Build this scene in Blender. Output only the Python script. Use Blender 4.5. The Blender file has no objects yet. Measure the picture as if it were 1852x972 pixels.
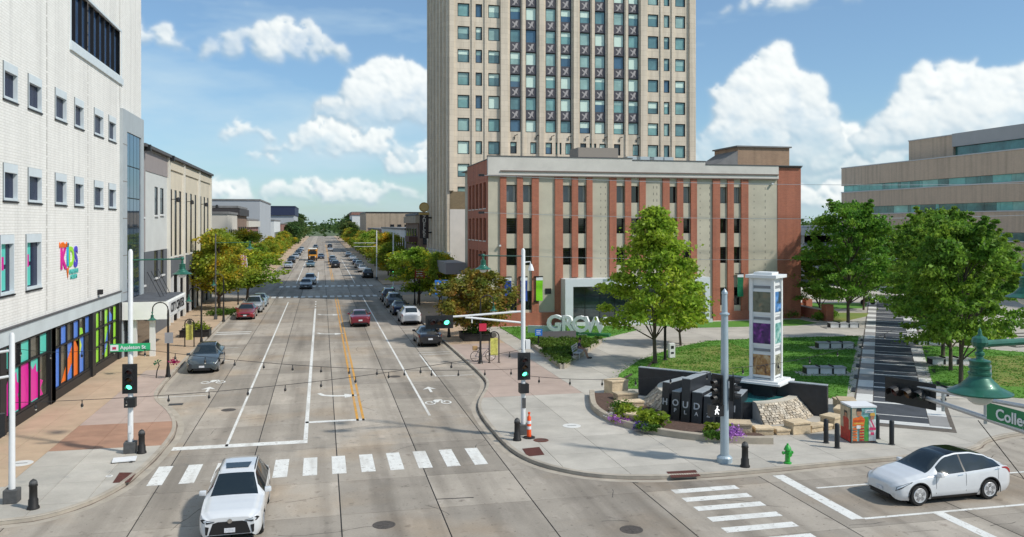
import bpy, bmesh, math, random
from mathutils import Vector, Matrix
random.seed(7)
SC = bpy.context.scene
COL = SC.collection
R = math.radians

# ------------------------------------------------------------------ camera
EYE = 9.4                       # height of the camera above the street, metres
FPX, HORY, CXP = 980.0, 197.0, 600.0
PIC_W, PIC_H = 1200.0, 1200.0 * 537 / 1024
YAW = math.atan(223 / FPX)
cam = bpy.data.cameras.new('camera'); camo = bpy.data.objects.new('camera', cam); COL.objects.link(camo)
cam.sensor_fit = 'HORIZONTAL'; cam.sensor_width = 36.0
cam.lens = 36.0 * FPX / PIC_W
cam.shift_x = (PIC_W / 2 - CXP) / PIC_W
cam.shift_y = -(PIC_H / 2 - 66 - HORY) / PIC_W      # the picture is a little taller than the photo: the extra is sky
cam.clip_start = 0.1; cam.clip_end = 9000
camo.location = (0, 0, EYE); camo.rotation_euler = (R(90), 0, -YAW)
SC.camera = camo

# ------------------------------------------------------------------ world, sun, exposure
SUN_EL, SUN_AZ = R(45), R(126)          # azimuth clockwise from +Y
sl = bpy.data.lights.new('sun', 'SUN'); so = bpy.data.objects.new('sun', sl); COL.objects.link(so)
sl.energy = 2.6; sl.angle = R(3.0); sl.color = (1.0, 0.95, 0.86)
sd = Vector((math.sin(SUN_AZ) * math.cos(SUN_EL), math.cos(SUN_AZ) * math.cos(SUN_EL), math.sin(SUN_EL)))
so.rotation_euler = sd.to_track_quat('Z', 'Y').to_euler()
SC.view_settings.view_transform = 'Standard'; SC.view_settings.look = 'None'
SC.view_settings.exposure = 0.50; SC.view_settings.gamma = 1.0

W = bpy.data.worlds.new('World'); SC.world = W; W.use_nodes = True
wn, wl = W.node_tree.nodes, W.node_tree.links
wn.clear()
def wmath(op, a, b=None, c=None):
    n = wn.new('ShaderNodeMath'); n.operation = op
    for i, v in enumerate((a, b, c)):
        if v is None: continue
        if isinstance(v, (int, float)): n.inputs[i].default_value = v
        else: wl.new(v, n.inputs[i])
    return n.outputs[0]
import numpy as np
def cloud_map():
    """procedural cumulus: heaps of overlapping puffs by compass direction and height, lit from the sun's side.
    red = cover, green = brightness, blue = high veil"""
    PPD = 11; WD, HT = 360 * PPD, 62 * PPD; rng = np.random.default_rng(17)
    def fbm(w, h, cx, cy, octs, rough=.55):
        out = np.zeros((h, w), np.float32); amp, tot = 1., 0.
        for o in range(octs):
            nx, ny = max(2, int(w / cx)), max(2, int(h / cy)); gdt = rng.random((ny + 2, nx)).astype(np.float32); gdt = np.concatenate([gdt, gdt[:, :2]], 1)
            xs = np.linspace(0, nx, w, endpoint=False); ys = np.linspace(0, ny, h, endpoint=False); x0 = xs.astype(int); y0 = ys.astype(int); fx = (xs - x0).astype(np.float32); fy = (ys - y0).astype(np.float32); fx = fx * fx * (3 - 2 * fx); fy = fy * fy * (3 - 2 * fy)
            a = gdt[y0][:, x0] * (1 - fx) + gdt[y0][:, x0 + 1] * fx; b = gdt[y0 + 1][:, x0] * (1 - fx) + gdt[y0 + 1][:, x0 + 1] * fx
            out += amp * (a * (1 - fy)[:, None] + b * fy[:, None]); tot += amp; amp *= rough; cx, cy = cx / 2.03, cy / 2.03
        return out / tot
    Hm = np.zeros((HT, WD), np.float32); base = np.zeros((HT, WD), np.float32)
    banks = [(30.0, 4.2, 3.6, 6.6, 70), (33.5, 3.2, 4.2, 3.2, 50), (40.5, 4.6, 4.6, 5.2, 80), (47, 5.0, 4, 4.6, 50), (5.0, 7.0, 4.4, 3.6, 80), (1.4, 4.8, 5.0, 2.0, 70), (6.6, 3.8, 2.6, 1.8, 36), (-5.0, 5.8, 1.7, .8, 26), (-4.4, 3.9, 1.9, .55, 24), (0.4, 1.5, 6.0, 1.6, 80), (-2.8, 11.0, 4.2, 1.9, 50), (-11.5, 11.0, 3.2, 1.3, 30), (-9, 14.2, 4, 1.6, 40), (9.5, 1.6, 2.5, 1.4, 30), (34, 1.0, 9, 2.4, 90), (46, 2.0, 6, 3.0, 60), (-7, 1.8, 3.5, 1.0, 40), (31, 13.8, 4.0, 1.6, 36), (19, 3.0, 6, 6, 60)]
    az = 58.
    while az < 335:
        banks.append((az, rng.uniform(2.5, 13), rng.uniform(3, 7), rng.uniform(1.5, 5.5), 55)); az += rng.uniform(6, 13)
    for a0, e0, sa, se, n in banks:
        for k in range(n):
            u = rng.normal() * .5
            if abs(u) > 1.15: continue
            top = max(.12, 1 - (u / 1.1) ** 2); v = rng.random() ** .8 * top; r = se * rng.uniform(.13, .30) * (1.15 - .55 * v) * (.7 if abs(u) > .7 else 1.) + .10
            x = ((a0 + u * sa) % 360) * PPD; y = (e0 + v * se) * PPD; rp = r * PPD; ye = .82
            x0, x1, y0, y1 = int(x - rp) - 1, int(x + rp) + 2, max(0, int(y - rp) - 1), min(HT, int(y + rp) + 2)
            if y1 <= y0: continue
            X, Y = np.meshgrid(np.arange(x0, x1), np.arange(y0, y1)); d2 = 1 - ((X - x) / rp) ** 2 - ((Y - y) / (rp * ye)) ** 2
            h = np.sqrt(np.clip(d2, 0, None)) * rp + np.where(d2 > 0, (1 - v) * se * PPD * .25 + .01, 0); xi = np.arange(x0, x1) % WD
            sub_ = Hm[y0:y1][:, xi]; Hm[y0:y1, xi] = np.maximum(sub_, h); b_ = np.clip((Y - e0 * PPD) / (se * PPD), -.3, 1.2); sb = base[y0:y1][:, xi]; base[y0:y1, xi] = np.where(h > sub_, b_, sb)
    # ragged edges: warp the heaps by turbulence
    w1, w2 = fbm(WD, HT, 26, 20, 5, .62) - .5, fbm(WD, HT, 26, 20, 5, .62) - .5
    yy, xx = np.mgrid[0:HT, 0:WD]; xi = (xx + w1 * 30).astype(int) % WD; yi = np.clip((yy + w2 * 24).astype(int), 0, HT - 1); Hm = Hm[yi, xi]; base = base[yi, xi]
    def blur(a, r):
        for ax in (0, 1):
            k = np.cumsum(np.concatenate([np.take(a, range(-r - 1, 0), ax), a, np.take(a, range(0, r), ax)], ax), ax, dtype=np.float64)
            a = ((np.take(k, range(2 * r + 1, k.shape[ax]), ax) - np.take(k, range(0, k.shape[ax] - 2 * r - 1), ax)) / (2 * r + 1)).astype(np.float32)
        return a
    det = fbm(WD, HT, 18, 15, 5, .6) - .5; body = (Hm > 0).astype(np.float32)
    soft = .55 * blur(body, 2) + .45 * blur(body, 7); wide = blur(body, 9)
    cover = np.clip(soft * 1.2 - .08 + det * .75 * (1 - np.abs(2 * soft - 1)), 0, 1); cover = cover * cover * (3 - 2 * cover)
    cover *= np.clip(.62 + .75 * base + det * 1.1, 0, 1)                       # flat bases thin out into haze
    hs = blur(Hm, 1) + det * 7.0; gy, gx = np.gradient(hs); nz = 1 / np.sqrt(1 + (gx * .55) ** 2 + (gy * .55) ** 2); lam = (-gx * .55 * .45 + -gy * .55 * .62 + .62) * nz
    shade = np.clip(.02 + .62 * lam + .42 * np.clip(base, 0, 1) + .2 * (wide - .6), 0, 1)
    veil = np.clip((fbm(WD, HT, 260, 60, 7, .6) - .44) * 3.4, 0, 1)
    img = bpy.data.images.new('cloud_map', WD, HT, alpha=False, float_buffer=False); img.colorspace_settings.name = 'Non-Color'
    px = np.ones((HT, WD, 4), np.float32); px[..., 0] = cover; px[..., 1] = shade; px[..., 2] = veil; img.pixels.foreach_set(px.reshape(-1)); img.pack(); return img, 62.
def build_world():
    tc = wn.new('ShaderNodeTexCoord').outputs['Generated']
    sky = wn.new('ShaderNodeTexSky'); sky.sky_type = 'NISHITA'; sky.sun_disc = False
    sky.sun_elevation = SUN_EL; sky.sun_rotation = SUN_AZ; sky.air_density = 1.0; sky.dust_density = 0.6; sky.ozone_density = 3.0
    sep = wn.new('ShaderNodeSeparateXYZ'); wl.new(tc, sep.inputs[0])
    u = wmath('FRACT', wmath('ADD', wmath('DIVIDE', wmath('ARCTAN2', sep.outputs[0], sep.outputs[1]), 2 * math.pi), 1.0))
    img, top = cloud_map()
    v = wmath('DIVIDE', wmath('ARCSINE', sep.outputs[2]), R(top))
    cb = wn.new('ShaderNodeCombineXYZ'); wl.new(u, cb.inputs[0]); wl.new(v, cb.inputs[1])
    im = wn.new('ShaderNodeTexImage'); im.image = img; im.interpolation = 'Cubic'; im.extension = 'EXTEND'; wl.new(cb.outputs[0], im.inputs[0])
    ch = wn.new('ShaderNodeSeparateColor'); wl.new(im.outputs[0], ch.inputs[0])
    tint = wn.new('ShaderNodeMix'); tint.data_type = 'RGBA'; tint.blend_type = 'MULTIPLY'; tint.inputs['Factor'].default_value = 1.0; wl.new(sky.outputs[0], tint.inputs['A']); tint.inputs['B'].default_value = (.44, .555, .615, 1)
    vm = wn.new('ShaderNodeMix'); vm.data_type = 'RGBA'; wl.new(wmath('ADD', wmath('MULTIPLY', ch.outputs[2], .72), .14), vm.inputs['Factor']); wl.new(tint.outputs['Result'], vm.inputs['A']); vm.inputs['B'].default_value = (2.75, 3.55, 4.05, 1)
    cm = wn.new('ShaderNodeMix'); cm.data_type = 'RGBA'; wl.new(ch.outputs[1], cm.inputs['Factor']); cm.inputs['A'].default_value = (2.3, 2.9, 3.35, 1); cm.inputs['B'].default_value = (5.0, 5.1, 4.95, 1)
    mx = wn.new('ShaderNodeMix'); mx.data_type = 'RGBA'; wl.new(wmath('MULTIPLY', ch.outputs[0], .92), mx.inputs['Factor']); wl.new(vm.outputs['Result'], mx.inputs['A']); wl.new(cm.outputs['Result'], mx.inputs['B'])
    bg = wn.new('ShaderNodeBackground'); bg.inputs['Strength'].default_value = 0.15
    wl.new(mx.outputs['Result'], bg.inputs['Color'])
    wo = wn.new('ShaderNodeOutputWorld'); wl.new(bg.outputs[0], wo.inputs[0])
build_world()
# ------------------------------------------------------------------ surveying: photo pixel -> place in the street
_fw = (math.sin(YAW), math.cos(YAW)); _rt = (math.cos(YAW), -math.sin(YAW))
def G(x, y, z=0.0):
    D = (EYE - z) * FPX / (y - HORY); u = (x - CXP) / FPX
    return (D * (_fw[0] + u * _rt[0]), D * (_fw[1] + u * _rt[1]))
def onX(px, X):
    u = (px - CXP) / FPX; return X * (_fw[1] + u * _rt[1]) / (_fw[0] + u * _rt[0])
def onY(px, Y):
    u = (px - CXP) / FPX; return Y * (_fw[0] + u * _rt[0]) / (_fw[1] + u * _rt[1])
def ZZ(X, Y, py):
    return EYE - (py - HORY) * (X * _fw[0] + Y * _fw[1]) / FPX

# ------------------------------------------------------------------ materials
MATS = {}
def mat(name, col, rough=.7, metal=0., var=.0, vscale=4., bump=0., bscale=40., spec=.5, emit=None, estr=0., col2=None, world=False, rnd=0., island=0., stretch=None, speck=0., coat=0., detail=4., trans=0.):
    if name in MATS: return MATS[name]
    m = bpy.data.materials.new(name); m.use_nodes = True; MATS[name] = m
    nt = m.node_tree; n = nt.nodes; l = nt.links; b = n['Principled BSDF']
    b.inputs['Roughness'].default_value = rough; b.inputs['Metallic'].default_value = metal
    b.inputs['Specular IOR Level'].default_value = spec; b.inputs['Coat Weight'].default_value = coat; b.inputs['Coat Roughness'].default_value = .04
    b.inputs['Base Color'].default_value = (*col, 1)
    if emit: b.inputs['Emission Color'].default_value = (*emit, 1); b.inputs['Emission Strength'].default_value = estr
    if trans: b.inputs['Transmission Weight'].default_value = trans
    def vec():
        if world: s = n.new('ShaderNodeNewGeometry').outputs['Position']
        else: s = n.new('ShaderNodeTexCoord').outputs['Object']
        if stretch:
            mp = n.new('ShaderNodeMapping'); mp.inputs['Scale'].default_value = stretch; l.new(s, mp.inputs[0]); s = mp.outputs[0]
        return s
    cur = None
    if var or col2:
        nz = n.new('ShaderNodeTexNoise'); nz.inputs['Scale'].default_value = vscale; nz.inputs['Detail'].default_value = detail; nz.inputs['Roughness'].default_value = .62
        l.new(vec(), nz.inputs['Vector'])
        cr = n.new('ShaderNodeValToRGB'); cr.color_ramp.elements[0].position = .3; cr.color_ramp.elements[1].position = .7
        c2 = col2 or tuple(min(1, c * (1 + var)) for c in col); c1 = col if col2 else tuple(c * (1 - var) for c in col)
        cr.color_ramp.elements[0].color = (*c1, 1); cr.color_ramp.elements[1].color = (*c2, 1)
        l.new(nz.outputs['Fac'], cr.inputs[0]); cur = cr.outputs[0]
    def hsv(fac_out, amt):
        nonlocal cur
        mr = n.new('ShaderNodeMapRange'); mr.inputs[3].default_value = 1 - amt; mr.inputs[4].default_value = 1 + amt; l.new(fac_out, mr.inputs[0])
        h = n.new('ShaderNodeHueSaturation'); l.new(mr.outputs[0], h.inputs['Value'])
        if cur: l.new(cur, h.inputs['Color'])
        else: h.inputs['Color'].default_value = (*col, 1)
        cur = h.outputs[0]
    if rnd: hsv(n.new('ShaderNodeObjectInfo').outputs['Random'], rnd)
    if island: hsv(n.new('ShaderNodeNewGeometry').outputs['Random Per Island'], island)
    if speck:
        s2 = n.new('ShaderNodeTexNoise'); s2.inputs['Scale'].default_value = 14.; s2.inputs['Detail'].default_value = 8.; s2.inputs['Roughness'].default_value = .8
        l.new(vec(), s2.inputs['Vector']); hsv(s2.outputs['Fac'], speck)
    if cur: l.new(cur, b.inputs['Base Color'])
    if bump:
        nb = n.new('ShaderNodeTexNoise'); nb.inputs['Scale'].default_value = bscale; nb.inputs['Detail'].default_value = 5.; l.new(vec(), nb.inputs['Vector'])
        bp = n.new('ShaderNodeBump'); bp.inputs['Strength'].default_value = bump; bp.inputs['Distance'].default_value = .03
        l.new(nb.outputs['Fac'], bp.inputs['Height']); l.new(bp.outputs[0], b.inputs['Normal'])
    return m
def brickmat(name, c1, c2, mortar, bw=.24, bh=.08, axis='xz', rough=.85, msize=.012, bump=.25, var=.25, streak=.28):
    if name in MATS: return MATS[name]
    m = bpy.data.materials.new(name); m.use_nodes = True; MATS[name] = m
    n = m.node_tree.nodes; l = m.node_tree.links; b = n['Principled BSDF']; b.inputs['Roughness'].default_value = rough
    g = n.new('ShaderNodeNewGeometry'); s = n.new('ShaderNodeSeparateXYZ'); l.new(g.outputs['Position'], s.inputs[0])
    # on a wall the course runs along whichever of X or Y the face does
    add = n.new('ShaderNodeMath'); add.operation = 'ADD'; l.new(s.outputs[0], add.inputs[0]); l.new(s.outputs[1], add.inputs[1])
    c = n.new('ShaderNodeCombineXYZ'); l.new(add.outputs[0], c.inputs[0]); l.new(s.outputs[2], c.inputs[1])
    br = n.new('ShaderNodeTexBrick'); l.new(c.outputs[0], br.inputs['Vector'])
    br.inputs['Scale'].default_value = 1; br.inputs['Brick Width'].default_value = bw; br.inputs['Row Height'].default_value = bh; br.inputs['Mortar Size'].default_value = msize
    br.inputs['Color1'].default_value = (*c1, 1); br.inputs['Color2'].default_value = (*c2, 1); br.inputs['Mortar'].default_value = (*mortar, 1)
    nz = n.new('ShaderNodeTexNoise'); nz.inputs['Scale'].default_value = .7; nz.inputs['Detail'].default_value = 7.; nz.inputs['Roughness'].default_value = .65; l.new(g.outputs['Position'], nz.inputs['Vector'])
    mr = n.new('ShaderNodeMapRange'); mr.inputs[3].default_value = 1 - var; mr.inputs[4].default_value = 1 + var; l.new(nz.outputs['Fac'], mr.inputs[0])
    mp = n.new('ShaderNodeMapping'); mp.inputs['Scale'].default_value = (1.6, 1.6, .07); l.new(g.outputs['Position'], mp.inputs[0])
    nz2 = n.new('ShaderNodeTexNoise'); nz2.inputs['Scale'].default_value = 1.; nz2.inputs['Detail'].default_value = 6.; l.new(mp.outputs[0], nz2.inputs['Vector'])
    mr2 = n.new('ShaderNodeMapRange'); mr2.inputs[1].default_value = .45; mr2.inputs[2].default_value = .78; mr2.inputs[3].default_value = 1.; mr2.inputs[4].default_value = 1 - streak; l.new(nz2.outputs['Fac'], mr2.inputs[0])
    mm_ = n.new('ShaderNodeMath'); mm_.operation = 'MULTIPLY'; l.new(mr.outputs[0], mm_.inputs[0]); l.new(mr2.outputs[0], mm_.inputs[1])
    h = n.new('ShaderNodeHueSaturation'); l.new(br.outputs['Color'], h.inputs['Color']); l.new(mm_.outputs[0], h.inputs['Value'])
    l.new(h.outputs[0], b.inputs['Base Color'])
    bp = n.new('ShaderNodeBump'); bp.inputs['Strength'].default_value = bump; bp.inputs['Distance'].default_value = .01; bp.invert = True
    l.new(br.outputs['Fac'], bp.inputs['Height']); l.new(bp.outputs[0], b.inputs['Normal'])
    return m
def glass(name, col, rough=.08, var=.35, vs=.35):
    return mat(name, col, rough, spec=.9, var=var, vscale=vs)

# ------------------------------------------------------------------ objects
ORG = {}
def tag(o, label=None, cat=None, group=None, kind=None):
    if label: o['label'] = label
    if cat: o['category'] = cat
    if group: o['group'] = group
    if kind: o['kind'] = kind
    return o
def thing(name, label, cat, loc=(0, 0, 0), group=None):
    o = bpy.data.objects.new(name, None); COL.objects.link(o); o.location = loc; o.empty_display_size = .2
    ORG[o] = Vector(loc)
    return tag(o, label, cat, group)
class MB:
    def __init__(s): s.v = []; s.f = []
    def quad(s, a, b, c, d):
        i = len(s.v); s.v += [tuple(a), tuple(b), tuple(c), tuple(d)]; s.f.append((i, i + 1, i + 2, i + 3)); return s
    def poly(s, pts):
        i = len(s.v); s.v += [tuple(p) for p in pts]; s.f.append(tuple(range(i, i + len(pts)))); return s
    def box(s, x0, x1, y0, y1, z0, z1):
        i = len(s.v)
        s.v += [(x0, y0, z0), (x1, y0, z0), (x1, y1, z0), (x0, y1, z0), (x0, y0, z1), (x1, y0, z1), (x1, y1, z1), (x0, y1, z1)]
        s.f += [(i, i + 3, i + 2, i + 1), (i + 4, i + 5, i + 6, i + 7), (i, i + 1, i + 5, i + 4), (i + 1, i + 2, i + 6, i + 5), (i + 2, i + 3, i + 7, i + 6), (i + 3, i, i + 4, i + 7)]
        return s
    def obox(s, c, sx, sy, sz, ang=0., z0=None):     # box of full sizes, turned about z; c = centre of the base
        ca, sa = math.cos(ang), math.sin(ang); i = len(s.v)
        for dz in (0, sz):
            for dx, dy in ((-.5, -.5), (.5, -.5), (.5, .5), (-.5, .5)):
                x, y = dx * sx, dy * sy; s.v.append((c[0] + x * ca - y * sa, c[1] + x * sa + y * ca, c[2] + dz))
        s.f += [(i, i + 3, i + 2, i + 1), (i + 4, i + 5, i + 6, i + 7), (i, i + 1, i + 5, i + 4), (i + 1, i + 2, i + 6, i + 5), (i + 2, i + 3, i + 7, i + 6), (i + 3, i, i + 4, i + 7)]
        return s
    def prism(s, pts, z0, z1, bottom=False):
        n = len(pts); i = len(s.v)
        s.v += [(p[0], p[1], z0) for p in pts] + [(p[0], p[1], z1) for p in pts]
        s.f.append(tuple(range(i + n, i + 2 * n)))
        if bottom: s.f.append(tuple(range(i + n - 1, i - 1, -1)))
        for k in range(n): s.f.append((i + k, i + (k + 1) % n, i + n + (k + 1) % n, i + n + k))
        return s
    def tube(s, path, r, n=8, cap=True):
        path = [Vector(p) for p in path]; rs = r if isinstance(r, (list, tuple)) else [r] * len(path)
        i0 = len(s.v); prevx = None
        for k, p in enumerate(path):
            t = (path[min(k + 1, len(path) - 1)] - path[max(k - 1, 0)]).normalized()
            x = prevx - t * prevx.dot(t) if prevx is not None else (Vector((1, 0, 0)) if abs(t.x) < .9 else Vector((0, 1, 0))) - t * (t.x if abs(t.x) < .9 else t.y)
            x.normalize(); prevx = x; y = t.cross(x)
            for j in range(n):
                a = 2 * math.pi * j / n; q = p + (x * math.cos(a) + y * math.sin(a)) * rs[k]; s.v.append(tuple(q))
        for k in range(len(path) - 1):
            for j in range(n):
                a = i0 + k * n + j; b = i0 + k * n + (j + 1) % n; s.f.append((a, b, b + n, a + n))
        if cap:
            s.f.append(tuple(range(i0 + n - 1, i0 - 1, -1))); e = i0 + (len(path) - 1) * n; s.f.append(tuple(range(e, e + n)))
        return s
    def lathe(s, c, prof, n=16, axis='z'):      # prof: (radius, height)
        i0 = len(s.v)
        for r, h in prof:
            for j in range(n):
                a = 2 * math.pi * j / n; x, y = r * math.cos(a), r * math.sin(a)
                s.v.append({'z': (c[0] + x, c[1] + y, c[2] + h), 'y': (c[0] + x, c[1] + h, c[2] + y), 'x': (c[0] + h, c[1] + x, c[2] + y)}[axis])
        for k in range(len(prof) - 1):
            for j in range(n):
                a = i0 + k * n + j; b = i0 + k * n + (j + 1) % n
                s.f.append((a, b, b + n, a + n))
        if prof[0][0] > 1e-4: s.f.append(tuple(range(i0 + n - 1, i0 - 1, -1)))
        if prof[-1][0] > 1e-4: e = i0 + (len(prof) - 1) * n; s.f.append(tuple(range(e, e + n)))
        return s
    def build(s, name, m, parent=None, smooth=False, bevel=0., fix=True):
        o = mesh_obj(name, s.mesh(name, m, ORG.get(parent, None), smooth, bevel, fix), parent)
        return o
    def mesh(s, name, m, org=None, smooth=False, bevel=0., fix=True):
        me = bpy.data.meshes.new(name)
        vs = s.v if org is None else [(v[0] - org[0], v[1] - org[1], v[2] - org[2]) for v in s.v]
        me.from_pydata(vs, [], s.f)
        if fix or bevel:
            bm = bmesh.new(); bm.from_mesh(me)
            if fix: bmesh.ops.recalc_face_normals(bm, faces=bm.faces)
            if bevel:
                bmesh.ops.remove_doubles(bm, verts=bm.verts, dist=1e-5)
                bmesh.ops.bevel(bm, geom=[e for e in bm.edges if len(e.link_faces) == 2 and e.calc_face_angle(0) > .5], offset=bevel, segments=2, affect='EDGES', profile=.6)
            bm.to_mesh(me); bm.free()
        me.materials.append(m)
        if smooth:
            me.polygons.foreach_set('use_smooth', [True] * len(me.polygons))
            try: me.set_sharp_from_angle(angle=R(45))
            except Exception: pass
        return me
def mesh_obj(name, me, parent=None, loc=None):
    o = bpy.data.objects.new(name, me); COL.objects.link(o)
    if parent is not None: o.parent = parent; ORG[o] = ORG.get(parent, Vector((0, 0, 0)))
    else: ORG[o] = Vector((0, 0, 0))
    if loc is not None: o.location = loc
    return o
def copy_tree(o, parent=None):
    c = o.copy(); COL.objects.link(c); c.parent = parent
    for ch in o.children:
        copy_tree(ch, c)
    return c
_kids = {}
def text_mesh(txt, size, depth=.02, bold=.0, align='CENTER'):
    cu = bpy.data.curves.new('lettering', 'FONT'); cu.body = txt; cu.size = size; cu.extrude = depth / 2; cu.offset = bold; cu.align_x = align; cu.align_y = 'CENTER'; cu.resolution_u = 3
    o = bpy.data.objects.new('lettering', cu); COL.objects.link(o)
    dg = bpy.context.evaluated_depsgraph_get(); me = bpy.data.meshes.new_from_object(o.evaluated_get(dg))
    bpy.data.objects.remove(o); bpy.data.curves.remove(cu); return me
def lettering(txt, size, M, mt, parent, depth=.02, bold=0., name='lettering', align='CENTER'):
    me = text_mesh(txt, size, depth, bold, align); org = ORG.get(parent, Vector((0, 0, 0)))
    me.transform(Matrix.Translation(-org) @ M); me.materials.clear(); me.materials.append(mt)
    return mesh_obj(name, me, parent)
def face_frame(pos, right, up=(0, 0, 1)):
    r = Vector(right).normalized(); u = Vector(up).normalized(); nrm = r.cross(u)
    M = Matrix((r, u, nrm)).transposed().to_4x4(); M.translation = Vector(pos); return M
def chaikin(pts, it=2):
    for _ in range(it):
        out = [pts[0]]
        for a, b in zip(pts, pts[1:]):
            out.append((a[0] * .75 + b[0] * .25, a[1] * .75 + b[1] * .25)); out.append((a[0] * .25 + b[0] * .75, a[1] * .25 + b[1] * .75))
        out.append(pts[-1]); pts = out
    return pts
def clip(poly, x0, x1, y0, y1):
    def half(P, ax, v, keep_gt):
        out = []
        for i in range(len(P)):
            a, b = P[i], P[(i + 1) % len(P)]
            ia = (a[ax] >= v) == keep_gt; ib = (b[ax] >= v) == keep_gt
            if ia: out.append(a)
            if ia != ib:
                t = (v - a[ax]) / (b[ax] - a[ax]); out.append((a[0] + t * (b[0] - a[0]), a[1] + t * (b[1] - a[1])))
        return out
    for ax, v, k in ((0, x0, True), (0, x1, False), (1, y0, True), (1, y1, False)):
        poly = half(poly, ax, v, k)
        if len(poly) < 3: return []
    out = []
    for p in poly:
        if not out or abs(p[0] - out[-1][0]) + abs(p[1] - out[-1][1]) > 1e-4: out.append(p)
    if len(out) > 2 and abs(out[0][0] - out[-1][0]) + abs(out[0][1] - out[-1][1]) < 1e-4: out.pop()
    return out if len(out) > 2 else []
def area(p): return abs(sum(p[i][0] * p[(i + 1) % len(p)][1] - p[(i + 1) % len(p)][0] * p[i][1] for i in range(len(p)))) / 2
def inside(x, y, poly):
    c = False; j = len(poly) - 1
    for i in range(len(poly)):
        xi, yi = poly[i]; xj, yj = poly[j]
        if (yi > y) != (yj > y) and x < (xj - xi) * (y - yi) / (yj - yi) + xi: c = not c
        j = i
    return c
def tri_poly(mb, pts, z):      # triangulated flat sheet for concave outlines
    import mathutils.geometry as mg
    i = len(mb.v); mb.v += [(p[0], p[1], z) for p in pts]
    for t in mg.tessellate_polygon([[Vector((p[0], p[1], 0)) for p in pts]]): mb.f.append(tuple(i + k for k in t))
    return mb
# ================================================================== THE GROUND
M_ground = mat('ground_far', (.10, .13, .055), .95, var=.35, vscale=.02, world=True)
M_tar = mat('joint_tar', (.028, .026, .024), .8, var=.3, vscale=3, world=True)
def road_material():
    m = mat('road_concrete', (.355, .310, .257), .88, var=.17, vscale=.35, world=True, bump=.25, bscale=70, rnd=.2, speck=.36, detail=9)
    # rusty run-off stains and worn wheel tracks, stretched along the lanes
    nt = m.node_tree; n = nt.nodes; l = nt.links; b = n['Principled BSDF']; src = b.inputs['Base Color'].links[0].from_socket
    g = n.new('ShaderNodeNewGeometry')
    def layer(src, scale, st, a, bb, colr, amt):
        mp = n.new('ShaderNodeMapping'); mp.inputs['Scale'].default_value = st; l.new(g.outputs['Position'], mp.inputs[0])
        z = n.new('ShaderNodeTexNoise'); z.inputs['Scale'].default_value = scale; z.inputs['Detail'].default_value = 6; l.new(mp.outputs[0], z.inputs['Vector'])
        r = n.new('ShaderNodeMapRange'); r.inputs[1].default_value = a; r.inputs[2].default_value = bb; r.inputs[4].default_value = amt; l.new(z.outputs['Fac'], r.inputs[0])
        x = n.new('ShaderNodeMix'); x.data_type = 'RGBA'; x.blend_type = 'MULTIPLY'; l.new(r.outputs[0], x.inputs['Factor']); l.new(src, x.inputs['A']); x.inputs['B'].default_value = (*colr, 1)
        return x.outputs['Result']
    s = layer(src, .22, (1, 1, 1), .52, .74, (1.0, .84, .66), .7)
    s = layer(s, .9, (1.1, .06, 1), .46, .68, (.62, .61, .60), .85)
    s = layer(s, 2.5, (1, 1, 1), .62, .72, (.5, .47, .45), .6)
    s = layer(s, 7., (1, 1, 1), .66, .70, (.35, .33, .32), .75)
    s = layer(s, 1.3, (1, .5, 1), .60, .63, (1.12, 1.12, 1.13), .8)
    l.new(s, b.inputs['Base Color'])
    return m
M_road = road_material()
M_walk = mat('pavement_concrete', (.45, .415, .36), .88, var=.16, vscale=.6, world=True, bump=.1, bscale=50, rnd=.09, speck=.22, detail=8)
M_walk_tan = mat('pavement_tan', (.48, .35, .235), .88, var=.12, vscale=.8, world=True, bump=.1, bscale=50, rnd=.04, speck=.12, detail=7)
M_walk_pink = mat('pavement_pink', (.43, .33, .275), .88, var=.10, vscale=.8, world=True, bump=.1, rnd=.04, speck=.12)
M_walk_red = mat('pavement_red', (.36, .205, .135), .88, var=.16, vscale=.9, world=True, bump=.1, rnd=.05, speck=.16)
M_kerb = mat('kerb_concrete', (.40, .35, .285), .88, var=.18, vscale=1.2, world=True, bump=.15, speck=.12)
M_gutter = mat('gutter_stain', (.16, .125, .10), .9, var=.3, vscale=1.5, world=True)
M_joint = mat('pavement_joint', (.13, .11, .09), .9, var=.25, vscale=2, world=True)
def wear(m):
    """paint chipped and worn through to the concrete"""
    n = m.node_tree.nodes; l = m.node_tree.links; b = n['Principled BSDF']; src = b.inputs['Base Color'].links[0].from_socket; g = n.new('ShaderNodeNewGeometry')
    f = None
    for sc, st, a0, a1, amt in ((5.5, (1, 1, 1), .58, .65, .65), (1.1, (1.6, .25, 1), .52, .70, .5), (22., (1, 1, 1), .60, .66, .6)):
        mp = n.new('ShaderNodeMapping'); mp.inputs['Scale'].default_value = st; l.new(g.outputs['Position'], mp.inputs[0]); z = n.new('ShaderNodeTexNoise'); z.inputs['Scale'].default_value = sc; z.inputs['Detail'].default_value = 7; l.new(mp.outputs[0], z.inputs['Vector'])
        r = n.new('ShaderNodeMapRange'); r.inputs[1].default_value = a0; r.inputs[2].default_value = a1; r.inputs[4].default_value = amt; l.new(z.outputs['Fac'], r.inputs[0])
        if f is None: f = r.outputs[0]
        else: k = n.new('ShaderNodeMath'); k.operation = 'MAXIMUM'; l.new(f, k.inputs[0]); l.new(r.outputs[0], k.inputs[1]); f = k.outputs[0]
    x = n.new('ShaderNodeMix'); x.data_type = 'RGBA'; l.new(f, x.inputs['Factor']); l.new(src, x.inputs['A']); x.inputs['B'].default_value = (.36, .32, .27, 1); l.new(x.outputs['Result'], b.inputs['Base Color']); return m
M_white = wear(mat('road_paint_white', (.74, .73, .69), .7, var=.08, vscale=2.5, world=True, speck=.18, detail=8))
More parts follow.
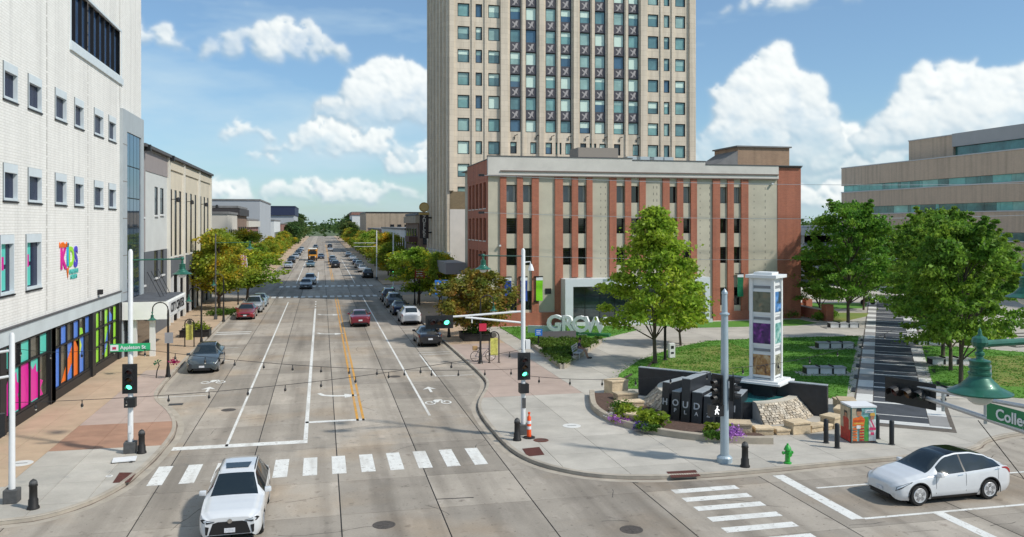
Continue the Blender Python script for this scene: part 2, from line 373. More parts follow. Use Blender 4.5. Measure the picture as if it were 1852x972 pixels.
M_yellow = wear(mat('road_paint_yellow', (.62, .30, .035), .7, var=.18, vscale=2.5, world=True, speck=.2))
M_lawn = mat('lawn_grass', (.11, .26, .026), .95, col2=(.075, .21, .02), vscale=.35, world=True, bump=.5, bscale=18, speck=.3, detail=8)
M_lawn_dry = mat('lawn_grass_dry', (.25, .24, .06), .95, col2=(.12, .22, .03), vscale=.3, world=True, bump=.5, bscale=18, speck=.3, detail=8)

g = MB(); g.quad((-4000, -500, -.10), (4000, -500, -.10), (4000, 6000, -.10), (-4000, 6000, -.10)); o = g.build('ground', M_ground); tag(o, kind='structure')

KERB_L = chaikin([(-75, 28.7), (-12, 28.85), (-9.8, 29.0), (-8.4, 29.3), (-7.1, 31.2), (-6.6, 34.1), (-6.35, 38), (-6.45, 41), (-7.3, 44.4), (-8.5, 47.3), (-8.95, 50), (-9.05, 56), (-9.2, 70), (-9.2, 104), (-9.2, 108.5), (-10.5, 111), (-14.2, 111.3)])
KERB_R = chaikin([(14.2, 111.5), (10.6, 111.2), (9.3, 108.5), (9.3, 75), (9.5, 64), (9.65, 50.5), (9.4, 47.6), (7.95, 43.2), (7.55, 40.5), (7.5, 36), (7.65, 33.2), (8.3, 31.2), (9.8, 29.5), (12, 28.8), (15, 28.65), (19, 28.95), (24, 29.15), (26.5, 29.5), (28.0, 30.7), (30.5, 31.4), (36, 31.6), (90, 31.8)])
PAVE_L = KERB_L + [(-14.2, 111.3), (-14.2, 34), (-75, 34)]
PAVE_R = KERB_R + [(90, 112), (14.2, 112)]

road = MB().quad((-140, 2, -.016), (140, 2, -.016), (140, 700, -.016), (-140, 700, -.016)).build('road', M_tar); tag(road, kind='structure')
def slab(x0, x1, y0, y1, gx=.042, gy=.02, name='concrete_slab'):
    MB().box(x0 + gx / 2, x1 - gx / 2, y0 + gy / 2, y1 - gy / 2, -.016, 0.).build(name, M_road, road)
XB = [-9.6, -5.72, -2.65, .6, 3.82, 7.0, 10.2]
yb = [36.0]
while yb[-1] < 111: yb.append(yb[-1] + 4.65)
for i in range(len(XB) - 1):
    for a, b in zip(yb, yb[1:]):
        if a < 80: slab(XB[i], XB[i + 1], a, b)
    slab(XB[i], XB[i + 1], yb[10], yb[16], gy=.03)
    for a, b in ((111.0, 131.5), (131.5, 190), (190, 300), (300, 690)): slab(XB[i], XB[i + 1], max(a, yb[16]) if a < 120 else a, b, gx=.06)
    for a, b in ((31.2, 36.0), (27.6, 31.2)): slab(XB[i], 11.05 if i == 5 and a < 30 else XB[i + 1], a, b)
XC = [-75, -30, -21.5, -17.2, -12.9, -9.6, -5.72, -2.65, .6, 3.82, 7.0, 11.05, 15.9, 20.6, 25.3, 30, 34.7, 39.4, 75]
YC = [3, 8.9, 13.55, 18.2, 22.9, 27.6]
for x0, x1 in zip(XC, XC[1:]):
    for y0, y1 in zip(YC, YC[1:]): slab(x0, x1, y0, y1)
    if x1 < -9.5 or x0 > 11: slab(x0, x1, 27.6, 32.5)
slab(-75, -9.6, 111.5, 131.5); slab(10.2, 75, 111.5, 131.5)

# dark repair seams and cracks where the slabs have been cut
for pts in ([(512, 519), (555, 517)], [(640, 486), (655, 490), (748, 500)], [(300, 368), (326, 366)]):
    P = [G(*p) for p in pts]
    for a, b in zip(P, P[1:]):
        d = Vector((b[0] - a[0], b[1] - a[1])); nrm = Vector((-d.y, d.x)).normalized() * .035
        MB().quad((a[0] - nrm.x, a[1] - nrm.y, .003), (b[0] - nrm.x, b[1] - nrm.y, .003), (b[0] + nrm.x, b[1] + nrm.y, .003), (a[0] + nrm.x, a[1] + nrm.y, .003)).build('sealed_crack', M_tar, road)

rc = random.Random(12)
def crack(x, y, ang, L, w=.012):
    mb = MB(); px_, py_ = x, y; pts = [(x, y)]
    for k in range(int(L / .22)):
        ang += rc.uniform(-.55, .55) * .6; px_ += .22 * math.cos(ang); py_ += .22 * math.sin(ang); pts.append((px_, py_))
    for k in range(len(pts)): 
        q = pts[min(k + 1, len(pts) - 1)], pts[max(k - 1, 0)]; d = Vector((q[0][0] - q[1][0], q[0][1] - q[1][1])).normalized(); ww = w * (.4 + .8 * rc.random()); mb.v += [(pts[k][0] - d.y * ww, pts[k][1] + d.x * ww, .0025), (pts[k][0] + d.y * ww, pts[k][1] - d.x * ww, .0025)]
        if k: i = 2 * k; mb.f.append((i - 2, i - 1, i + 1, i))
    mb.build('crack', M_tar, road)
for _ in range(46): crack(rc.uniform(-8, 26) if _ % 2 else rc.uniform(-6, 7), rc.uniform(20, 30) if _ % 2 else rc.uniform(30, 75), rc.choice((0, math.pi / 2)) + rc.uniform(-.5, .5), rc.uniform(1.0, 3.6))
for x, y in ((1.9, 26.4), (9.3, 24.3), (-4.6, 44.5), (4.4, 52.0)):
    t = thing('manhole_cover', {1.9: 'iron manhole cover in the middle of the crossing', 9.3: 'iron manhole cover beside the right hand crosswalk', -4.6: 'iron manhole cover in the left lane past the stop line', 4.4: 'iron manhole cover in the right lane past the yellow lines'}[x], 'manhole cover', (x, y, 0))
    MB().lathe((x, y, 0), [(.36, .001), (.36, .006), (.31, .006), (.305, .003), (.001, .003)], 24).build('cover', mat('iron_cover', (.10, .085, .075), .75, .3, var=.3, vscale=8, bump=.6, bscale=25), t); MB().box(x - .2, x + .2, y - .02, y + .02, .004, .008).box(x - .02, x + .02, y - .2, y + .2, .004, .0075).build('ribs', MATS['iron_cover'], t)
# ------------------------------------------------------------------ pavements and kerbs
def pavement(name, poly):
    b = MB(); tri_poly(b, poly, .106); o = b.build(name, M_joint); tag(o, kind='structure'); return o
pave_left = pavement('pavement_west', PAVE_L); pave_right = pavement('pavement_plaza', PAVE_R)
def kerb(line, parent, side, w=.17, h=.145):
    mb = MB(); gt = MB(); n = len(line); P = [Vector(p) for p in line]
    for k in range(n):
        t = (P[min(k + 1, n - 1)] - P[max(k - 1, 0)]).normalized(); nm = Vector((-t.y, t.x)) * side
        a = P[k]; b = P[k] + nm * w; c = P[k] - nm * .34
        mb.v += [(a.x, a.y, -.016), (a.x, a.y, h - .02), (a.x + nm.x * .02, a.y + nm.y * .02, h), (b.x, b.y, h), (b.x, b.y, .10)]
        gt.v += [(a.x, a.y, .0035), (c.x, c.y, .0035)]
        if k:
            i = (k - 1) * 5
            for j in range(4): mb.f.append((i + j, i + j + 1, i + j + 6, i + j + 5))
            gt.f.append(((k - 1) * 2, k * 2, k * 2 + 1, (k - 1) * 2 + 1))
    mb.build('kerb', M_kerb, parent); gt.build('gutter', M_kerb, parent)
    st = MB()
    for k in range(n):
        t = (P[min(k + 1, n - 1)] - P[max(k - 1, 0)]).normalized(); nm = Vector((-t.y, t.x)) * side
        wv = .05 + .03 * math.sin(k * 1.7); c = P[k] - nm * wv; a = P[k] - nm * .002
        st.v += [(a.x, a.y, .006), (c.x, c.y, .006)]
        if k: st.f.append(((k - 1) * 2, k * 2, k * 2 + 1, (k - 1) * 2 + 1))
    st.build('gutter_dirt', M_gutter, parent)
kerb(KERB_L, pave_left, 1); kerb(KERB_R, pave_right, 1)
def paving(parent, poly, xb, yb, pick, gap=.018, z=.13, skip=None):
    for x0, x1 in zip(xb, xb[1:]):
        for y0, y1 in zip(yb, yb[1:]):
            p = clip(poly, x0 + gap / 2, x1 - gap / 2, y0 + gap / 2, y1 - gap / 2)
            if not p or area(p) < .02: continue
            cx, cy = (x0 + x1) / 2, (y0 + y1) / 2
            if skip and skip(cx, cy): continue
            MB().prism(p, .106, z).build('paving_slab', pick(cx, cy), parent)
def pick_l(x, y):
    if y < 34 or (y < 37.5 and x > -11): return M_walk
    if x < -10.9: return M_walk_tan
    if 37.5 <= y < 42: return M_walk_red
    return M_walk_pink if y < 57 else M_walk_tan
paving(pave_left, PAVE_L, [-75, -24, -19, -16, -13.7, -12.3, -10.9, -9.2, -7.7, -6.2], [28, 30.4, 32.8, 35.2, 37.5, 39.8, 42, 44.5, 47, 49.5, 52, 54.5, 57, 60, 63, 66, 69, 72, 75, 80, 85, 90, 95, 100, 106, 112], pick_l)
def pick_r(x, y):
    if x < 14 and y > 44: return M_walk_tan if y > 62 else M_walk_pink
    return M_walk
paving(pave_right, PAVE_R, [7, 9.0, 11.2, 14, 17, 20, 23.5, 27, 31, 36, 42, 50, 60, 90], [28, 30.2, 32.4, 35, 38, 41, 44, 47, 50, 53, 56, 60, 64, 68, 72, 76, 84, 94, 104, 112], pick_r)
# pavements beyond the next cross street
for nm, x0, x1 in (('pavement_far_west', -14.2, -9.3), ('pavement_far_east', 9.3, 14.8)):
    o = MB().box(x0, x1, 131.8, 690, -.05, .13).build(nm, M_walk_tan); tag(o, kind='structure')

# ------------------------------------------------------------------ painted markings
def paint(pts, m=M_white, z=.005, name='road_marking'):
    b = MB(); tri_poly(b, pts, z); return b.build(name, m, road)
def strip(x0, x1, y0, y1, m=M_white, name='road_marking'): return paint([(x0, y0), (x1, y0), (x1, y1), (x0, y1)], m, name=name)
for k in range(12): strip(-6.15 + 1.09 * k, -5.62 + 1.09 * k, 32.2, 34.65, name='crosswalk_bar')
for k in range(15):
    strip(-6.3 + .92 * k, -5.75 + .92 * k, 110.6, 113.0, name='crosswalk_bar'); strip(-6.2 + .95 * k, -5.65 + .95 * k, 129.2, 131.8, name='crosswalk_bar')
for k, yy in enumerate((27.62, 26.72, 25.80, 24.78, 23.82, 22.8, 21.8, 20.8, 19.8)): strip(12.05, 14.5, yy - .42, yy, name='crosswalk_bar')
strip(-4.0, -3.88, 37.2, 104.5); strip(-.78, -.6, 37.6, 96.0); strip(5.12, 5.24, 41.0, 109.0)
strip(-6.1, -.6, 37.0, 37.55, name='stop_line'); strip(-.75, 2.05, 40.7, 41.05, name='stop_line')
strip(1.62, 1.74, 40.7, 109.5, M_yellow, 'centre_line'); strip(1.9, 2.02, 40.7, 109.5, M_yellow, 'centre_line')
for y0, y1 in ((97.5, 98.7), (100.6, 101.8), (103.8, 105)): strip(-.78, -.62, y0, y1)
strip(-4.0, -3.88, 137, 260); strip(-.7, -.58, 137, 170); strip(5.12, 5.24, 136, 230); strip(1.6, 1.72, 140, 400, M_yellow, 'centre_line'); strip(1.88, 2.0, 140, 400, M_yellow, 'centre_line')
# parking bays
strip(6.85, 6.95, 51.5, 60.5); 
for yy in (51.5, 60.2, 61.2, 68.6, 75.2, 83, 90): strip(6.9, 9.2, yy, yy + .1)
for yy in (48.5, 60.6, 66.8, 75.6, 83.0): strip(-8.8, -6.2, yy, yy + .1)
for yy in (75.0, 76.4): strip(-8.9, -6.0, yy, yy + .35)
# the side street: stop line, lane lines
strip(16.45, 16.9, 23.55, 28.35, name='stop_line'); strip(17.2, 40, 26.6, 26.72); strip(16.9, 40, 23.48, 23.62); strip(19.4, 19.8, 14.5, 23.48, name='stop_line')
# turn arrows and cycle marks, in paint
def arrow(cx, cy, s=1.):
    paint([(cx + s * x, cy + s * y) for x, y in ((-.95, .75), (-.75, .85), (-.55, .35), (-.05, .12), (.45, .05), (.45, .38), (1.25, -.12), (.45, -.62), (.45, -.27), (-.2, -.18), (-.72, .12))], name='turn_arrow')
arrow(.75, 46.9, 1.05); arrow(.6, 73.5, 1.1); arrow(.6, 89.0, 1.15)
def cycle_mark(cx, cy, d=1):
    for dx in (-.42, .42):
        mb = MB()
        for k in range(14):
            a0, a1 = 2 * math.pi * k / 14, 2 * math.pi * (k + 1) / 14
            mb.quad(*[(cx + dx + r * math.cos(a), cy + 1.5 * r * math.sin(a), .005) for r, a in ((.2, a0), (.29, a0), (.29, a1), (.2, a1))])
        mb.build('cycle_wheel_mark', M_white, road)
    paint([(cx - .42, cy), (cx - .1, cy + .75), (cx + .25, cy + .75), (cx + .42, cy), (cx + .32, cy), (cx + .18, cy + .55), (cx, cy + .05)], name='cycle_frame_mark')
    for k in (0,):
        y = cy + 3.6 * d
        paint([(cx - .07, y - .8), (cx + .07, y - .8), (cx + .07, y + .2), (cx + .38, y + .05), (cx, y + .8), (cx - .38, y + .05), (cx - .07, y + .2)], name='cycle_arrow')
cycle_mark(6.0, 43.9); cycle_mark(-6.3, 52.5, -.62)

# ------------------------------------------------------------------ lawns, promenade, steps
def lawn(name, pts, m, z=.165):
    b = MB(); tri_poly(b, pts, z); 
    n = len(pts); i = len(b.v); b.v += [(p[0], p[1], z) for p in pts] + [(p[0], p[1], .12) for p in pts]
    for k in range(n): b.f.append((i + k, i + (k + 1) % n, i + n + (k + 1) % n, i + n + k))
    o = b.build(name, m); tag(o, kind='structure'); return o
LAWN_A = [(16.4, 44.8), (17.9, 48.9), (20.8, 53.2), (25.5, 58.2), (30, 61.3), (36, 61.7), (43.4, 61.2), (37.2, 52.9), (31.2, 44.9), (27.2, 39.4)]
lawn('lawn_behind_fountain', LAWN_A, M_lawn)
LAWN_DRY = [(20.2, 48.5), (22.5, 53.0), (26.0, 57.2), (31, 59.6), (30.5, 54), (27.5, 49.5), (23.6, 46.4)]
lawn('lawn_dry_patch', LAWN_DRY, M_lawn_dry, .169)
lawn('lawn_by_office', [(29.5, 71.6), (33.2, 69.4), (42.5, 68.9), (45.3, 70.2), (45.3, 73.3), (29.5, 73.3)], M_lawn)
lawn('lawn_letters', [(15.6, 73.6), (15.6, 65.0), (21.9, 64.3), (26.9, 69.0), (27.4, 71.8), (21.5, 73.6)], M_lawn)
lawn('lawn_east', [(33.3, 40.2), (36.4, 37.4), (90, 37.4), (90, 50), (50, 50.2), (45.2, 56.0)], M_lawn)
lawn('lawn_east_dry', [(37.2, 41), (41, 38.6), (56, 39), (60, 46), (50, 49), (44.2, 50.0)], M_lawn_dry, .169)
lawn('lawn_far', [(47.6, 70.2), (53.6, 74.3), (55.6, 76.8), (50, 79), (47.7, 74)], M_lawn_dry)
lawn('lawn_far_back', [(51, 82), (58.5, 81.5), (62.5, 86.5), (55, 88.5)], M_lawn)

PD = Vector((.5956, .8033)); PN = Vector((.8033, -.5956)); P0 = Vector((25.35, 34.7))
M_asph = mat('promenade_asphalt', (.055, .06, .07), .85, var=.25, vscale=1.2, world=True, bump=.15, rnd=.12, speck=.2)
M_pw = mat('promenade_white', (.66, .65, .62), .8, var=.08, vscale=2, world=True, rnd=.06)
M_pg = mat('promenade_grey', (.27, .26, .25), .85, var=.10, vscale=2, world=True, rnd=.08)
prom = MB()
def pq(s0, s1, w0, w1): return [tuple(P0 + PD * s + PN * w) for s, w in ((s0, w0), (s0, w1), (s1, w1), (s1, w0))]
prom.prism(pq(-1, 78, -.95, 3.45), .1, .135); prom = prom.build('promenade', M_joint); tag(prom, kind='structure')
s = 0.; k = 0
while s < 74:
    L = 2.2
    for w0, w1, ph in ((-.85, -.03, 0), (2.43, 3.25, 1)):
        mm = M_pw if (k + ph) % 2 == 0 else M_pg
        if k < 34: MB().prism(pq(s + .02, s + L - .02, w0, w1), .13, .152).build('border_slab', mm, prom)
    if k % 2 == 0:
        MB().prism(pq(s + .32, s + 1.5, 0, 2.4), .13, .150).build('asphalt_panel', M_asph, prom); MB().prism(pq(s + 1.66, s + 4.38, 0, 2.4), .13, .150).build('asphalt_panel', M_asph, prom)
        MB().prism(pq(s, s + .30, -.01, 2.41), .13, .153).build('white_bar', M_pw, prom); MB().prism(pq(s + 1.52, s + 1.64, 0, 2.4), .13, .151).build('thin_bar', M_pw, prom)
    s += L; k += 1
MB().prism(pq(-.35, -.03, -.85, 3.3), .13, .153).build('white_bar', M_pw, prom)
# low inset lights along the promenade border
for k in range(7):
    MB().prism(pq(2.5 + 4.4 * k, 3.7 + 4.4 * k, -1.12, -.92), .12, .19).build('border_light', mat('dark_metal', (.035, .035, .037), .5, .4), prom)
    MB().prism(pq(6.5 + 4.4 * k, 7.7 + 4.4 * k, 3.32, 3.52), .12, .19).build('border_light', MATS['dark_metal'], prom)
# ================================================================== BUILDINGS
def wframe(mbf, ax, c, a0, a1, z0, z1, t=.06, d0=0., d1=.05):
    # frame bars round a window opening; ax 'y': facade at Y=c facing -Y; 'x': facade at X=c facing +X; '-x': facing -X
    def bx(p0, p1, q0, q1):
        if ax == 'y': mbf.box(p0, p1, c - d1, c - d0, q0, q1)
        elif ax == 'x': mbf.box(c + d0, c + d1, p0, p1, q0, q1)
        else: mbf.box(c - d1, c - d0, p0, p1, q0, q1)
    bx(a0, a0 + t, z0, z1); bx(a1 - t, a1, z0, z1); bx(a0 + t, a1 - t, z0, z0 + t); bx(a0 + t, a1 - t, z1 - t, z1)
def wall_with_holes(ax, c, a0, a1, z0, z1, holes, thick=.35, reveal=True):
    # a facade sheet cut by rectangular openings, with reveals running back into the wall
    A = sorted({a0, a1, *[h[0] for h in holes], *[h[1] for h in holes]}); Zs = sorted({z0, z1, *[h[2] for h in holes], *[h[3] for h in holes]})
    mb = MB(); dr = {'y': 1, 'x': -1, '-x': 1}[ax]
    def pt(a, d, z): return (a, c + dr * d, z) if ax == 'y' else (c + dr * d, a, z)
    for i in range(len(A) - 1):
        j = 0
        while j < len(Zs) - 1:
            am, zm = (A[i] + A[i + 1]) / 2, (Zs[j] + Zs[j + 1]) / 2
            if any(h[0] < am < h[1] and h[2] < zm < h[3] for h in holes): j += 1; continue
            j2 = j
            while j2 + 1 < len(Zs) - 1 and not any(h[0] < am < h[1] and h[2] < (Zs[j2 + 1] + Zs[j2 + 2]) / 2 < h[3] for h in holes): j2 += 1
            mb.quad(pt(A[i], 0, Zs[j]), pt(A[i + 1], 0, Zs[j]), pt(A[i + 1], 0, Zs[j2 + 1]), pt(A[i], 0, Zs[j2 + 1])); j = j2 + 1
    if reveal:
        for h in holes:
            p = [(h[0], h[2]), (h[1], h[2]), (h[1], h[3]), (h[0], h[3])]
            for k in range(4):
                q, r = p[k], p[(k + 1) % 4]
                mb.quad(pt(q[0], 0, q[1]), pt(r[0], 0, r[1]), pt(r[0], thick, r[1]), pt(q[0], thick, q[1]))
    return mb
def pane(name, ax, c, d, a0, a1, z0, z1, m, parent, t=.02):
    if ax == 'y': return MB().box(a0, a1, c + d, c + d + t, z0, z1).build(name, m, parent)
    if ax == 'x': return MB().box(c - d - t, c - d, a0, a1, z0, z1).build(name, m, parent)
    return MB().box(c + d, c + d + t, a0, a1, z0, z1).build(name, m, parent)

M_dark = mat('dark_frame', (.022, .022, .024), .45, .3)
M_dkglass = glass('glass_dark', (.022, .026, .03), .06)
M_roofing = mat('roofing', (.20, .195, .19), .9, var=.2, vscale=.8, world=True)
M_steel = mat('galvanised_steel', (.46, .48, .50), .42, .75, var=.08, vscale=3)
M_whitemetal = mat('white_metal', (.74, .74, .73), .45, .1, var=.05, vscale=2)

# ------------------------------------------------------------------ white museum building on the left
def museum():
    XW = -13.7; Y0, Y1 = 33.5, 69.75
    t = thing('museum_building', 'tall white panelled building with square windows and a multicoloured shopfront', 'building', (-20, 50, 0))
    M_wp = brickmat('white_brick', (.86, .84, .80), (.81, .79, .75), (.70, .68, .63), .40, .135, var=.07, msize=.014, bump=.7, streak=.17)
    M_band = mat('pale_blue_band', (.52, .57, .58), .7, var=.08, vscale=.6, world=True)
    M_trim = mat('window_surround', (.62, .68, .71), .55, var=.05, vscale=2)
    M_win = mat('window_blue_dark', (.012, .020, .055), .25, spec=.12)
    cols = [(40.9, 42.75), (44.1, 46.15), (48.25, 50.35), (51.8, 53.75), (56.0, 58.3), (59.6, 61.7)]
    holes = []
    for a0, a1 in cols: holes += [(a0, a1, 14.98, 16.66), (a0, a1, 10.46, 12.15)]
    for a0, a1 in [(36.9, 38.9), (33.9, 35.4)]: holes += [(a0, a1, 14.98, 16.66), (a0, a1, 10.46, 12.15)]
    low = [(40.5, 42.3), (43.8, 46.1)]
    for a0, a1 in low: holes.append((a0, a1, 6.25, 8.95))
    top = (51.0, 63.3, 19.6, 23.0); holes.append(top)
    wall_with_holes('x', XW, Y0, 62.75, 4.75, 34, holes, .30).build('wall', M_wp, t)
    for a0, a1, z0, z1 in holes[:-1]:
        # pale metal surround: hood above, sill below, jambs; the glass sits deep
        f = MB(); big = (z1 - z0) > 2.4
        f.box(XW - .17, XW + .02, a0 + .02, a1 - .02, z1 - .42, z1 - .01); f.box(XW - .17, XW + .03, a0 + .02, a1 - .02, z0 + .01, z0 + .13)
        f.box(XW - .17, XW + .015, a0 + .02, a0 + .20, z0 + .13, z1 - .42); f.box(XW - .17, XW + .015, a1 - .07, a1 - .02, z0 + .13, z1 - .42)
        w = f.build('window', M_trim, t)
        sl_ = MB(); sl_.box(XW - .02, XW + .06, a0 - .04, a1 + .04, z0 - .08, z0 - .01); sl_.build('sill', M_dark, w)
        MB().box(XW - .01, XW + .05, a0 - .03, a0 - .001, z0 + .02, z1 - .02).build('side_reveal', mat('reveal_grey', (.22, .24, .25), .6), w)
        pane('pane', 'x', XW, .172, a0 + .20, a1 - .07, z0 + .13, z1 - .42, M_win, w)
        if big:
            for z, c in ((z0 + .2, (.12, .55, .48)), (z0 + 1.35, (.10, .50, .45))):
                pane('poster', 'x', XW, .166, a0 + .3, a0 + 1.2, z, z + .95, mat('teal_print', (.10, .56, .47), .6), w)
            pane('poster', 'x', XW, .160, a0 + .35, a0 + 1.0, z0 + 1.1, z0 + 1.7, mat('magenta_print', (.62, .01, .28), .6), w)
    # strip window at the top
    w = MB(); wframe(w, 'x', XW, *top[:2], *top[2:], .14, -.1, .04); w.box(XW - .1, XW + .12, top[0] - .1, top[1] + .1, top[2] - .45, top[2] - .002)
    wo = w.build('window', M_trim, t)
    yy = top[0] + .15
    for k in range(9):
        y2 = yy + 1.32; pane('pane', 'x', XW, .3, yy, y2 - .06, top[2] + .14, top[3] - .14, glass('glass_blue_sky', (.05, .10, .20), .04), wo); yy = y2
        MB().box(XW - .32, XW - .1, y2 - .08, y2 - .02, top[2] + .14, top[3] - .14).build('mullion', M_dark, wo)
    # panel joints drawn by recessed dark strips in the stone
    for yy in (46.95, 54.65, 38.6):
        j = MB(); z = 5.0
        while z < 33: j.box(XW - .01, XW + .006, yy - .03, yy + .03, z, z + .62); z += .72
        j.build('panel_joint', mat('joint_dark', (.22, .20, .18), .9), t)
    # pale band above the shops
    MB().box(XW - .4, XW + .10, Y0, 62.7, 4.02, 4.72).build('band', M_band, t); MB().box(XW - .1, XW + .16, Y0, 62.7, 4.722, 4.80).build('band_cap', mat('drip_dark', (.09, .09, .095), .7), t)
    # shopfront: three bays of coloured panes in black frames
    M_shop = mat('shop_frame', (.018, .018, .02), .5, .2)
    M_gl = glass('shop_glass', (.075, .07, .05), .1, .5, .9)
    cols3 = {'t': mat('pane_turquoise', (.12, .62, .50), .35), 'b': mat('pane_blue', (.10, .24, .72), .35), 'g': mat('pane_green', (.36, .78, .05), .35), 'm': mat('pane_magenta', (.75, .015, .33), .35), 'o': mat('pane_orange', (.88, .17, .01), .35), 'y': mat('pane_lime', (.60, .80, .08), .35), 'w': M_gl, 'k': glass('shop_glass_black', (.02, .02, .022), .08), 'l': mat('pane_lilac', (.45, .30, .60), .4)}
    MB().box(XW - .9, XW - .62, Y0, 62.7, 0.1, 4.0).build('shop_back', M_shop, t)
    MB().box(XW - .62, XW + .05, Y0, 62.7, .1, .62).build('stall_riser', M_shop, t)
    bays = [(34.0, 40.2, 'twtkt', 'tmtmt'), (40.4, 47.2, 'tktwt', 'wtmtw'), (48.1, 55.2, 'wbwbwb', 'bwbobw'), (56.3, 62.0, 'gwgwg', 'gwgwg')]
    for bi, (a0, a1, up, lo) in enumerate(bays):
        MB().box(XW - .62, XW + .14, a1, a1 + .75, .1, 4.0).build('pier', M_shop, t)
        sf = thing_part = MB(); n = len(up); wv = (a1 - a0) / n
        wframe(sf, 'x', XW, a0, a1, .64, 3.98, .09, -.3, .02)
        for k in range(1, n): sf.box(XW - .2, XW + .01, a0 + k * wv - .035, a0 + k * wv + .035, .73, 3.89)
        sf.box(XW - .2, XW + .015, a0 + .09, a1 - .09, 2.82, 2.9)
        if bi == 3: sf.box(XW - .2, XW + .015, a0 + .09, a1 - .09, 1.68, 1.74)
        so_ = sf.build('shop_window', M_shop, t)
        for k in range(n):
            p0, p1 = a0 + k * wv + .04, a0 + (k + 1) * wv - .04
            pane('pane', 'x', XW, .08, p0, p1, 2.91, 3.88, cols3[up[k]], so_)
            pane('pane', 'x', XW, .08, p0, p1, .74, 2.81, cols3[lo[k]], so_)
        # painted shapes running across the panes, thin films on the glass
        def film(pts, m): 
            q = MB(); tri_poly(q, pts, 0); q.v = [(XW - .072, v[0], v[1]) for v in q.v]; q.build('window_film', cols3[m], so_)
        if bi == 1:
            film([(40.9, .8), (43.3, .8), (43.0, 1.5), (43.4, 1.9), (42.9, 2.1), (42.8, 2.6), (42.3, 2.3), (42.0, 2.7), (41.6, 2.2), (41.1, 2.3), (41.2, 1.6)], 'm')
            film([(44.0, .8), (46.6, .8), (46.2, 1.2), (46.6, 1.5), (46.0, 1.7), (46.2, 2.1), (45.6, 2.1), (45.5, 2.55), (45.0, 2.3), (44.6, 2.75), (44.3, 2.2), (43.9, 2.2), (44.2, 1.5)], 'm')
        if bi == 2:
            film([(49.6, .8), (50.5, .8), (51.8, 1.7), (53.0, 2.2), (52.8, 2.7), (51.9, 2.75), (50.9, 2.0)], 'o'); film([(52.3, 2.75), (53.2, 2.75), (53.6, 2.3), (53.2, 1.8), (52.9, 2.2)], 'y'); film([(52.9, 2.95), (53.9, 2.95), (53.7, 3.3), (53.0, 3.4)], 'g')
        if bi == 3:
            film([(58.4, 1.0), (59.0, 1.0), (60.2, 2.2), (60.5, 2.7), (59.9, 2.75), (59.5, 2.2)], 'b'); film([(59.6, 2.95), (60.8, 2.95), (60.9, 3.3), (60.3, 3.6), (59.6, 3.4)], 'b')
    MB().box(XW - .62, XW + .14, 47.3, 47.95, .1, 4.0).build('pier', M_shop, t)
    # tall glazed bay in its grey frame
    a0, a1 = 62.75, 69.75
    M_gf = mat('grey_bay_frame', (.40, .44, .46), .55, var=.06, vscale=1)
    f = MB(); f.box(XW - .6, XW + .22, a0, a0 + 1.3, 0.1, 17.5); f.box(XW - .6, XW + .22, a1 - .95, a1, .1, 17.5); f.box(XW - .6, XW + .22, a0 + 1.3, a1 - .95, 16.0, 17.5)
    bay = f.build('glazed_bay', M_gf, t)
    for z in (2.0, 4.6, 7.2, 9.8, 12.4, 15.0): MB().box(XW + .21, XW + .226, a0, a0 + 1.3, z, z + .05).build('panel_joint', MATS['joint_dark'], bay)
    n = 4; wv = (a1 - .95 - a0 - 1.3) / n; zs = [4.0, 6.6, 9.2, 11.3, 13.6, 16.0]
    for k in range(n):
        for z0, z1 in zip(zs, zs[1:]): pane('pane', 'x', XW, -.14, a0 + 1.3 + k * wv + .05, a0 + 1.3 + (k + 1) * wv - .05, z0 + .04, z1 - .04, mat('bay_glass', (.10, .16, .24), .03, .75), bay)
    MB().box(XW - .3, XW + .10, a0 + 1.3, a1 - .95, 4.0, 16.0).build('mullions', M_dark, bay)
    wall_with_holes('x', XW + .02, 62.75, a1, 17.5, 34, [], .3).build('wall', M_wp, t)
    # the rest of the volume
    b = MB(); b.box(-45, XW - .95, Y0 + .3, a1 - .02, 0, 33.9); b.build('core', M_wp, t)
    MB().box(-45, XW + .1, Y0 - .02, a1 + .02, 34, 34.25).build('roof', M_roofing, t)
    MB().quad((-45, Y0 - .01, 0), (XW, Y0 - .01, 0), (XW, Y0 - .01, 34), (-45, Y0 - .01, 34)).build('wall', M_wp, t)
    MB().quad((-45, a1, 15), (XW, a1, 15), (XW, a1, 34), (-45, a1, 34)).build('wall', M_wp, t)
    # the colourful logo
    def lt(s_, size, y, z, m, bold=.012): lettering(s_, size, face_frame((XW + .03, y, z), (0, 1, 0)), m, logo, .04, bold, 'letter')
    logo = MB().box(XW + .001, XW + .02, 51.0, 51.05, 6.55, 6.6).build('logo', cols3['o'], t)
    lt('K', 1.55, 49.65, 7.48, cols3['m'], .06); lt('I', 1.7, 50.45, 7.68, mat('logo_cyan', (.02, .42, .70), .5), .055); lt('D', 1.5, 51.1, 7.55, cols3['g'], .05); lt('S', 1.55, 52.0, 7.5, mat('logo_violet', (.08, .06, .55), .5), .065)
    lt('building for', .36, 49.8, 8.28, cols3['o'], .018); lt("CHILDREN'S", .32, 51.6, 6.75, mat('logo_teal', (.10, .50, .45), .5), .01); lt('MUSEUM', .32, 51.6, 6.45, MATS['logo_teal'], .01)
    MB().poly([(XW + .03, 50.25, 6.98), (XW + .03, 50.7, 7.02), (XW + .03, 50.5, 6.35)]).build('letter', cols3['o'], logo)
    # small lamp and conduit on the wall
    MB().box(XW, XW + .25, 56.8, 57.2, 5.0, 5.3).build('wall_lamp', M_dark, t)
museum()

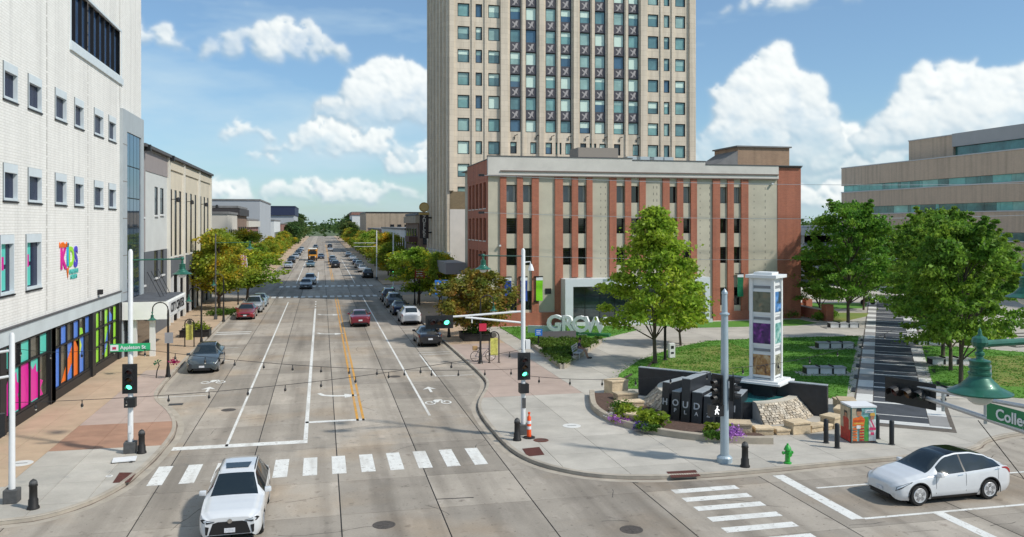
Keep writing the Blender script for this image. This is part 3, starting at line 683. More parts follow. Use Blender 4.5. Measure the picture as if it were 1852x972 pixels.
# ------------------------------------------------------------------ grey and beige building beyond, with the white canopy
def city_building():
    XW = -13.75; Y0, Y1 = 69.8, 111.6
    t = thing('arcade_building', 'grey and beige building with slit windows and a white canopy over its entrance', 'building', (-20, 90, 0))
    M_dg = mat('panel_charcoal', (.115, .125, .14), .7, var=.08, vscale=.8, world=True); M_lg = mat('panel_pale', (.58, .59, .57), .75, var=.06, vscale=.6, world=True); M_bg = mat('beige_render', (.64, .57, .45), .8, var=.07, vscale=.5, world=True); M_tp = mat('taupe_panel', (.30, .265, .26), .75, var=.05, vscale=1)
    Yp = 81.4
    wins = [(75.5, 76.9, 10.2, 12.6), (78.0, 79.6, 10.3, 12.6), (70.2, 71.0, 10, 13.2)]
    dh = [(75.3, 76.9, 4.9, 7.2), (78.2, 79.6, 5.0, 7.2), (70.4, 71.4, 4.6, 7.2)]
    wall_with_holes('x', XW, Y0, Yp, 7.2, 15.5, wins, .08).build('wall', M_lg, t)
    wall_with_holes('x', XW, Y0, Yp, .1, 7.2, dh, .08).build('lower_wall', M_dg, t)
    MB().box(XW, XW + .06, Y0, 71.4, 7.25, 15.4).build('panel', M_tp, t); MB().box(XW, XW + .05, 71.5, Yp, 13.7, 15.4).build('panel', M_tp, t)
    bh = []
    pil = [81.6, 90.2, 101.0, 111.3]
    for a, b in zip(pil, pil[1:]):
        for k in range(3):
            c = a + (b - a) * (k + .66) / 3.3; bh.append((c - .62, c + .62, 6.4, 12.7))
    wall_with_holes('x', XW, Yp, Y1, 4.9, 15.5, bh, .08).build('wall', M_bg, t)
    MB().box(XW + .05, XW + .12, Yp + .2, Y1 - .1, 4.6, 6.2).build('fascia', M_dg, t)
    for p in pil: MB().box(XW, XW + .22, p - .26, p + .26, .1, 15.5).build('pilaster', mat('pilaster_pale', (.66, .63, .56), .7, var=.05, vscale=1), t)
    for a, b in zip(pil, pil[1:]): MB().box(XW, XW + .12, a + .3, b - .3, 14.5, 15.2).build('cornice_panel', M_bg, t)
    MB().box(XW - .3, XW + .4, Y0, Y1 + .2, 15.5, 15.75).build('coping', MATS['drip_dark'], t)
    for a0, a1, z0, z1 in wins + dh + bh:
        f = MB(); wframe(f, 'x', XW, a0, a1, z0, z1, .08, -.10, -.01); w = f.build('window', M_dark, t); pane('pane', 'x', XW, .06, a0 + .08, a1 - .08, z0 + .08, z1 - .08, mat('slit_glass', (.05, .055, .065), .2, spec=.3), w)
        MB().box(XW, XW + .14, a0 - .05, a1 + .05, z0 - .14, z0 - .005).build('sill', M_whitemetal, w)
    # street level: dark doors and glass between pale posts
    yy = 82.2
    MB().box(XW - .5, XW - .4, Y0, Y1, .1, 4.9).build('shop_back', M_dark, t)
    k = 0
    while yy < 110.8:
        MB().box(XW - .2, XW + .05, yy, yy + .55, .1, 4.6).build('door_post', M_whitemetal if k % 2 else M_dark, t)
        pane('pane', 'x', XW, .2, yy + .6, yy + 1.75, .3, 4.4, M_dkglass, t); yy += 1.85; k += 1
    MB().box(-45, XW - .55, Y0 + .05, Y1, 0, 15.4).build('core', M_bg, t); MB().box(-45, XW - .3, Y0, Y1 + .1, 15.42, 15.6).build('roof', M_roofing, t)
    MB().quad((XW, Y1 + .01, 0), (-45, Y1 + .01, 0), (-45, Y1 + .01, 15.5), (XW, Y1 + .01, 15.5)).build('wall', M_bg, t)
    # canopy
    cy0, cy1, cx1 = 62.6, 70.8, -10.6
    M_can = mat('canopy_white', (.84, .84, .80), .6, var=.05, vscale=1)
    c = MB(); c.box(XW + .24, cx1, cy0, cy1, 2.75, 3.98); co = c.build('canopy', M_can, t)
    MB().box(XW + .26, cx1 - .12, cy0 + .12, cy1 - .12, 3.982, 4.03).build('canopy_roof', mat('canopy_membrane', (.09, .095, .105), .8, var=.3, vscale=1), co)
    MB().box(cx1 + .002, cx1 + .05, cy0 + .5, cy1 - .4, 2.85, 3.9).build('sign_panel', M_whitemetal, co)
    lettering('CITY CENTER', .95, face_frame((cx1 + .07, (cy0 + cy1) / 2 + .05, 3.38), (0, 1, 0)), M_dark, co, .03, .01)
    for k in range(4): MB().tube([(XW + .25, 71.2 + 1.5 * k, 5.6), (cx1 - 1, 66.0 + 1.3 * k, 4.0)], .025, 5).build('stay_rod', M_dark, co)
    for xx in (-13.0, -11.8): MB().box(xx, xx + .35, cy0 + .35, cy0 + .7, .1, 2.75).build('column', M_whitemetal, co)
    MB().box(XW + .3, XW + .5, cy0 + .5, cy1, .12, 2.7).build('entrance_glass', M_dkglass, t)
    for yy in (82, 90.4, 101.2, 111.2):
        MB().tube([(XW + .3, yy, 11.7), (XW + .8, yy, 11.75)], .04, 6).lathe((XW + .85, yy, 11.45), [(.05, .45), (.17, .35), (.2, .05), (.08, 0)], 8).build('wall_lamp', M_dark, t)
    for yy in (70.6, 81.5): MB().box(XW - .2, XW + .6, yy, yy + .35, 15.2, 15.7).build('roof_camera', M_dark, t)
city_building()

# ------------------------------------------------------------------ red brick and concrete office
def office():
    YF = 74.5; X0, X1 = 14.73, 46.3
    t = thing('brick_office', 'four storey office of red brick piers and concrete panels behind the plaza', 'building', (30, 80, 0))
    M_br = brickmat('red_brick', (.46, .125, .060), (.37, .092, .046), (.36, .22, .16), .24, .08, var=.16)
    M_cc = mat('cast_concrete', (.50, .46, .36), .88, var=.12, vscale=.5, world=True, bump=.12, bscale=30, speck=.14, detail=8)
    M_par = mat('parapet_stone', (.60, .57, .52), .85, var=.08, vscale=.6, world=True, speck=.08)
    zt = 13.85
    piers = [(16.43 - .55, 16.43)]
    # pairs of window bays framed by brick piers: pier, window, pier, window, pier; then a blank concrete panel
    groups = [(15.85, 16.45, 17.45, 17.92, 18.85, 19.45), (21.0, 21.72, 22.66, 23.25, 24.1, 24.65), (26.3, 27.0, 27.9, 28.45, 29.3, 29.9), (31.6, 32.3, 33.15, 33.72, 34.55, 35.15), (37.35, 37.9, 38.6, 39.25, 39.95, 40.5)]
    groups = [(15.83, 16.40, 17.40, 17.95, 18.80, 19.45), (21.0, 21.75, 22.62, 23.22, 24.05, 24.62), (26.3, 26.98, 27.84, 28.44, 29.28, 29.9), (31.62, 32.32, 33.1, 33.72, 34.52, 35.14), (36.8, 37.55, 38.35, 39.0, 39.8, 40.55)]
    rows = [(11.45, 13.02), (8.55, 9.98), (5.65, 7.22), (1.55, 3.3)]
    holes = []
    for gi, gq in enumerate(groups):
        for a0, a1 in ((gq[1], gq[2]), (gq[3], gq[4])):
            for ri, (z0, z1) in enumerate(rows):
                if 1 <= gi <= 3 and ri == 3: continue
                holes.append((a0, a1, z0, z1))
    ent = (22.15, 35.3, .46, 3.75); holes.append(ent)
    wall_with_holes('y', YF, X0, 43.75, .1, zt, holes, .45).build('wall', M_cc, t)
    for gi, gq in enumerate(groups):
        for a0, a1 in ((gq[0], gq[1]), (gq[2], gq[3]), (gq[4], gq[5])):
            zb = 3.75 if (1 <= gi <= 3) and a0 > 21.5 and a1 < 35.2 else .1
            if gi == 1 and a0 < 21.1: zb = .1
            if zb > 1: zb = 4.5
            MB().box(a0, a1, YF - .16, YF + .05, zb, zt).build('brick_pier', M_br, t)
    MB().box(X0 - .02, 21.0, YF - .2, YF + .04, .1, 1.3).build('brick_plinth', M_br, t); MB().box(36.8, 43.8, YF - .2, YF + .04, .1, 1.0).build('brick_plinth', M_br, t)
    for a0, a1, z0, z1 in holes[:-1]:
        f = MB(); wframe(f, 'y', YF, a0, a1, z0, z1, .05, -.32, -.25); w = f.build('window', M_dark, t)
        top = z0 > 11
        if top and random.random() < .9:
            pane('pane', 'y', YF, .33, a0 + .05, a0 + (a1 - a0) * .72, z0 + .05, z1 - .05, glass('glass_slate', (.07, .085, .10), .07), w); pane('blind', 'y', YF, .34, a0 + (a1 - a0) * .72, a1 - .05, z0 + .05, z1 - .05, mat('blind_pale', (.42, .43, .38), .7), w)
        else: pane('pane', 'y', YF, .33, a0 + .05, a1 - .05, z0 + .05, z1 - .05, glass('glass_black', (.012, .012, .013), .06), w)
        if not top and random.random() < .5:
            zz = z0 + .25
            l_ = MB()
            while zz < z1 - .15: l_.box(a0 + .06, a1 - .06, YF + .31, YF + .325, zz, zz + .03); zz += .16
            l_.build('blind_slats', mat('slat_grey', (.05, .052, .055), .6), w)
    # parapet in stone steps, dark drip lines
    MB().box(X0 - .06, 28.5, YF - .25, YF + .2, zt, 15.58).build('parapet', M_par, t); MB().box(28.5, 35.95, YF - .252, YF + .2, zt, 15.42).build('parapet', M_par, t); MB().box(35.95, 43.75, YF - .254, YF + .2, zt, 15.12).build('parapet', M_par, t)
    MB().box(X0 - .1, 28.55, YF - .3, YF + .25, 15.58, 15.66).build('coping', MATS['drip_dark'], t); MB().box(28.55, 36, YF - .3, YF + .25, 15.42, 15.50).build('coping', MATS['drip_dark'], t); MB().box(36, 46.35, YF - .3, YF + .25, 15.12, 15.2).build('coping', MATS['drip_dark'], t)
    MB().box(15.8, 43.7, YF - .34, YF - .25, 14.2, 14.32).build('ledge', mat('ledge_rust', (.17, .13, .11), .8), t); MB().box(X0, 43.7, YF - .3, YF - .25, zt - .06, zt + .04).build('ledge', MATS['ledge_rust'], t)
    for k, xx in enumerate((25.45, 31.05, 25.9, 30.7, 35.5, 36.5, 41.2, 42.4)):
        s_ = MB(); z = 12.8
        while z > 1.5: s_.box(xx, xx + .06, YF - .006, YF, z, z + .14 + .1 * (k % 2)); z -= .62
        s_.build('form_tie_marks', mat('tie_marks', (.17, .16, .14), .9), t)
    # right end: full brick, then the glass corner
    MB().box(43.75, X1, YF - .05, 90, .1, 15.0).build('brick_end', M_br, t)
    MB().box(43.7, X1 + .06, YF - .12, 90, 15.0, 15.12).build('coping', MATS['drip_dark'], t)
    MB().box(X1, X1 + .12, YF + .7, YF + 2.2, 1.3, 12.2).build('corner_glazing', M_dkglass, t)
    for z in range(2, 12, 2): MB().box(X1 + .12, X1 + .15, YF + .7, YF + 2.2, z, z + .08).build('glazing_bar', M_dark, t)
    # left face: brick with tall dark windows between brick mullions
    YB = 85.45
    MB().box(X0 - .03, X0 + .4, YF + .21, YB, 13.6, 15.3).build('brick_parapet', M_br, t); MB().box(X0 - .08, X0 + .42, YF + .26, YB + .02, 15.3, 15.38).build('coping', MATS['drip_dark'], t)
    lh = []
    for z0, z1 in ((10.9, 13.3), (7.9, 10.0), (4.9, 6.9), (1.5, 3.9)):
        for k in range(5): lh.append((75.6 + 1.95 * k, 76.85 + 1.95 * k, z0, z1))
    wall_with_holes('-x', X0, YF + .01, YB, .1, 13.6, lh, .35).build('side_wall', M_br, t)
    for h in lh:
        f = MB(); wframe(f, '-x', X0, *h, .06, -.28, -.2); w = f.build('window', M_dark, t); pane('pane', '-x', X0, .29, h[0] + .06, h[1] - .06, h[2] + .06, h[3] - .06, M_dkglass, w); MB().box(X0 - .05, X0 + .1, h[0] - .05, h[1] + .05, h[2] - .1, h[2] - .005).build('sill', M_par, w)
    # volume, roof and penthouse
    MB().box(X0 + .5, 43.7, YF + .6, 90, .1, 15.0).build('core', M_cc, t); MB().box(X0 + .1, 43.9, YF + .1, 90, 15.0, 15.08).build('roof', M_roofing, t)
    M_pent = brickmat('penthouse_brick', (.40, .25, .15), (.33, .20, .12), (.34, .26, .2), .24, .08)
    pt_ = MB().box(44.0, 50.2, 83, 88.5, 15.1, 17.8).build('penthouse', M_pent, t); MB().box(43.8, 50.4, 82.8, 88.7, 17.8, 17.95).build('penthouse_roof', M_roofing, pt_)
    MB().poly([(43.99, 83, 15.1), (43.99, 83, 17.4), (41.6, 83, 15.9), (40.2, 83, 15.1)]).poly([(43.99, 88, 15.1), (43.99, 88, 17.4), (41.6, 88, 15.9), (40.2, 88, 15.1)]).quad((43.99, 83, 17.4), (41.6, 83, 15.9), (41.6, 88, 15.9), (43.99, 88, 17.4)).quad((41.6, 83, 15.9), (40.2, 83, 15.1), (40.2, 88, 15.1), (41.6, 88, 15.9)).build('penthouse_slope', M_roofing, pt_)
    MB().box(25.0, 29.2, 80, 83, 15.1, 17.1).build('rooftop_unit', mat('unit_tan', (.30, .26, .22), .8), t)
    for xx in (30.2, 31.6, 33.1, 34.2): MB().box(xx, xx + 1.0, 80, 81.4, 15.1, 16.3).build('rooftop_unit', mat('unit_grey', (.48, .53, .54), .5, .3), t)
    # entrance: white frame round dark glazing
    e0, e1 = ent[0] - .6, ent[1] + .5
    M_ef = mat('entrance_frame', (.62, .66, .68), .5, var=.05, vscale=1)
    fr = MB(); fr.box(e0, e0 + .75, YF - 1.6, YF + .1, .14, 4.42); fr.box(e1 - .5, e1, YF - 1.6, YF + .1, .14, 4.42); fr.box(e0 + .75, e1 - .5, YF - 1.6, YF + .1, 3.72, 4.42); fr.box(e0 - .2, e1 + .2, YF - 1.7, YF - 1.62, .14, .5)
    en = fr.build('entrance', M_ef, t)
    n = 9; wv = (e1 - .5 - e0 - .75) / n
    for k in range(n):
        for z0, z1 in ((.5, 1.7), (1.74, 2.75), (2.79, 3.72)):
            pane('pane', 'y', YF, -.55, e0 + .75 + k * wv + .03, e0 + .75 + (k + 1) * wv - .03, z0, z1, glass('entrance_glass', (.035, .05, .055), .04, .5, .6), en)
    MB().box(e0 + .75, e1 - .5, YF - .5, YF - .45, .5, 3.72).build('mullions', M_dark, en)
    MB().box(25.2, 27.0, YF - 1.66, YF - 1.61, 4.25, 4.4).build('sign_plate', mat('plate_grey', (.30, .38, .38), .5), en)
    MB().box(20.1, 20.65, YF - .06, YF - .002, 3.0, 3.5).build('wall_vent', M_dark, t)
    for xx, zz in ((15.7, 7.4), (43.0, 13.3)): MB().box(xx, xx + .18, YF - .3, YF - .02, zz, zz + .15).build('wall_camera', M_whitemetal, t)
    # banners hung on the piers, flat cloth held by brackets
    for (xx, c1, c2) in ((16.2, (.02, .06, .30), 'blue and white'), (17.7, (.03, .08, .34), 'blue'), (19.15, (.22, .62, .01), 'lime green'), (39.3, (.005, .16, .07), 'dark green')):
        b = MB(); b.v = []; n = 8
        for i in range(n + 1):
            z = 4.55 - 2.15 * i / n; b.v += [(xx, YF - .30 - .02 * math.sin(i), z), (xx + .62, YF - .30 - .05 * math.sin(i * .8 + 1), z)]
        b.f = [(2 * i, 2 * i + 1, 2 * i + 3, 2 * i + 2) for i in range(1, n)]
        bo = b.build('banner', mat('banner_%s' % c2.replace(' ', '_'), c1, .8), t)
        tp = MB(); tp.v = b.v[:4]; tp.f = [(0, 1, 3, 2)]; tp.build('banner_top', mat('cloth_white', (.72, .74, .76), .8), bo)
        MB().box(xx - .15, xx + .65, YF - .33, YF - .1, 4.56, 4.66).build('bracket', M_dark, bo); MB().box(xx - .15, xx + .1, YF - .33, YF - .1, 2.3, 2.42).build('bracket', M_dark, bo)
office()

# ------------------------------------------------------------------ stone tower
def tower():
    YF, X0, X1, ZT = 98.0, 14.78, 46.15, 44.0
    t = thing('stone_tower', 'tall pale stone office tower with teal windows rising behind the brick office', 'building', (30, 108, 0))
    M_st = brickmat('limestone', (.74, .635, .505), (.69, .59, .465), (.56, .47, .37), 1.3, .62, var=.14, msize=.015, bump=.15)
    M_gt = [glass('teal_glass_a', (.19, .37, .35), .15, .3, .6), glass('teal_glass_b', (.11, .22, .23), .1, .35, .6), glass('teal_glass_c', (.30, .46, .42), .2, .2, .8), mat('blind_light', (.66, .82, .72), .5, var=.04, vscale=1.5), glass('blue_glass', (.06, .13, .20), .05, .2)]
    M_sp = mat('spandrel_charcoal', (.07, .066, .08), .6, var=.1, vscale=2); M_orn = mat('spandrel_ornament', (.40, .37, .365), .7)
    fh = 2.72
    def X(px): return onY(px, YF)
    sing = [(536.2, 550.2), (557.3, 565), (572.2, 585.7), (759.2, 771.5), (778, 784.7), (791.2, 803)]
    duo = [(597.6, 610.4), (616, 628.8), (639.3, 651.6), (656.8, 669.5), (679.3, 691.8), (697, 709.5), (719, 731.5), (736.2, 748.5)]
    zr = [ZZ(X(545), YF, 113) + .0]
    z0 = ZZ(X(543), YF, 114.5)              # lowest visible full row, sill
    holes = []; info = []
    for r in range(-3, 9):
        zs = z0 + r * fh; ze = zs + 1.58
        if ze > ZT - 2: break
        for k, (a, b) in enumerate(sing):
            if r < 0 and k > 2: continue
            holes.append((X(a), X(b), zs, ze)); info.append('s')
    zd0 = ZZ(X(604), YF, 88.5)
    for r in range(0, 8):
        zs = zd0 + r * fh; ze = zs + 1.52
        for a, b in duo: holes.append((X(a), X(b), zs - (1.2 if r else 0), ze)); info.append('d' if r else 'd0')
    for a, b in ((598, 605.5), (621.5, 628.8), (639.3, 647), (651, 658), (662.5, 670), (680, 687), (691, 698.7), (702.5, 710), (719.5, 727), (741.5, 749)): holes.append((X(a), X(b), zd0 - 2.62, zd0 - 1.2)); info.append('n')
    wall_with_holes('y', YF, X0, X1, 9.2, ZT, holes, .3).build('wall', M_st, t)
    # wall below: brick band and white painted party wall
    MB().box(X0 - .01, 20, YF - .03, YF + .1, 11.2, 13.3).build('brick_band', brickmat('brown_brick', (.27, .20, .11), (.22, .16, .09), (.20, .16, .11)), t)
    MB().box(X0 - .01, 20, YF - .05, YF + .1, 0, 11.2).build('painted_wall', mat('painted_white', (.66, .62, .58), .8, var=.06, vscale=.7, world=True), t)
    for (a0, a1, zs, ze), kind in zip(holes, info):
        f = MB(); wframe(f, 'y', YF, a0, a1, zs, ze, .09, -.2, -.1); w = f.build('window', M_dark, t)
        zg = zs + (1.2 if kind == 'd' else .09)
        g_ = random.choices(M_gt, (4, 4, 3, 3 if kind[0] == 'd' else .4, 1.6))[0]
        if kind == 'n' and random.random() < .3: g_ = M_dkglass
        pane('pane', 'y', YF, .2, a0 + .09, a1 - .09, zg, ze - .09, g_, w)
        if random.random() < .45 and g_ is not M_gt[3]: 
            hb = (ze - zg) * random.choice((.35, .5, .3)); pane('blind', 'y', YF, .185, a0 + .1, a1 - .1, ze - .1 - hb, ze - .1, random.choice((M_gt[3], M_gt[2])), w, .01)
        if kind == 'd':
            sp = MB().box(a0 + .02, a1 - .02, YF + .06, YF + .16, zs + .02, zs + 1.16).build('spandrel', M_sp, w)
            cx, cz = (a0 + a1) / 2, zs + .58
            def orn(pts): 
                q = MB(); tri_poly(q, pts, 0); q.v = [(cx + v[0], YF + .045, cz + v[1]) for v in q.v]; q.v += [(v[0], YF + .06, v[2]) for v in q.v]; n_ = len(pts)
                for i in range(n_): q.f.append((i, (i + 1) % n_, n_ + (i + 1) % n_, n_ + i))
                q.build('ornament', M_orn, w)
            orn([(-.42, -.38), (-.1, -.42), (.06, -.1), (.34, -.36), (.2, -.02), (.34, .42), (.08, .4), (-.04, .12), (-.34, .34), (-.4, .22), (-.12, -.02), (-.2, -.24)])
    # piers standing proud between the bays
    for px, wd, pr in ((529, .55, .25), (554, .28, .12), (569.2, .30, .12), (590.5, .9, .32), (613.2, .28, .16), (634, .55, .3), (654.2, .25, .16), (674.4, .6, .3), (694.4, .28, .16), (714.3, .6, .3), (733.8, .26, .16), (753.5, .8, .32), (774.8, .26, .12), (788, .28, .12), (810.5, .75, .25)):
        c = X(px); MB().box(c - wd / 2, c + wd / 2, YF - pr, YF + .02, 13.4, ZT).build('pier', M_st, t)
    for a in (601, 626, 644, 664, 684, 706, 724, 744):
        c = X(a + 2); MB().tube([(c, YF - .02, zd0 - .9), (c, YF - .12, zd0 - .45), (c + .3, YF - .35, zd0 - .35)], .05, 6).build('wall_lamp', M_dark, t)
    # street side, in shade: piers and slim windows
    XW = X0; YB = 118.4; lh = []
    for r in range(-4, 9):
        zs = z0 + r * fh
        for k in range(6):
            a = 99.6 + 3.1 * k; lh.append((a, a + 1.15, zs, zs + 1.65))
    wall_with_holes('-x', XW, YF + .01, YB, 5.9, ZT, lh, .35).build('side_wall', M_st, t)
    for h in lh:
        f = MB(); wframe(f, '-x', XW, *h, .07, -.3, -.2); w = f.build('window', M_dark, t); pane('pane', '-x', XW, .3, h[0] + .07, h[1] - .07, h[2] + .07, h[3] - .07, M_dkglass, w)
    for k in range(7): MB().box(XW - .35, XW + .02, 98.0 + 3.1 * k, 98.75 + 3.1 * k, 5.9, ZT).build('pier', M_st, t)
    MB().box(XW - .12, XW + .05, YF - .1, YB, 0.1, 5.9).build('stone_base', mat('base_stone', (.40, .42, .42), .7, var=.1, vscale=.8, world=True), t); MB().box(XW - .3, XW + .02, YF - .3, YB, 5.9, 6.15).build('string_course', MATS['base_stone'], t)
    MB().box(X0 + .4, X1 - .02, YF + .35, YB, 0, ZT - .1).build('core', M_st, t); MB().box(X0 - .2, X1 + .2, YF - .3, YB + .2, ZT, ZT + .5).build('roof', M_roofing, t)
    MB().quad((X1, YF, 9.2), (X1, YB, 9.2), (X1, YB, ZT), (X1, YF, ZT)).build('side_wall', M_st, t)
    # dark red awning over the pavement at its foot
    MB().poly([(14.3, 94.2, 4.6), (14.3, 97.6, 4.6), (11.8, 97.6, 3.3), (11.8, 94.2, 3.3)]).poly([(14.3, 94.2, 4.6), (11.8, 94.2, 3.3), (14.3, 94.2, 3.3)]).poly([(14.3, 97.6, 4.6), (11.8, 97.6, 3.3), (14.3, 97.6, 3.3)]).build('awning', mat('awning_maroon', (.09, .012, .03), .8), t)
    MB().box(12.6, 14.7, 86.5, 93.5, 4.2, 5.4).build('flat_canopy', mat('canopy_grey', (.25, .25, .26), .7), t)
tower()

# ------------------------------------------------------------------ banded brick building on the right
def civic():
    XF = 92.5; Y1 = 135.5; Y0 = 55.0
    t = thing('banded_building', 'wide tan brick building with long ribbon windows beyond the plaza trees', 'building', (100, 100, 0))
    M_tb = brickmat('tan_brick', (.66, .51, .38), (.60, .46, .34), (.55, .44, .34), .3, .1, var=.10)
    M_sill = mat('sill_pale', (.55, .56, .56), .6)
    zs = [ZZ(XF, Y1, p) for p in (131.5, 150, 157.5, 175, 182.5)]
    def z(px, py): Y = onX(px, XF); return ZZ(XF, Y, py)
    bands = [(16.4, 19.6, 'b'), (15.15, 16.4, 'w'), (12.55, 15.15, 'b'), (11.2, 12.55, 'w'), (8.3, 11.2, 'b'), (7.0, 8.3, 'w'), (4.2, 7.0, 'b'), (3.0, 4.2, 'w'), (0, 3.0, 'b')]
    for z0, z1, k in bands:
        if k == 'b':
            MB().box(XF, XF + 3, Y0, Y1, z0, z1).build('brick_band', M_tb, t); MB().box(XF - .08, XF, Y0, Y1 + .05, z1 - .02, z1 + .14).build('sill', M_sill, t)
        else:
            w = MB().box(XF + .5, XF + .7, Y0, Y1 - .1, z0, z1).build('ribbon_window', M_dark, t)
            y = Y1 - .15; kk = 0
            while y > Y0 + 2:
                d = random.choice((1.6, 2.2, 3.4)) if kk % 3 else .7
                pane('pane', '-x', XF, .4, max(y - d + .04, Y0), y, z0 + .14, z1 - .02, random.choices([glass('ribbon_a', (.12, .40, .37), .06, .5, .25), glass('ribbon_b', (.05, .17, .16), .05, .7, .3), glass('ribbon_c', (.22, .50, .45), .08, .4, .3)], (4, 3, 2) if z0 > 14 else (1, 5, 1))[0], w); y -= d; kk += 1
    MB().box(XF + .75, XF + 45, Y0, Y1 - .1, 0, 19.3).build('core', M_tb, t); MB().box(XF, XF + 45, Y0, Y1, 19.6, 19.7).build('roof', M_roofing, t)
    Ym = onX(1065, XF + 2); Yq = onX(1117, XF + 2)
    MB().box(XF + 2, XF + 40, Yq, Ym, 19.7, 23.1).build('upper_block', M_tb, t); MB().box(XF + 1.8, XF + 40, Y0, Yq, 21.3, 23.3).build('upper_fascia', mat('fascia_grey', (.42, .42, .42), .6, var=.05, vscale=.5), t); MB().box(XF + 2.4, XF + 40, Y0, Yq, 19.7, 21.3).build('upper_glazing', glass('ribbon_b', (0, 0, 0)), t)
    MB().box(XF + 1.9, XF + 40, Yq - .02, Ym + .1, 23.1, 23.25).build('upper_roof', M_sill, t)
civic()

# ------------------------------------------------------------------ lesser buildings along the street and behind
def block(name, label, x0, x1, y0, y1, z, m, wins=None, roofc=None, cornice=None, face='y', trim=None):
    t = thing(name, label, 'building', ((x0 + x1) / 2, (y0 + y1) / 2, 0))
    MB().box(x0, x1, y0, y1, 0, z).build('wall', m, t)
    MB().box(x0 - .15, x1 + .15, y0 - .15, y1 + .15, z, z + .35).build('roof', roofc or M_roofing, t)
    if cornice: MB().box(x0 - .4, x1 + .4, y0 - .4, y1 + .4, z - 1.3, z - .1).build('cornice', cornice, t)
    for (f, a0, a1, z0, z1, n) in wins or []:
        wv = (a1 - a0) / n
        for k in range(n):
            p0, p1 = a0 + k * wv + wv * .22, a0 + (k + 1) * wv - wv * .22
            if f == 'y': w = MB().box(p0, p1, y0 - .05, y0 + .02, z0, z1).build('window', M_dark, t); pane('pane', 'y', y0 - .05, -.03, p0 + .1, p1 - .1, z0 + .1, z1 - .1, M_dkglass, w)
            elif f == 'x': w = MB().box(x1 - .02, x1 + .05, p0, p1, z0, z1).build('window', M_dark, t); pane('pane', 'x', x1 + .05, -.03, p0 + .1, p1 - .1, z0 + .1, z1 - .1, M_dkglass, w)
            else: w = MB().box(x0 - .05, x0 + .02, p0, p1, z0, z1).build('window', M_dark, t); pane('pane', '-x', x0 - .05, -.03, p0 + .1, p1 - .1, z0 + .1, z1 - .1, M_dkglass, w)
    return t
c_cream = mat('far_cream', (.58, .54, .47), .85, var=.06, vscale=.3, world=True); c_brn = brickmat('far_brown', (.26, .16, .11), (.22, .13, .09), (.22, .17, .13)); c_wht = mat('far_white', (.66, .67, .66), .8, var=.05, vscale=.2, world=True); c_navy = mat('far_navy', (.02, .03, .075), .6); c_red = brickmat('far_red', (.32, .13, .10), (.28, .11, .08), (.26, .2, .17)); c_gry = mat('far_grey', (.40, .42, .44), .8, var=.05, vscale=.2, world=True); c_tan = brickmat('far_tan', (.44, .34, .24), (.40, .31, .22), (.36, .29, .22))
block('corner_shop', 'low cream corner building at far end of the grey arcade', -42, -13.9, 133, 148, 11.0, c_cream, [('y', -30, -14.5, 6, 8.5, 6), ('x', 134, 147, 6, 8.6, 4)], cornice=None)
block('brown_shop', 'brown brick shop with a dark cornice behind the left street trees', -40, -13.9, 148.2, 166, 12.2, c_brn, [('x', 149, 165, 6, 9, 4)], cornice=mat('cornice_dark', (.045, .04, .04), .7))
block('brick_row', 'pinkish brick shop row between the brown shop and the white hall', -40, -13.9, 166.2, 196, 10.2, c_red, [('x', 167, 195, 5.5, 8, 7)], cornice=c_cream)
block('white_hall', 'large windowless pale grey hall above the left street trees', -62, -14.2, 205, 248, 15.0, c_gry)
block('white_annex', 'white box building with a flat front beyond the pale hall', -27, -14, 262, 300, 10.5, c_wht, [('x', 263, 299, 4, 7, 6)])
block('navy_block', 'grey building with a navy blue top storey far down the left side', -36.5, -14, 450, 520, 17.2, c_gry, [('x', 452, 518, 5, 8, 8)], cornice=None)
nb = thing('navy_attic', 'navy blue top storey crowning the far grey building on the left', 'building', (-25, 485, 13)); MB().box(-37.0, -13.6, 449.2, 520.8, 14.2, 18.6).build('wall', c_navy, nb); MB().box(-37.2, -13.4, 449, 521, 18.6, 19).build('roof', c_navy, nb)
block('far_west_row', 'red brick row far down the left pavement', -34, -14, 310, 440, 9.5, c_red, [('x', 312, 438, 4.5, 7, 22)])
block('marquee_building', 'brown brick corner building with an arched cream front beside the tower', 14.9, 40, 133, 152, 10.9, c_brn, [('y', 15.2, 20, 6.2, 8.6, 2), ('-x', 134, 151, 6, 8.8, 4)], cornice=c_tan)
block('east_row', 'pale two storey shop row beyond the brown corner building', 14.9, 38, 153, 215, 8.4, c_wht, [('-x', 154, 214, 4.6, 7, 14)])
block('east_row_tan', 'maroon shop row on the right behind the yellow trees', 14.9, 38, 216, 280, 8.0, c_red, [('-x', 217, 279, 4.4, 6.8, 14)])
block('tan_hall', 'wide tan hall with a dark roof edge far down the right side', 14.5, 36, 284, 330, 13.3, c_tan, [('y', 22, 34, 8.3, 9.4, 5)], roofc=M_dark)
block('blue_white_block', 'white and red block with a raised roof beam far down the right side', 15, 27, 430, 470, 15.5, c_wht, [('-x', 431, 469, 6, 9, 8)], cornice=c_red)
# parking ramp behind, seen between the office and the trees
def ramp():
    t = thing('parking_ramp', 'white decked parking ramp seen between the brick office and the trees', 'parking ramp', (70, 135, 0))
    for k, z in enumerate((0., 3.1, 6.2)):
        MB().box(52, 110, 137, 175, z + 1.2, z + 2.6).build('parapet', c_wht, t); MB().box(52, 110, 139, 175, z + 2.62, z + 2.9).build('deck', c_gry, t)
        for j in range(9): MB().box(53 + 6.5 * j, 53.6 + 6.5 * j, 137.3, 138, z - .5, z + 1.2).build('column', c_cream, t)
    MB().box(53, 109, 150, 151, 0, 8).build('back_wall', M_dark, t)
    MB().box(58, 66, 136, 136.9, 0, 4.2).build('brick_panel', c_red, t)
ramp()
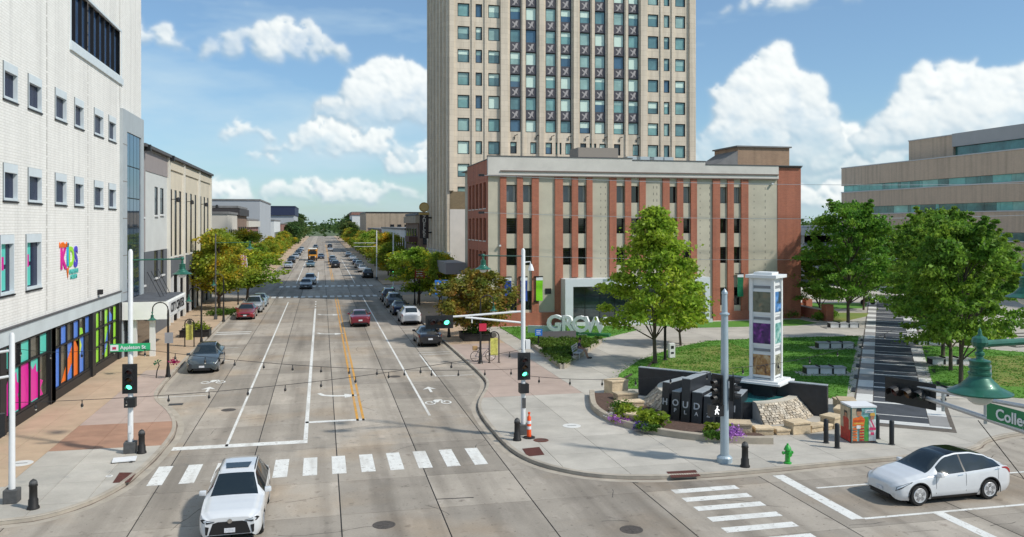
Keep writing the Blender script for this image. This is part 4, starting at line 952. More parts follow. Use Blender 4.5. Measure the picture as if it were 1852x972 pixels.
# ================================================================== TREES AND PLANTS
def leafmat(name, c1, c2, c3=None, vs=.55, trans=.5, split=(.38, .62)):
    m = bpy.data.materials.new(name); m.use_nodes = True; n = m.node_tree.nodes; l = m.node_tree.links; MATS[name] = m
    b = n['Principled BSDF']; b.inputs['Roughness'].default_value = .55; b.inputs['Specular IOR Level'].default_value = .35
    tc = n.new('ShaderNodeTexCoord'); oi = n.new('ShaderNodeObjectInfo'); ad = n.new('ShaderNodeVectorMath'); ad.operation = 'ADD'
    l.new(tc.outputs['Object'], ad.inputs[0]); l.new(oi.outputs['Location'], ad.inputs[1])
    z = n.new('ShaderNodeTexNoise'); z.inputs['Scale'].default_value = vs; z.inputs['Detail'].default_value = 4; l.new(ad.outputs[0], z.inputs['Vector'])
    cr = n.new('ShaderNodeValToRGB'); e = cr.color_ramp.elements; e[0].position = split[0]; e[0].color = (*c1, 1); e[1].position = split[1]; e[1].color = (*c2, 1)
    if c3: k = e.new(min(.95, split[1] + .14)); k.color = (*c3, 1)
    l.new(z.outputs['Fac'], cr.inputs[0])
    g = n.new('ShaderNodeNewGeometry'); mr = n.new('ShaderNodeMapRange'); mr.inputs[3].default_value = .55; mr.inputs[4].default_value = 1.45; l.new(g.outputs['Random Per Island'], mr.inputs[0])
    h = n.new('ShaderNodeHueSaturation'); l.new(cr.outputs[0], h.inputs['Color']); l.new(mr.outputs[0], h.inputs['Value'])
    hr = n.new('ShaderNodeMapRange'); hr.inputs[3].default_value = .485; hr.inputs[4].default_value = .515; l.new(oi.outputs['Random'], hr.inputs[0]); l.new(hr.outputs[0], h.inputs['Hue'])
    l.new(h.outputs[0], b.inputs['Base Color'])
    t = n.new('ShaderNodeBsdfTranslucent'); l.new(h.outputs[0], t.inputs['Color'])
    x = n.new('ShaderNodeMixShader'); x.inputs[0].default_value = trans; l.new(b.outputs[0], x.inputs[1]); l.new(t.outputs[0], x.inputs[2]); l.new(x.outputs[0], n['Material Output'].inputs['Surface'])
    return m
M_bark = mat('bark', (.11, .085, .065), .95, var=.3, vscale=6, bump=.5, bscale=25, stretch=(1, 1, .3))
L_green = leafmat('leaves_fresh_green', (.30, .43, .042), (.43, .52, .05), (.52, .48, .065))
L_dark = leafmat('leaves_dark_green', (.135, .28, .034), (.23, .37, .042), (.40, .50, .055))
L_aut = leafmat('leaves_turning_yellow', (.21, .33, .034), (.36, .40, .04), (.70, .46, .03), vs=.45, split=(.34, .53))
L_aut2 = leafmat('leaves_green_gold', (.22, .35, .034), (.37, .42, .04), (.70, .50, .03), vs=.4, split=(.37, .56))
L_rust = leafmat('leaves_rusty', (.14, .19, .03), (.28, .22, .035), (.40, .17, .04), vs=.9, split=(.36, .56))
L_far = leafmat('leaves_far', (.07, .13, .035), (.11, .17, .04), (.22, .18, .03), vs=.12)
L_shrub = leafmat('leaves_shrub', (.07, .16, .02), (.13, .22, .03), None, vs=1.2)
L_lime = leafmat('leaves_lime', (.22, .32, .03), (.32, .37, .03), None, vs=2.)
L_flower = leafmat('petals_lilac', (.40, .13, .50), (.55, .25, .62), None, vs=4, trans=.2)
L_white = leafmat('petals_white', (.62, .62, .58), (.5, .5, .5), None, vs=4, trans=.2)
L_violet = leafmat('petals_violet', (.07, .05, .30), (.12, .08, .4), None, vs=4, trans=.2)

def leaf_cloud(name, centres, per, spread, size, m, rng, droop=.35, flat=.55, aspect=.55):
    """many small leaf faces scattered about clump centres; centres: (x,y,z,scale,outward x,y)"""
    C = np.array(centres); n = len(C) * per
    idx = np.repeat(np.arange(len(C)), per); c = C[idx]
    off = rng.normal(size=(n, 3)); off /= (np.linalg.norm(off, axis=1, keepdims=True) + 1e-6); off *= (rng.random((n, 1)) ** .55)
    sc = c[:, 3:4] * spread; off[:, 2] *= flat
    out = np.stack([c[:, 4], c[:, 5], np.zeros(n)], 1)
    along = rng.normal(size=(n, 1)) * .38
    P = c[:, :3] + off * sc + out * along * sc
    P[:, 2] -= droop * sc[:, 0] * (off[:, 0] ** 2 + off[:, 1] ** 2) * .6
    a = rng.normal(size=(n, 3)); a = a + out * .9; a[:, 2] = a[:, 2] * .5 - .25; a /= np.linalg.norm(a, axis=1, keepdims=True)
    u = rng.normal(size=(n, 3)); u[:, 2] *= .6; b = np.cross(a, u); b /= (np.linalg.norm(b, axis=1, keepdims=True) + 1e-6)
    s = size * (.6 + .8 * rng.random((n, 1)))
    V = np.empty((n, 4, 3)); V[:, 0] = P - a * s * .5; V[:, 1] = P + b * s * aspect * .5; V[:, 2] = P + a * s * .5; V[:, 3] = P - b * s * aspect * .5
    nn = np.cross(a, b); V[:, 1] += nn * s * .12; V[:, 3] += nn * s * .12
    me = bpy.data.meshes.new(name); me.vertices.add(n * 4); me.loops.add(n * 4); me.polygons.add(n)
    me.vertices.foreach_set('co', V.reshape(-1)); me.loops.foreach_set('vertex_index', np.arange(n * 4, dtype=np.int32)); me.polygons.foreach_set('loop_start', np.arange(0, n * 4, 4, dtype=np.int32)); 
    try: me.polygons.foreach_set('loop_total', np.full(n, 4, dtype=np.int32))
    except Exception: pass
    me.materials.append(m); me.update(calc_edges=True); me.validate(); return me
def make_tree(seed, H, Rad, zb, nc, per, leaf, m, style='oval', spread=1., trunk_r=.16):
    rng = np.random.default_rng(seed); cs = []; hc = H - zb
    def prof(t):
        if style == 'oval': return max(.12, math.sin(math.pi * (t * .86 + .10))) ** .75
        if style == 'cone': return max(.08, (1 - t) ** .62 * min(1, .62 + t * 2.2))
        if style == 'vase': return max(.14, math.sin(math.pi * min(1, t * .72 + .22))) ** .8
        return max(.15, math.sqrt(max(0, 1 - (2 * t - 1) ** 2)))
    lobes = [(rng.random() * 6.28, .72 + .5 * rng.random()) for _ in range(7)]
    tries = 0
    while len(cs) < nc and tries < nc * 30:
        tries += 1
        t = rng.random() ** .9; a = rng.random() * 6.283
        lob = 1.0 + .20 * math.sin(2 * a + seed + 3 * t) + .16 * math.sin(5 * a + 9 * t + seed * 2) + .10 * math.sin(11 * t * 3.1 + seed)
        r = Rad * prof(t) * lob * (rng.random() ** .42)
        x, y, z = r * math.cos(a), r * math.sin(a), zb + hc * t
        if r < Rad * .3 * prof(t) and rng.random() < .6: continue
        cs.append((x, y, z, .62 + .55 * rng.random(), math.cos(a), math.sin(a)))
    if style == 'vase':      # long upswept sprays breaking the outline
        for k in range(26):
            a = rng.random() * 6.283; t = .45 + .5 * rng.random(); r0 = Rad * prof(t) * .75; L_ = .5 + 1.1 * rng.random()
            for q in range(4): cs.append(((r0 + L_ * q / 3) * math.cos(a), (r0 + L_ * q / 3) * math.sin(a), zb + hc * t + .28 * q, .34 - .06 * q, math.cos(a), math.sin(a)))
    for k in range(3): cs.append(((rng.random() - .5) * .5, (rng.random() - .5) * .5, H - .25 - .3 * k, .55, 1, 0))
    crown = leaf_cloud('crown', cs, per, spread, leaf, m, rng, flat=.30 if style == 'vase' else .55)
    tb = MB(); bend = [(0, 0)]
    for k in range(5): bend.append((bend[-1][0] + rng.normal() * .06, bend[-1][1] + rng.normal() * .06))
    zt = zb + hc * .72
    path = [(bend[k][0], bend[k][1], zt * k / 5) for k in range(6)]
    tb.tube(path, [trunk_r * 1.25, trunk_r, trunk_r * .9, trunk_r * .72, trunk_r * .5, trunk_r * .2], 8)
    for c in rng.permutation(len(cs))[:26]:
        x, y, z = cs[c][:3]; f = min(.9, max(.3, (z - .9 * math.hypot(x, y) * .8) / zt)); k = int(f * 5); p = path[k]
        mid = (p[0] + (x - p[0]) * .5, p[1] + (y - p[1]) * .5, p[2] + (z - p[2]) * .62)
        tb.tube([p, mid, (x, y, z)], [trunk_r * .42, trunk_r * .24, trunk_r * .06], 5, cap=False)
    return tb.mesh('trunk', M_bark, smooth=True), crown
def put_tree(name, label, meshes, x, y, rot=0., s=(1, 1, 1), group=None, m=None, z=.1, cat='tree'):
    t = thing(name, label, cat, (x, y, z), group); t.rotation_euler = (0, 0, rot); t.scale = s
    mesh_obj('trunk', meshes[0], t); c = mesh_obj('crown', meshes[1], t)
    if m: c.material_slots[0].link = 'OBJECT'; c.material_slots[0].material = m
    return t
T_plaza = make_tree(3, 10.4, 3.9, 2.3, 120, 140, .30, L_green, 'cone', .9, .13)
T_zel = [make_tree(11, 9.5, 4.3, 2.7, 105, 150, .31, L_dark, 'vase', 1.15, .15), make_tree(12, 10.6, 4.7, 2.2, 112, 150, .32, L_dark, 'vase', 1.2, .17)]
T_st = [make_tree(21, 8.2, 3.3, 2.2, 90, 90, .34, L_aut, 'oval', 1.1, .13), make_tree(22, 7.6, 3.4, 2.0, 90, 90, .34, L_aut2, 'round', 1.1, .13)]
T_rust = make_tree(31, 5.4, 3.3, 1.3, 95, 110, .28, L_rust, 'oval', .85, .1)
T_far = make_tree(41, 9.5, 4.0, 2.0, 60, 60, .7, L_far, 'round', 1.5, .2)

x, y = G(768, 363); put_tree('plaza_tree', 'bright green tree beside the dark fountain wall on the lawn', T_plaza, x, y, .4, (.88, .88, 1))
x, y = G(792, 341); put_tree('plaza_tree', 'second green tree just behind the one at the fountain wall', T_plaza, x + .4, y, 2.1, (.6, .6, .62))
zg = [((1126, 386), 0, (.74, .74, .98), .3, 'dark green tree nearest the street in the row right of the promenade'), ((1114, 368), 1, (.62, .62, .86), 1.4, 'dark green tree second from the street beside the promenade'), ((1105, 351), 0, (.78, .78, 1.03), 2.7, 'dark green tree third from the street beside the promenade'), ((1098, 337), 1, (.72, .72, .98), 4.2, 'dark green tree farthest back in the row right of the promenade')]
for (px, py), k, s_, rz, lab in zg:
    x, y = G(px, py, .15); put_tree('shade_tree', lab, T_zel[k], x, y, rz, s_, 'trees along the promenade')
x, y = G(994, 312, .15); put_tree('shade_tree', 'broad dark green tree left of the promenade by the brick office', T_zel[1], x, y, 5.1, (.80, .80, 1.07), 'trees along the promenade')
x, y = G(1012, 297, .15); put_tree('shade_tree', 'dark green tree half hidden behind the broad one left of the promenade', T_zel[0], x, y, .9, (.62, .62, .9), 'trees along the promenade')
x, y = G(960, 306, .15); put_tree('shade_tree', 'small dark tree close to the glass corner of the brick office', T_zel[0], x, y, 2.2, (.62, .62, .72), 'trees along the promenade')
x, y = G(1062, 292, .15); put_tree('shade_tree', 'dark green tree at far end of the promenade before the banded building', T_zel[1], x, y, 3.2, (.6, .6, .85), 'trees along the promenade')
x, y = G(1150, 318, .15); put_tree('shade_tree', 'dark green tree by the steps in front of the banded building', T_zel[0], x, y, 1.2, (.7, .7, .9), 'trees along the promenade')

put_tree('street_tree', 'low rusty leaved tree in the black planter on the right pavement', T_rust, 12.2, 66.8, .7, cat='tree')
x, y = G(486, 290, .13); put_tree('street_tree', 'green and yellow tree on the right pavement before the tower', T_st[1], x + .4, y, 2.2, (1.0, 1.0, .84), 'street trees')
x, y = G(519, 284, .13); put_tree('street_tree', 'smaller yellow tree close against the tower base', T_st[0], 13.0, 94, 2.2, (.62, .62, .72), 'street trees')
put_tree('street_tree', 'dark gold tree nearest on the left pavement by the grey arcade', T_st[0], -10.9, 96, .3, (1.0, 1.0, 1.02), 'street trees')
put_tree('street_tree', 'round green tree at the far left corner of the block', T_st[1], -8.9, 107, 1.3, (1.12, 1.12, .9), 'street trees')
put_tree('street_tree', 'green tree behind the corner tree across the left side street', T_st[0], -11.8, 103.5, 3.0, (1.0, 1.0, 1.0), 'street trees')
ORD = ['first', 'second', 'third', 'fourth', 'fifth', 'sixth', 'seventh', 'eighth', 'ninth', 'tenth', 'eleventh', 'twelfth', 'thirteenth', 'fourteenth', 'fifteenth', 'sixteenth', 'seventeenth', 'eighteenth']
for n_, Y in enumerate(range(140, 420, 17)):
    for sx in (-1, 1):
        if sx < 0 and Y > 300: continue
        x = sx * (11.9 + random.uniform(-.5, .5)); sc = random.uniform(.7, 1.0)
        put_tree('street_tree', '%s street tree down the %s pavement past the next crossing' % (ORD[n_], 'left' if sx < 0 else 'right'), T_st[(n_ + (sx > 0)) % 2], x, Y + random.uniform(-4, 4), random.uniform(0, 6), (sc, sc, sc * random.uniform(.85, 1.05)), 'street trees past the next crossing')
# the wooded horizon
rng = np.random.default_rng(5); hz = []
for _ in range(1400):
    Y = 480 + 900 * rng.random() ** 1.5; X = (rng.random() - .35) * 1.9 * Y
    if abs(X) < 13 and Y < 760: continue
    if abs(X) < 40 and Y < 530: continue
    hh = 7 + 6 * rng.random(); 
    for j in range(3): hz.append((X + rng.normal() * 4, Y + rng.normal() * 4, hh * (.35 + .25 * j), 4.2 + 2.5 * rng.random(), 1, 0))
far = leaf_cloud('distant_wood', hz, 26, 1., 3.2, L_far, rng, flat=.9)
o = mesh_obj('distant_wood', far); tag(o, 'hazy green wood along the horizon at end of the street', 'woodland', kind='stuff')
for k, (X, Y, sc) in enumerate(((-11.6, 330, .95), (-12.2, 365, 1.05), (-12.5, 400, 1.1), (-15, 545, 1.4), (-20, 600, 1.8), (20, 580, 1.7), (17, 500, 1.3), (14, 440, 1.2), (13, 405, 1.1))):
    put_tree('far_tree', '%s of the big dark trees at far end of the street, counted from the left' % ORD[k], T_far, X, Y, k * 1.3, (sc,) * 3, 'far trees at the end of the street')
put_tree('far_tree', 'rounded green tree on the horizon above the parking ramp', T_far, 118, 300, .5, (1.6, 1.6, 1.45))
put_tree('far_tree', 'low green tree left of the one above the parking ramp', T_far, 100, 320, 2.5, (1.3, 1.3, 1.1))

def bush(name, label, x, y, z, rx, ry, h, m, n=14, per=60, leaf=.10, seed=1, cat='shrub', group=None, stem=True):
    rng = np.random.default_rng(seed); cs = []
    for _ in range(n):
        a = rng.random() * 6.283; r = rng.random() ** .5; cs.append((rx * r * math.cos(a), ry * r * math.sin(a), h * (.25 + .6 * rng.random() * (1 - .5 * r)), .5 + .3 * rng.random(), math.cos(a), math.sin(a)))
    t = thing(name, label, cat, (x, y, z), group)
    mesh_obj('foliage', leaf_cloud('foliage', cs, per, h * .75, leaf, m, rng, flat=.75), t)
    if stem:
        tb = MB()
        for c in cs[:6]: tb.tube([(c[0] * .2, c[1] * .2, 0), (c[0] * .7, c[1] * .7, c[2] * .8)], [.015, .006], 5)
        tb.build('stems', M_bark, None).parent = t
    return t
# ================================================================== CARS
M_tyre = mat('tyre', (.018, .018, .018), .85); M_rim = mat('alloy', (.66, .66, .67), .35, .45); M_black = mat('black_trim', (.012, .012, .013), .45); M_cglass = mat('car_glass', (.014, .022, .027), .04, spec=.7); M_chrome = mat('chrome', (.6, .6, .6), .15, 1.)
M_head = mat('headlamp', (.62, .66, .70), .1, spec=1.); M_tail = mat('tail_lamp', (.30, .008, .008), .2); M_plate = mat('number_plate', (.62, .63, .66), .5, var=.25, vscale=14); M_under = mat('underbody', (.01, .01, .01), .9)
def car_paint(name, col): return mat('paint_' + name, col, .28, .25 if sum(col) < 1.5 else 0., coat=1., var=.03, vscale=2)
def lerp_tab(tab, x):
    if x <= tab[0][0]: return tab[0][1:]
    for a, b in zip(tab, tab[1:]):
        if x <= b[0]:
            t = (x - a[0]) / (b[0] - a[0]); t = t * t * (3 - 2 * t) * .55 + t * .45
            return tuple(p + (q - p) * t for p, q in zip(a[1:], b[1:]))
    return tab[-1][1:]
KINDS = {
 # station x from nose (0) to tail (L): zb, belt z, half width, roof/top z, half width of top
 'suv': dict(L=4.85, wb=(.98, 3.86), wr=.37, tab=[(0, .34, .80, .72, .86, .60), (.07, .25, .86, .84, .94, .70), (.30, .22, .91, .925, 1.0, .78), (.9, .22, .97, .955, 1.06, .80), (1.35, .22, 1.02, .96, 1.11, .80), (2.15, .22, 1.05, .96, 1.62, .60), (2.6, .22, 1.06, .96, 1.70, .60), (3.6, .22, 1.09, .96, 1.69, .59), (4.15, .22, 1.12, .95, 1.60, .57), (4.6, .26, 1.10, .91, 1.20, .60), (4.78, .34, 1.02, .86, 1.08, .66), (4.85, .42, .90, .76, .96, .62)], ws=(1.38, 2.12), sd=((1.75, 2.62), (2.74, 3.55), (3.62, 4.15)), rw=(4.16, 4.58)),
 'cross': dict(L=4.75, wb=(.87, 3.76), wr=.36, tab=[(0, .36, .60, .60, .66, .46), (.05, .25, .66, .76, .75, .58), (.20, .20, .74, .88, .84, .70), (.5, .19, .82, .94, .94, .78), (.95, .19, .91, .96, 1.03, .80), (1.25, .19, .95, .965, 1.08, .80), (2.2, .19, 1.0, .965, 1.57, .58), (2.65, .19, 1.02, .965, 1.635, .57), (3.2, .19, 1.05, .965, 1.625, .56), (3.75, .19, 1.09, .965, 1.52, .55), (4.15, .20, 1.12, .955, 1.36, .56), (4.5, .24, 1.12, .92, 1.19, .62), (4.68, .32, 1.02, .86, 1.08, .66), (4.75, .44, .84, .76, .92, .62)], ws=(1.22, 2.3), sd=((1.66, 2.70), (2.76, 4.25)), rw=(3.4, 4.45), roof=(2.3, 3.4)),
 'sedan': dict(L=4.75, wb=(.92, 3.72), wr=.33, tab=[(0, .34, .58, .64, .66, .50), (.10, .22, .66, .80, .74, .62), (.4, .19, .74, .89, .82, .74), (1.0, .19, .84, .92, .92, .78), (1.45, .19, .90, .925, .98, .78), (2.2, .19, .95, .925, 1.38, .58), (2.6, .19, .96, .925, 1.45, .58), (3.2, .19, .98, .925, 1.42, .57), (3.95, .19, 1.0, .92, 1.08, .62), (4.45, .22, .98, .89, 1.02, .72), (4.68, .30, .90, .84, .95, .70), (4.75, .42, .78, .76, .86, .64)], ws=(1.48, 2.18), sd=((1.8, 2.6), (2.7, 3.6)), rw=(3.25, 3.92)),
}
def make_car(name, label, kind, paint, group=None, detail=1, grille='bar'):
    K = KINDS[kind]; L = K['L']; tab = K['tab']; NX = 64 if detail else 34
    xs = sorted({*[L * i / NX for i in range(NX + 1)], *K['ws'], *[v for s_ in K['sd'] for v in s_], *K['rw'], .03, L - .03, *(K.get('roof') or ())})
    xs = [x for i, x in enumerate(xs) if i == 0 or x - xs[i - 1] > .012 or x in K['ws'] or x in K['rw']]
    def sect(x):
        zb, zs, w, zt, wt = lerp_tab(tab, x)
        r = [(w * .90, zb), (w * .965, zb + .10), (w, zb + .32 * (zs - zb)), (w * 1.0, zb + .62 * (zs - zb)), (w * .99, zs - .07), (w * .965, zs)]
        # greenhouse side
        for k in (0, .33, .66, 1.): r.append((w * .955 + (wt - w * .955) * k ** .9, zs + .015 + (zt - .06 - zs - .015) * k))
        r += [(wt * .93, zt - .022), (wt * .80, zt - .010), (wt * .4, zt - .002), (0, zt)]
        return r
    NB, N = 5, 14        # index of the belt point, points per half
    xc = L / 2; V = []; 
    for x in xs:
        h = sect(x)
        full = [(-p[0], p[1]) for p in h] + [(p[0], p[1]) for p in reversed(h[:-1])]
        V.append([(xc - x, p[0], p[1]) for p in full])      # +x is forward
    M_ = len(V[0]); wc = [xc - c for c in K['wb']]; wr = K['wr'] * 1.16
    for row in V:
        for j, p in enumerate(row):
            if p[2] < .95:
                for c in wc:
                    dx, dz = p[0] - c, p[2] - K['wr']; d = math.hypot(dx, dz)
                    pass
    faces = {}
    def put(nm, f): faces.setdefault(nm, []).append(f)
    def inarch(p): return any(math.hypot(p[0] - c, p[2] - K['wr']) < wr for c in wc)
    moved = {}
    for i in range(len(xs) - 1):
        xm = (xs[i] + xs[i + 1]) / 2
        for j in range(M_ - 1):
            q = [(i, j), (i, j + 1), (i + 1, j + 1), (i + 1, j)]
            jj = min(j, M_ - 2 - j)         # 0.. from sill up
            P = [V[a][b] for a, b in q]
            if jj < NB and sum(inarch(p) for p in P) >= 3: continue
            part = 'body'
            side = 'l' if j >= M_ // 2 else 'r'
            if jj >= 6 and jj <= 8:
                if K['sd'][0][0] < xm < K['sd'][-1][1]: part = 'window_pillar:%s' % side
                for k, (a, b) in enumerate(K['sd']):
                    if a < xm < b: part = 'side_window:%d%s' % (k, side)
            if jj >= 10:
                if K['ws'][0] < xm < K['ws'][1]: part = 'windshield'
                elif K['rw'][0] < xm < K['rw'][1]: part = 'rear_window'
                elif K.get('roof') and K['roof'][0] < xm < K['roof'][1]: part = 'glass_roof'
            put(part, q)
    def project(p):
        for c in wc:
            dx, dz = p[0] - c, p[2] - K['wr']; d = math.hypot(dx, dz)
            if d < wr and d > 1e-3: return (c + dx / d * wr, p[1], max(K['wr'] + dz / d * wr, p[2] * .0 + .12))
        return p
    t = thing(name, label, 'car', (0, 0, 0), group)
    def emit(nm, mm, qs, off=0.):
        mb = MB(); idx = {}
        for q in qs:
            f = []
            for a, b in q:
                if (a, b) not in idx:
                    p = V[a][b]; bb = min(b, M_ - 1 - b)
                    if bb < NB + 1: p = project(p)
                    idx[(a, b)] = len(mb.v); mb.v.append(p)
                f.append(idx[(a, b)])
            mb.f.append(tuple(f))
        return mb.build(nm, mm, t, smooth=True, fix=False)
    body = faces.pop('body')
    bo = emit('body', paint, body)
    for nm, qs in faces.items(): emit(nm.split(':')[0], M_black if 'pillar' in nm else (mat('roof_glass_black', (.006, .007, .009), .12, spec=.35) if nm == 'glass_roof' or (nm == 'rear_window' and kind == 'cross') else M_cglass), qs)
    # nose and tail caps, floor
    MB().poly(V[0]).build('nose_panel', paint, t); MB().poly(V[-1][::-1]).build('tail_panel', paint, t)
    mb = MB().box(-xc + .35, xc - .35, -.78, .78, .2, .45); mb.build('underbody', M_under, t)
    # wheels
    for k, c in enumerate(wc):
        for s_ in (-1, 1):
            w_ = .955 if kind != 'sedan' else .915; yo = s_ * (w_ - .015); yi = s_ * (w_ - .235)
            r = K['wr']; prof = [(r * .62, 0), (r * .93, .0), (r, .03), (r, .19), (r * .93, .22), (r * .62, .22)]
            mb = MB(); y0 = min(yo, yi); mb.lathe((c, y0, r), prof, 20 if detail else 12, 'y'); w = mb.build('wheel', M_tyre, t, smooth=True)
            rim = MB(); rim.lathe((c, yo + s_ * .002, r), [(r * .70, 0), (r * .67, s_ * .012), (r * .60, s_ * .006)], 20 if detail else 12, 'y')
            n_ = 5 if kind != 'suv' else 6
            for q in range(n_):
                a = 2 * math.pi * q / n_ + .3; d = Vector((math.cos(a), 0, math.sin(a))); e = Vector((-math.sin(a), 0, math.cos(a)))
                cc = Vector((c, yo + s_ * .008, r)); rim.quad(cc + e * .055, cc - e * .055, cc + d * r * .66 - e * .075, cc + d * r * .66 + e * .075)
            rim.lathe((c, yo + s_ * .006, r), [(.075, -.005), (.06, .005), (.001, .008)], 10, 'y'); rim.build('rim', M_rim, w)
            MB().lathe((c, yo + s_ * .001, r), [(r * .64, 0), (.001, 0)], 12, 'y').build('brake_disc', M_black, w)
            li = MB()
            for q in range(13):
                a = math.pi * q / 12 * 1.1 - .16; li.v += [(c + wr * math.cos(a), yo - s_ * .03, r + wr * math.sin(a)), (c + wr * math.cos(a), yo - s_ * .34, r + wr * math.sin(a))]
            li.f = [(2 * q, 2 * q + 1, 2 * q + 3, 2 * q + 2) for q in range(12)]
            li.lathe((c, yo - s_ * .33, r), [(wr, 0), (.001, 0)], 14, 'y'); li.build('wheel_arch', M_under, t)
            if kind == 'suv' or kind == 'cross':
                ar = MB(); 
                for q in range(17):
                    a = math.pi * q / 16 * 1.16 - .25
                    for rr in (wr * .99, wr * 1.09):
                        z = r + rr * math.sin(a); xx = c + rr * math.cos(a); zb_, zs_, ww, _, _ = lerp_tab(tab, xc - xx); ar.v.append((xx, s_ * (ww * 1.0 + .006), max(z, .2)))
                ar.f = [(2 * q, 2 * q + 1, 2 * q + 3, 2 * q + 2) for q in range(16)]; 
                if kind == 'cross' : ar.build('arch_trim', M_black, t)
    # lamps, grille, plates, mirrors, handles: laid on the surface of the nose and tail
    def surf(x, fr, s_):      # point on the skin at station x, fr of the way from sill to belt (1) and on to the top centre (2)
        h = sect(x)
        if fr <= 1: k = fr * NB; a = int(min(k, NB - 1)); u = k - a; y = h[a][0] + (h[a + 1][0] - h[a][0]) * u; z = h[a][1] + (h[a + 1][1] - h[a][1]) * u
        else: k = NB + (fr - 1) * (N - 1 - NB); a = int(min(k, N - 2)); u = k - a; y = h[a][0] + (h[a + 1][0] - h[a][0]) * u; z = h[a][1] + (h[a + 1][1] - h[a][1]) * u
        return Vector((xc - x, s_ * y, z))
    def patch(nm, m, cs, s_, push, parent=t, nu=6, nv=3):
        """a thin piece laid on the skin; cs: four corners as (station, height fraction)"""
        mb = MB()
        def pt(u, v):
            x = (cs[0][0] * (1 - u) + cs[1][0] * u) * (1 - v) + (cs[3][0] * (1 - u) + cs[2][0] * u) * v; f = (cs[0][1] * (1 - u) + cs[1][1] * u) * (1 - v) + (cs[3][1] * (1 - u) + cs[2][1] * u) * v
            p = surf(x, f, s_); nrm = (surf(x + .02, f, s_) - surf(max(x - .02, 0), f, s_)).cross(surf(x, f + .03, s_) - surf(x, max(f - .03, 0), s_))
            nrm = nrm.normalized() if nrm.length > 1e-9 else Vector((1, 0, 0))
            if nrm.dot(p - Vector((p.x * .6, 0, .6))) < 0: nrm = -nrm
            return p + nrm * push
        for a in range(nu + 1):
            for b in range(nv + 1): mb.v.append(tuple(pt(a / nu, b / nv)))
        for a in range(nu):
            for b in range(nv): i = a * (nv + 1) + b; mb.f.append((i, i + nv + 1, i + nv + 2, i + 1))
        return mb.build(nm, m, parent, smooth=True)
    tall = kind == 'suv'
    for s_ in (-1, 1):
        hl = None if tall and detail else patch('headlight', M_black, [(.02, .62), (.62, .86), (.68, 1.0), (.03, .95)] if tall else [(.04, .66), (.55, .92), (.62, 1.02), (.08, .96)], s_, .008)
        if hl: patch('lamp_strip', M_head, [(.03, .80), (.5, .90), (.56, .97), (.04, .92)] if tall else [(.06, .74), (.48, .93), (.54, .99), (.10, .92)], s_, .014, hl)
        patch('tail_light', M_tail, [(L - .06, .70), (L - .45, .86), (L - .48, .98), (L - .06, .98)], s_, .008)
        mb = MB(); mx = xc - (K['ws'][0] + .42); zb_, zs_, ww, _, _ = lerp_tab(tab, K['ws'][0] + .42)
        mb.obox((mx, s_ * (ww + .06), zs_ - .01), .17, .22, .15, .12 * s_); mb.build('mirror', paint, t, smooth=True, bevel=.04)
        for a, b in K['sd'][:2]: patch('door_handle', M_chrome if detail else M_black, [(b - .30, .80), (b - .08, .81), (b - .08, .86), (b - .30, .85)], s_, .015, nv=1)
        if detail:
            for x in (K['sd'][0][1] + .05, K['ws'][0] + .3, K['sd'][1][1] - (.05 if kind == 'sedan' else .15)):
                mb = MB()
                for f0, f1 in ((.12, .35), (.35, .6), (.6, .8), (.8, .98)):
                    a, b = surf(x - .004, f0, s_), surf(x - .004, f1, s_); c, d = surf(x + .008, f1, s_), surf(x + .008, f0, s_)
                    mb.quad(*[q + Vector((0, s_ * .004, 0)) for q in (a, b, c, d)])
                mb.build('door_gap', M_black, t)
            patch('sill_trim', M_black, [(K['wb'][0] + .5, .0), (K['wb'][1] - .5, .0), (K['wb'][1] - .5, .2), (K['wb'][0] + .5, .2)], s_, .006)
            if kind == 'suv':
                patch('roof_rail', M_black, [(2.3, 1.60), (4.0, 1.60), (4.0, 1.64), (2.3, 1.64)], s_, .03, nv=1)
    fx = xc - .02
    if kind == 'suv':
        g_ = MB(); g_.poly([(fx + .035, -.62, .36), (fx + .035, .62, .36), (fx + .03, .50, .70), (fx + .03, .36, .74), (fx + .03, -.36, .74), (fx + .03, -.50, .70)]).box(fx - .05, fx + .02, -.5, .5, .36, .70); gr = g_.build('grille', M_black, t)
        MB().lathe((fx + .035, 0, .755), [(.001, 0), (.07, .0), (.07, .02), (.001, .025)], 14, 'x').build('badge', M_chrome, t)
        MB().box(fx + .05, fx + .07, -.16, .16, .42, .55).build('number_plate', M_plate, t)
        for s_ in (-1, 1):
            fl = MB().poly([(xc + .020, s_ * .42, .755), (xc + .020, s_ * .66, .70), (xc - .035, s_ * .80, .72), (xc - .09, s_ * .875, .80), (xc - .05, s_ * .80, .84), (xc + .012, s_ * .66, .80)]).build('headlight', M_black, t); MB().poly([(xc + .026, s_ * .47, .765), (xc + .026, s_ * .66, .755), (xc - .03, s_ * .80, .79), (xc + .018, s_ * .66, .785)]).build('lamp_strip', M_head, fl)
            MB().poly([(xc + .020, s_ * .655, .37), (xc + .016, s_ * .715, .38), (xc + .006, s_ * .725, .62), (xc + .018, s_ * .61, .60)]).build('fog_vent', M_black, t)
        if detail: MB().quad((xc - 2.42, -.36, 1.692), (xc - 2.42, .36, 1.692), (xc - 2.95, .42, 1.716), (xc - 2.95, -.42, 1.716)).build('sunroof', M_cglass, t)
    else:
        MB().box(fx - .02, fx + .035, -.5, .5, .22, .34).build('lower_grille', M_black, t); MB().box(fx + .03, fx + .05, -.16, .16, .40, .52).build('number_plate', M_plate, t)
        if kind == 'sedan': MB().box(fx - .02, fx + .03, -.42, .42, .50, .62).build('grille', M_black, t)
    MB().box(-fx - .05, -fx + .02, -.17, .17, .66 if tall else .58, .80 if tall else .71).build('number_plate', M_plate, t); MB().box(-fx - .025, -fx + .05, -.6, .6, .32, .45).build('rear_bumper', M_black, t)
    return t
